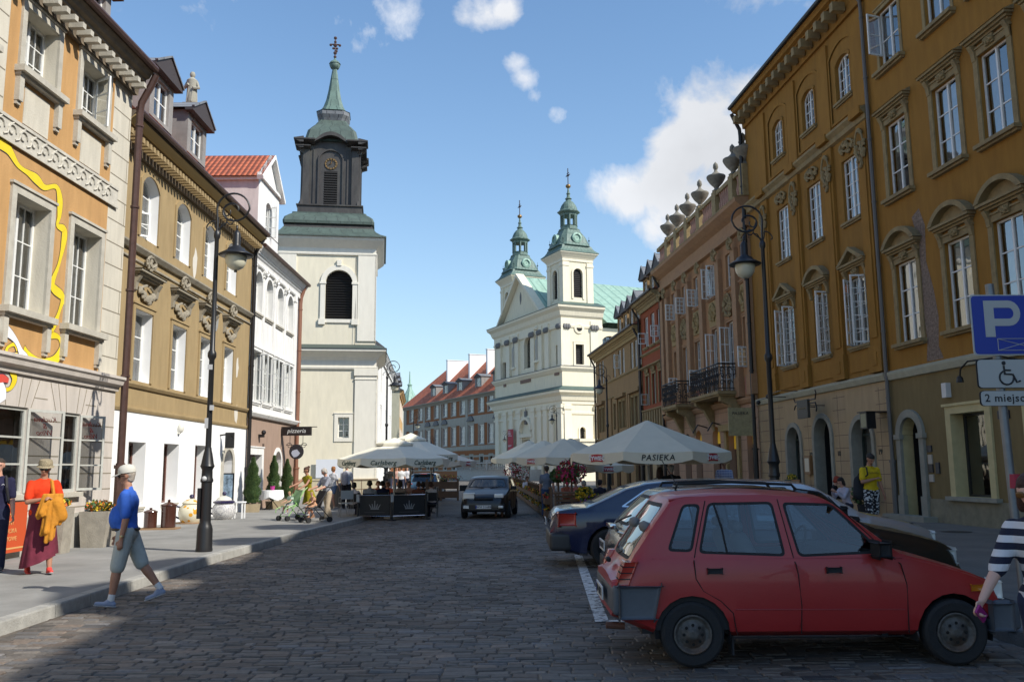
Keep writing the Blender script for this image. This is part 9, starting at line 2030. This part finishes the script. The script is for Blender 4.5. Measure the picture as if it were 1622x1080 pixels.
def pottery():
 conifer('narrow conifer in a wooden box by the pizzeria shop window',-9.8,33.2,1.98,.30); conifer('narrow conifer in a wooden box beside the arched pizzeria door',-9.75,35.9,2.1,.26); conifer('narrow conifer in a wooden box at the corner by the bell tower',-9.75,38.0,1.98,.27)
 BR = mat('brown_glaze',(.06,.022,.015),.15,spec=.7,var=.2); SP = mat('spotted_glaze',(.6,.58,.5),.2,spec=.6)
 def paint_pat(name,base,dots,scale,thr):
  m,nt,P = _nt(name); N = nt.nodes; L = nt.links; tc = N.new('ShaderNodeTexCoord'); v = N.new('ShaderNodeTexVoronoi'); v.inputs['Scale'].default_value = scale; v.inputs['Randomness'].default_value = .25 if scale > 10 else .8; L.new(tc.outputs['Object'],v.inputs['Vector']); c = N.new('ShaderNodeValToRGB'); c.color_ramp.interpolation = 'CONSTANT'; c.color_ramp.elements[0].color = (*dots,1); c.color_ramp.elements[1].position = thr; c.color_ramp.elements[1].color = (*base,1); L.new(v.outputs['Distance'],c.inputs[0]); L.new(c.outputs[0],P.inputs['Base Color']); P.inputs['Roughness'].default_value = .18; MATS[name] = m; return m
 FL_ = paint_pat('flowered_glaze',(.62,.58,.44),(.60,.30,.03),5,.28); DT = paint_pat('dotted_glaze',(.55,.54,.52),(.04,.03,.10),26,.30); NAV = mat('navy_glaze',(.02,.015,.06),.2,spec=.7)
 p = gp(251,838,.131); q = thing('wooden_board','small board under the two brown crocks','board',p,.1); mb = MB(); mb.box(-.45,.5,-.25,.3,.0,.04); mb.build('board',mat('board_wood',(.28,.17,.09),.8),q)
 for lb,dx,dy,k,z in (('smaller lidded brown crock, left one of the pair against the white wall',-.22,-.02,.72,.17),('larger lidded brown crock, right one of the pair against the white wall',.22,.08,1.0,.17)):
  lathe_thing('crock',lb,'crock',(p.x+dx,p.y+dy,z),[(.17*k**.4,0),(.19*k**.4,.02),(.19*k**.4,.56*k),(.21*k**.4,.58*k),(.20*k**.4,.61*k),(.1,.66*k),(.03,.68*k),(.045,.72*k),(0,.75*k)],BR,group='brown crocks on the board')
 p = gp(298,829,.131); T = thing('teapot','giant cream teapot painted with orange flowers on the pavement','teapot',p + Vector((0,.2,0))); mb = MB(); mb.lathe([(.24,0),(.33,.12),(.37,.30),(.34,.46),(.24,.56),(.22,.58)],28); mb.build('pot_body',FL_,T,smooth=True); mb = MB(); mb.lathe([(.27,.57),(.27,.60),(.18,.68),(.06,.72)],24); l_ = mb.build('lid',FL_,T,smooth=True); MB().ball((0,0,.78),.07,10,8).build('knob',NAV,l_,smooth=True)
 mb = MB(); mb.tube([(-.30,0,.46),(-.46,0,.50),(-.52,0,.36),(-.48,0,.2),(-.34,0,.14)],[.03,.035,.035,.03,.03],8); mb.build('handle',NAV,T,smooth=True); mb = MB(); mb.tube([(.3,0,.2),(.44,0,.36),(.52,0,.52)],[.07,.05,.035],8); mb.build('spout',FL_,T,smooth=True); MB().lathe([(.42,0),(.42,.03)],16).build('base_board',MATS['board_wood'],T)
 p = gp(349,823,.131); T = thing('ceramic_jar','giant round ceramic jar with dotted pattern and navy shoulder','jar',p + Vector((0,.3,0))); MB().lathe([(.22,0),(.32,.1),(.37,.26),(.34,.42),(.28,.5)],28).build('jar_body',DT,T,smooth=True); MB().lathe([(.30,.5),(.34,.52),(.34,.56),(.26,.60)],24).build('shoulder',NAV,T,smooth=True); l_ = MB().lathe([(.25,.60),(.2,.68),(.06,.74)],20).build('lid',mat('cream_glaze',(.6,.58,.5),.2),T,smooth=True); MB().ball((0,0,.81),.07,10,8).build('knob',NAV,l_,smooth=True)
 mb = MB(); mb.tube([(-.3,0,.36),(-.44,0,.34),(-.45,0,.22),(-.34,0,.16)],.03,7); mb.build('handle',NAV,T,smooth=True)
 p = gp(366,822,.131); T = thing('stool','small white stool beside the dotted ceramic jar','stool',p+Vector((.1,.4,0))); MB().box(-.2,.2,-.18,.18,.50,.54).build('seat',WHITEP,T)
 for a_ in (-1,1):
  for b_ in (-1,1): MB().box(a_*.16-.02,a_*.16+.02,b_*.14-.02,b_*.14+.02,0,.5).build('leg',WHITEP,T)
 p = gp(338,818,.131); T = thing('picture_board','tall framed picture board leaning by the arched white-house door','board',(p.x-.35,p.y+2.2,.131)); MB().box(-.3,.3,0,.05,.1,1.45).build('frame',IRON,T); MB().box(-.26,.26,-.006,-.001,.15,1.4).build('picture',mat('picture_blue',(.25,.35,.45),.4,var=.8,vs=6),T)
 PLW = mat('weathered_planter',(.30,.27,.22),.85,var=.2,vs=5,bump=.3); YE,PU,OR_ = MATS['petals_1'],MATS['petals_3'],MATS['petals_0']
 for lb,u,v,w_,h_ in (('square wooden planter with yellow flowers behind the man in maroon',101,868,.42,.85),('square wooden planter with yellow and orange pansies behind the man in blue',163,857,.60,.72)):
  p = Vector((-8.72,17.0,.131)) if u < 120 else Vector((-8.62,18.45,.131)); T = thing('planter',lb,'planter',(p.x,p.y,.131),.03,'square planters along the near house'); MB().prism([(-w_*.38,0),(w_*.38,0),(w_*.5,h_),(-w_*.5,h_)],-w_*.45,w_*.45).build('planter_box',PLW,T); blooms_('blooms',T,(0,0,h_+.10),w_*.5,[YE,OR_],420,int(u),(1,1,.45))
 a = Vector((-8.98,14.6,.131)); b = Vector((-8.95,16.3,.131)); T = thing('banner','orange restaurant banner with gold lettering standing along the near house','banner',a); d = b-a; T.rotation_euler.z = math.atan2(d.y,d.x); L_ = d.length; MB().box(0,L_,-.01,.01,.12,1.0).build('cloth',mat('orange_banner',(.50,.07,.015),.7),T)
 for k,tx in enumerate(('ZAPRASZAMY','BAR MLECZNY','KUCHNIA POLSKA','OBIADY DOMOWE')):
  me = text_mesh(tx,.11,.002); me.materials.append(mat('gold_lettering',(.6,.33,.12),.6)); o = put('lettering',me,T,(L_*.55,-.013,.78-k*.14)); o.rotation_euler.x = rad(90)
 MB().box(.1,L_-.05,-.014,-.011,.18,.21).build('border',MATS['gold_lettering'],T)
 p = gp(424,808,.131); T = thing('cafe_table','little table with white cloth and pink pot outside the pizzeria','table',(p.x,p.y+.6,.131)); mb = MB(); n = 24; vs = [(0,0,.76)]+[(.42*math.cos(2*math.pi*i/n),.42*math.sin(2*math.pi*i/n),.757) for i in range(n)]+[(.46*math.cos(2*math.pi*i/n),.46*math.sin(2*math.pi*i/n),.50-.12*abs(math.sin(i*math.pi/6))) for i in range(n)]
 mb.add(vs,[(0,1+i,1+(i+1) % n) for i in range(n)]+[(1+i,1+n+i,1+n+(i+1) % n,1+(i+1) % n) for i in range(n)]); mb.build('tablecloth',WHITEP,T); mb = MB(); mb.tube([(-.3,0,0),(.3,0,.74)],.015,5); mb.tube([(.3,0,0),(-.3,0,.74)],.015,5); mb.tube([(0,-.3,0),(0,.3,.74)],.015,5); mb.build('folding_legs',IRON,T)
 q = thing('flower_pot','pink flower pot with a green plant on the white café table','flower pot',(p.x,p.y+.6,.892)); MB().lathe([(.07,0),(.10,.16)],12).build('pot',mat('pink_pot',(.40,.03,.22),.5),q); blooms_('plant',q,(0,0,.22),.12,[LEAF,LEAF],90,3); chair('folding chair with dark seat left of the white café table',p.x-.75,p.y+.6,rad(60),mat('grey_blanket',(.2,.19,.2),.9),None,.131)
pottery()
def signs():
 Y = 6.3; S = lambda u,v: at(u,v,Y); c = S(1603,700); T = thing('road_sign','blue parking sign with a wheelchair plate and a text plate below on a grey post','sign',(c.x+.02,Y+.04,.131)); gz = .131; GM = mat('galvanised_post',(.20,.21,.22),.5,metal=.6,var=.2); mb = MB(); top = S(1600,455).z; mb.tube([(-.06,0,top-.1),(.0,0,0)],.030,10); mb.build('post',GM,T,smooth=True)
 def plate_(nm,u0,v0,u1,v1,m,edge,y=-.04):
  a,b = S(u0,v1),S(u1,v0); x0,x1,z0,z1 = a.x-T.location.x,b.x-T.location.x,a.z-gz,b.z-gz; P = roundp([(x0,z0),(x1,z0),(x1,z1),(x0,z1)],.03,3); e = MB().prism(P,y,y+.006).build(nm,edge,T); MB().prism(shrink(P,.0)[:] if False else [((p[0]-(x0+x1)/2)*.965+(x0+x1)/2,(p[1]-(z0+z1)/2)*.96+(z0+z1)/2) for p in P],y-.003,y).build('face',m,e); return e,x0,x1,z0,z1,y-.0035
 BLU = mat('sign_blue',(.006,.035,.30),.35); GW = mat('sign_white',(.42,.42,.40),.4); e,x0,x1,z0,z1,y = plate_('parking_plate',1543,466,1664,563,BLU,GW)
 w_,h_ = x1-x0,z1-z0; mb = MB(); X_ = lambda t: x0+w_*t; Z_ = lambda t: z1-h_*t
 px0,px1,zt,zb,t_ = X_(.16),X_(.28),Z_(.10),Z_(.70),.0; mb.box(px0,px1,y-.002,y,zb,zt); mb.box(px1,X_(.46),y-.002,y,Z_(.22),zt); mb.box(px1,X_(.46),y-.002,y,Z_(.52),Z_(.40)); R0_,R1_ = (zt-Z_(.52))/2,(Z_(.22)-Z_(.40))/2; cz = (zt+Z_(.52))/2
 for k in range(10):
  a0,a1 = -math.pi/2+math.pi*k/10,-math.pi/2+math.pi*(k+1)/10; f = lambda r,a: (X_(.46)+r*math.cos(a)*.9,cz+r*math.sin(a)); mb.prism([f(R0_,a0),f(R0_,a1),f(R1_,a1),f(R1_,a0)],y-.002,y)
 mb.build('letter_P',GW,e); mb = MB(); bx = (X_(.30),X_(.82),Z_(.92),Z_(.73)); q = lambda a,b: mb.tube([(a[0],y-.001,a[1]),(b[0],y-.001,b[1])],.0025,4); A,B,C_,D = (bx[0],bx[2]),(bx[1],bx[2]),(bx[1],bx[3]),(bx[0],bx[3]); [q(*s_) for s_ in ((A,B),(B,C_),(C_,D),(D,A),(A,C_),(B,D))]; mb.build('bay_symbol',GW,e)
 e,x0,x1,z0,z1,y = plate_('wheelchair_plate',1549,568,1666,615,GW,BLACKPL); cx,cz,s = (x0+x1)/2-.07,(z0+z1)/2,(z1-z0); mb = MB(); tb = lambda L_,r: mb.tube([(cx+a*s,y-.002,cz+b*s) for a,b in L_],r*s,6)
 mb.ball((cx-.04*s,y-.002,cz+.36*s),.075*s,10,6,sc=(1,.1,1)); tb([(-.05,.27),(-.03,-.02),(.24,-.03),(.36,-.30),(.48,-.25)],.035); tb([(-.04,.12),(.18,.11)],.03); tb([(.02+.24*math.cos(a),-.14+.24*math.sin(a)) for a in [2.0+i*.36 for i in range(13)]],.03); mb.build('wheelchair_symbol',INK,e)
 e,x0,x1,z0,z1,y = plate_('text_plate',1553,618,1668,643,GW,BLACKPL); me = text_mesh('2 miejsca',(z1-z0)*.72,.001,bold=.001,align='LEFT',space=1.1); me.materials.append(INK); o = put('lettering',me,e,(x0+.035,y-.001,(z0+z1)/2)); o.rotation_euler.x = rad(90)
 MB().lathe([(.045,0),(.045,.10)],10,(-.012,0,1.35)).build('sticker_band',mat('red_tape',(.35,.02,.04),.6),T)
 F = FR2; X = lambda s: 36.45-s
 w = F.w(X(30.6),-.7,3.72); T = thing('hanging_sign','black iron restaurant sign with scrolled bars over the dark doorway','sign',w,F.rz); mb = MB()
 for z in (.18,.06): mb.tube([(-.85,.1,z+.14*(1 if z > .1 else -1)),(-.75,.1,z),(.9,.1,z),(.98,.1,z+.2*(1 if z > .1 else -1)),(.92,.1,z+.3*(1 if z > .1 else -1))],.022,5)
 mb.tube([(-.45,.1,0),(-.45,.7,0)],.015,5); mb.tube([(.3,.1,0),(.3,.7,0)],.015,5); mb.build('iron_bars',IRON,T); MB().box(-.5,.35,.05,.15,-.42,.22).build('sign_box',mat('dark_board',(.05,.045,.035),.6),T); me = text_mesh('RESTAURACJA',.10,.002); me.materials.append(mat('dull_gold',(.25,.2,.1),.6)); o = put('lettering',me,T,(-.08,.045,-.08)); o.rotation_euler.x = rad(90)
 for s,z in ((34.6,4.35),(33.6,4.5)): w = F.w(X(s),-.7,z-.2); q = thing('floodlight','small black arm lamp above the pink ground floor, %s one' % ('farther' if s > 34 else 'nearer'),'lamp',w,F.rz); mb = MB(); mb.tube([(1.3,.7,.1),(1.3,.0,.12),(0,0,.08)],.016,5); mb.ball((0,0,0),.09,8,6); mb.build('arm_lamp',IRON,q)
 w = F.w(X(36.2),-.9,2.9); T = thing('hanging_sign','cream painted board sign on iron brackets beside the tall right-hand lamp','sign',w,F.rz+math.pi/2); MB().box(-.5,.5,-.03,.03,-.0,1.15).build('board',mat('sign_ochre',(.32,.27,.14),.7,var=.25,vs=8),T); me = text_mesh('PASIEKA',.19,.003,shear=.2); me.materials.append(INK)
 for yy,r in ((-.034,0),(.034,math.pi)): o = put('lettering',me,T,(0,yy,.92)); o.rotation_euler = (rad(90),0,r)
 w = F.w(X(26.3),-.55,3.0); T = thing('wall_lantern','square glass lantern sign on the corner between pink and khaki walls','lantern',w,F.rz); MB().box(-.2,.2,-.14,.14,-.26,.22).build('frame',IRON,T); MB().box(-.16,.16,-.146,.146,-.22,.18).build('glass',mat('lantern_glass',(.16,.16,.08),.4),T); MB().box(-.3,.25,-.18,.55,.22,.25).build('cap',IRON,T)
 w = F.w(X(31.75),-.06,1.35); T = thing('menu_case','wooden framed menu case on the pink wall left of the doorway','menu case',w,F.rz); MB().box(-.24,.24,-.06,.06,0,.68).build('frame',mat('menu_wood',(.22,.11,.04),.5),T); MB().box(-.17,.17,-.066,-.06,.1,.58).build('menu',mat('menu_paper',(.62,.55,.42),.7),T)
 w = F.w(X(31.9),-.5,.13); T = thing('menu_board','chalk menu easel on the pavement left of the doorway','menu board',w,F.rz+.2); MB().prism([(-.25,0),(.25,0),(.25,1.05),(-.25,1.05)],-.02,.02).build('frame',MATS['menu_wood'],T); MB().box(-.2,.2,-.026,-.02,.1,.98).build('menu',mat('menu_sheet',(.35,.32,.25),.7),T)
 w = F.w(X(33.0),-.18,.98); T = thing('window_box','window box with yellow flowers on the arched window sill','window box',w,F.rz); MB().box(-.4,.4,-.12,.1,0,.18).build('box',mat('green_box',(.05,.06,.03),.7),T); blooms_('blooms',T,(0,0,.26),.38,[MATS['petals_1']],260,9,(1,.35,.35))
 for sx,u in ((-.9,0),(.9,1)):
  w = F.w(X(30.6)+sx*.9,-.45,.13); q = thing('bench','dark low bench at the %s side of the restaurant door' % ('far' if sx < 0 else 'near'),'bench',w,F.rz); MB().box(-.3,.3,-.2,.2,.42,.47).build('seat',BLACKPL,q); mb = MB(); [mb.box(a-.02,a+.02,-.18,.18,0,.42) for a in (-.26,.26)]; mb.build('legs',BLACKPL,q)
 w = F.w(X(27.2),-.4,.13); T = thing('potted_shrub','dark leafy shrub in a pot at the foot of the pink wall','shrub',w); MB().lathe([(.15,0),(.2,.35)],10).build('pot',BLACKPL,T); blooms_('foliage',T,(0,0,.65),.36,[mat('dark_leaf',(.02,.035,.012),.8)]*2,500,12,size=.05)
 p = at(548,742,51); q = thing('railing','rusty brown railing on a low wall beside the bell tower','railing',(p.x,44,.131)); mb = MB()
 for k in range(7): mb.tube([(.3+k*.3,k*.9,0),(.3+k*.3,k*.9,1.0)],.02,5)
 mb.tube([(.3,0,1.0),(2.1,5.4,1.0)],.025,5); mb.tube([(.3,0,.5),(2.1,5.4,.5)],.02,5); mb.build('bars',mat('brown_rail',(.12,.07,.04),.7),q)
 p = gp(530,800,.131);
 for k,u in enumerate((531,537)): p = at(u,745,36+k*1.2); q = thing('litter_bin',('grey stone litter bin behind the walking woman','second grey litter bin closer to the terrace')[k],'bin',(p.x,36+k*1.2,.131)); MB().lathe([(.22,0),(.24,.1),(.24,.9),(.26,.92),(.2,1.0)],12).build('bin_body',mat('bin_stone',(.22,.19,.15),.9),q)
signs()
def pushchair(label,x,y,rz,fr,fab,toddler):
 T = thing('pushchair',label,'pushchair',(x,y,.131),rz); mb = MB()
 for s in (-1,1):
  mb.tube([(s*.22,.42,1.02),(s*.22,.30,.92),(s*.22,-.30,.12)],.014,6); mb.tube([(s*.22,.38,.12),(s*.22,-.05,.56)],.013,6); mb.tube([(s*.22,-.06,.48),(s*.22,-.42,.36),(s*.22,-.44,.25)],.012,6)
 mb.tube([(-.22,.36,.12),(.22,.36,.12)],.01,5); mb.tube([(-.22,-.3,.14),(.22,-.3,.14)],.01,5); mb.tube([(-.22,.42,1.02),(.22,.42,1.02)],.016,6); mb.build('frame',fr,T,smooth=True)
 mb = MB(); mb.box(-.2,.2,-.26,.06,.42,.45); mb.add([(-.2,.05,.42),(.2,.05,.42),(.2,.24,.92),(-.2,.24,.92),(-.2,.08,.41),(.2,.08,.41),(.2,.27,.91),(-.2,.27,.91)],[(0,1,2,3),(7,6,5,4),(0,4,5,1),(3,2,6,7),(0,3,7,4),(1,5,6,2)]); mb.build('seat',fab,T)
 for s in (-1,1):
  for yy in (-.32,.38):
   for d in (-.03,.03): o = MB().lathe([(.03,-.012),(.075,-.014),(.08,0),(.075,.014),(.03,.012)],12).build('wheel',RUBBER,T,loc=(s*.22+d,yy,.08)); o.rotation_euler.y = rad(90)
 P = Pose(.86,armL=(30,10,40,0),armR=(30,10,40,0),legL=(75,6,65),legR=(75,6,65),sit=.50,lean=-14); w = Matrix.Rotation(rz,3,'Z') @ Vector((0,-.02,0)); person(toddler[0],(x+w.x,y+w.y,.131),rz,P,[('romper','top',toddler[1],.5),('leggings','legs',toddler[2],.8)],SKIN,(.35,.22,.1),vox=.013,small=True,shoes=(.4,.4,.4)); return T
def pushchairs():
 p = gp(462,824,.131); pushchair('green framed pushchair pushed by the woman in the green dress',p.x,p.y,rad(-40),mat('lime_frame',(.20,.42,.10),.4),mat('lime_fabric',(.25,.4,.2),.9),('toddler in green and white leaning back in the green pushchair',(.4,.5,.4),(.3,.3,.3)))
 p = gp(498,827,.131); pushchair('black pushchair pushed by the older woman',p.x,p.y,rad(-48),IRON,BLACKC,('toddler in orange lying in the black pushchair',(.45,.25,.15),(.45,.25,.15)))
pushchairs()
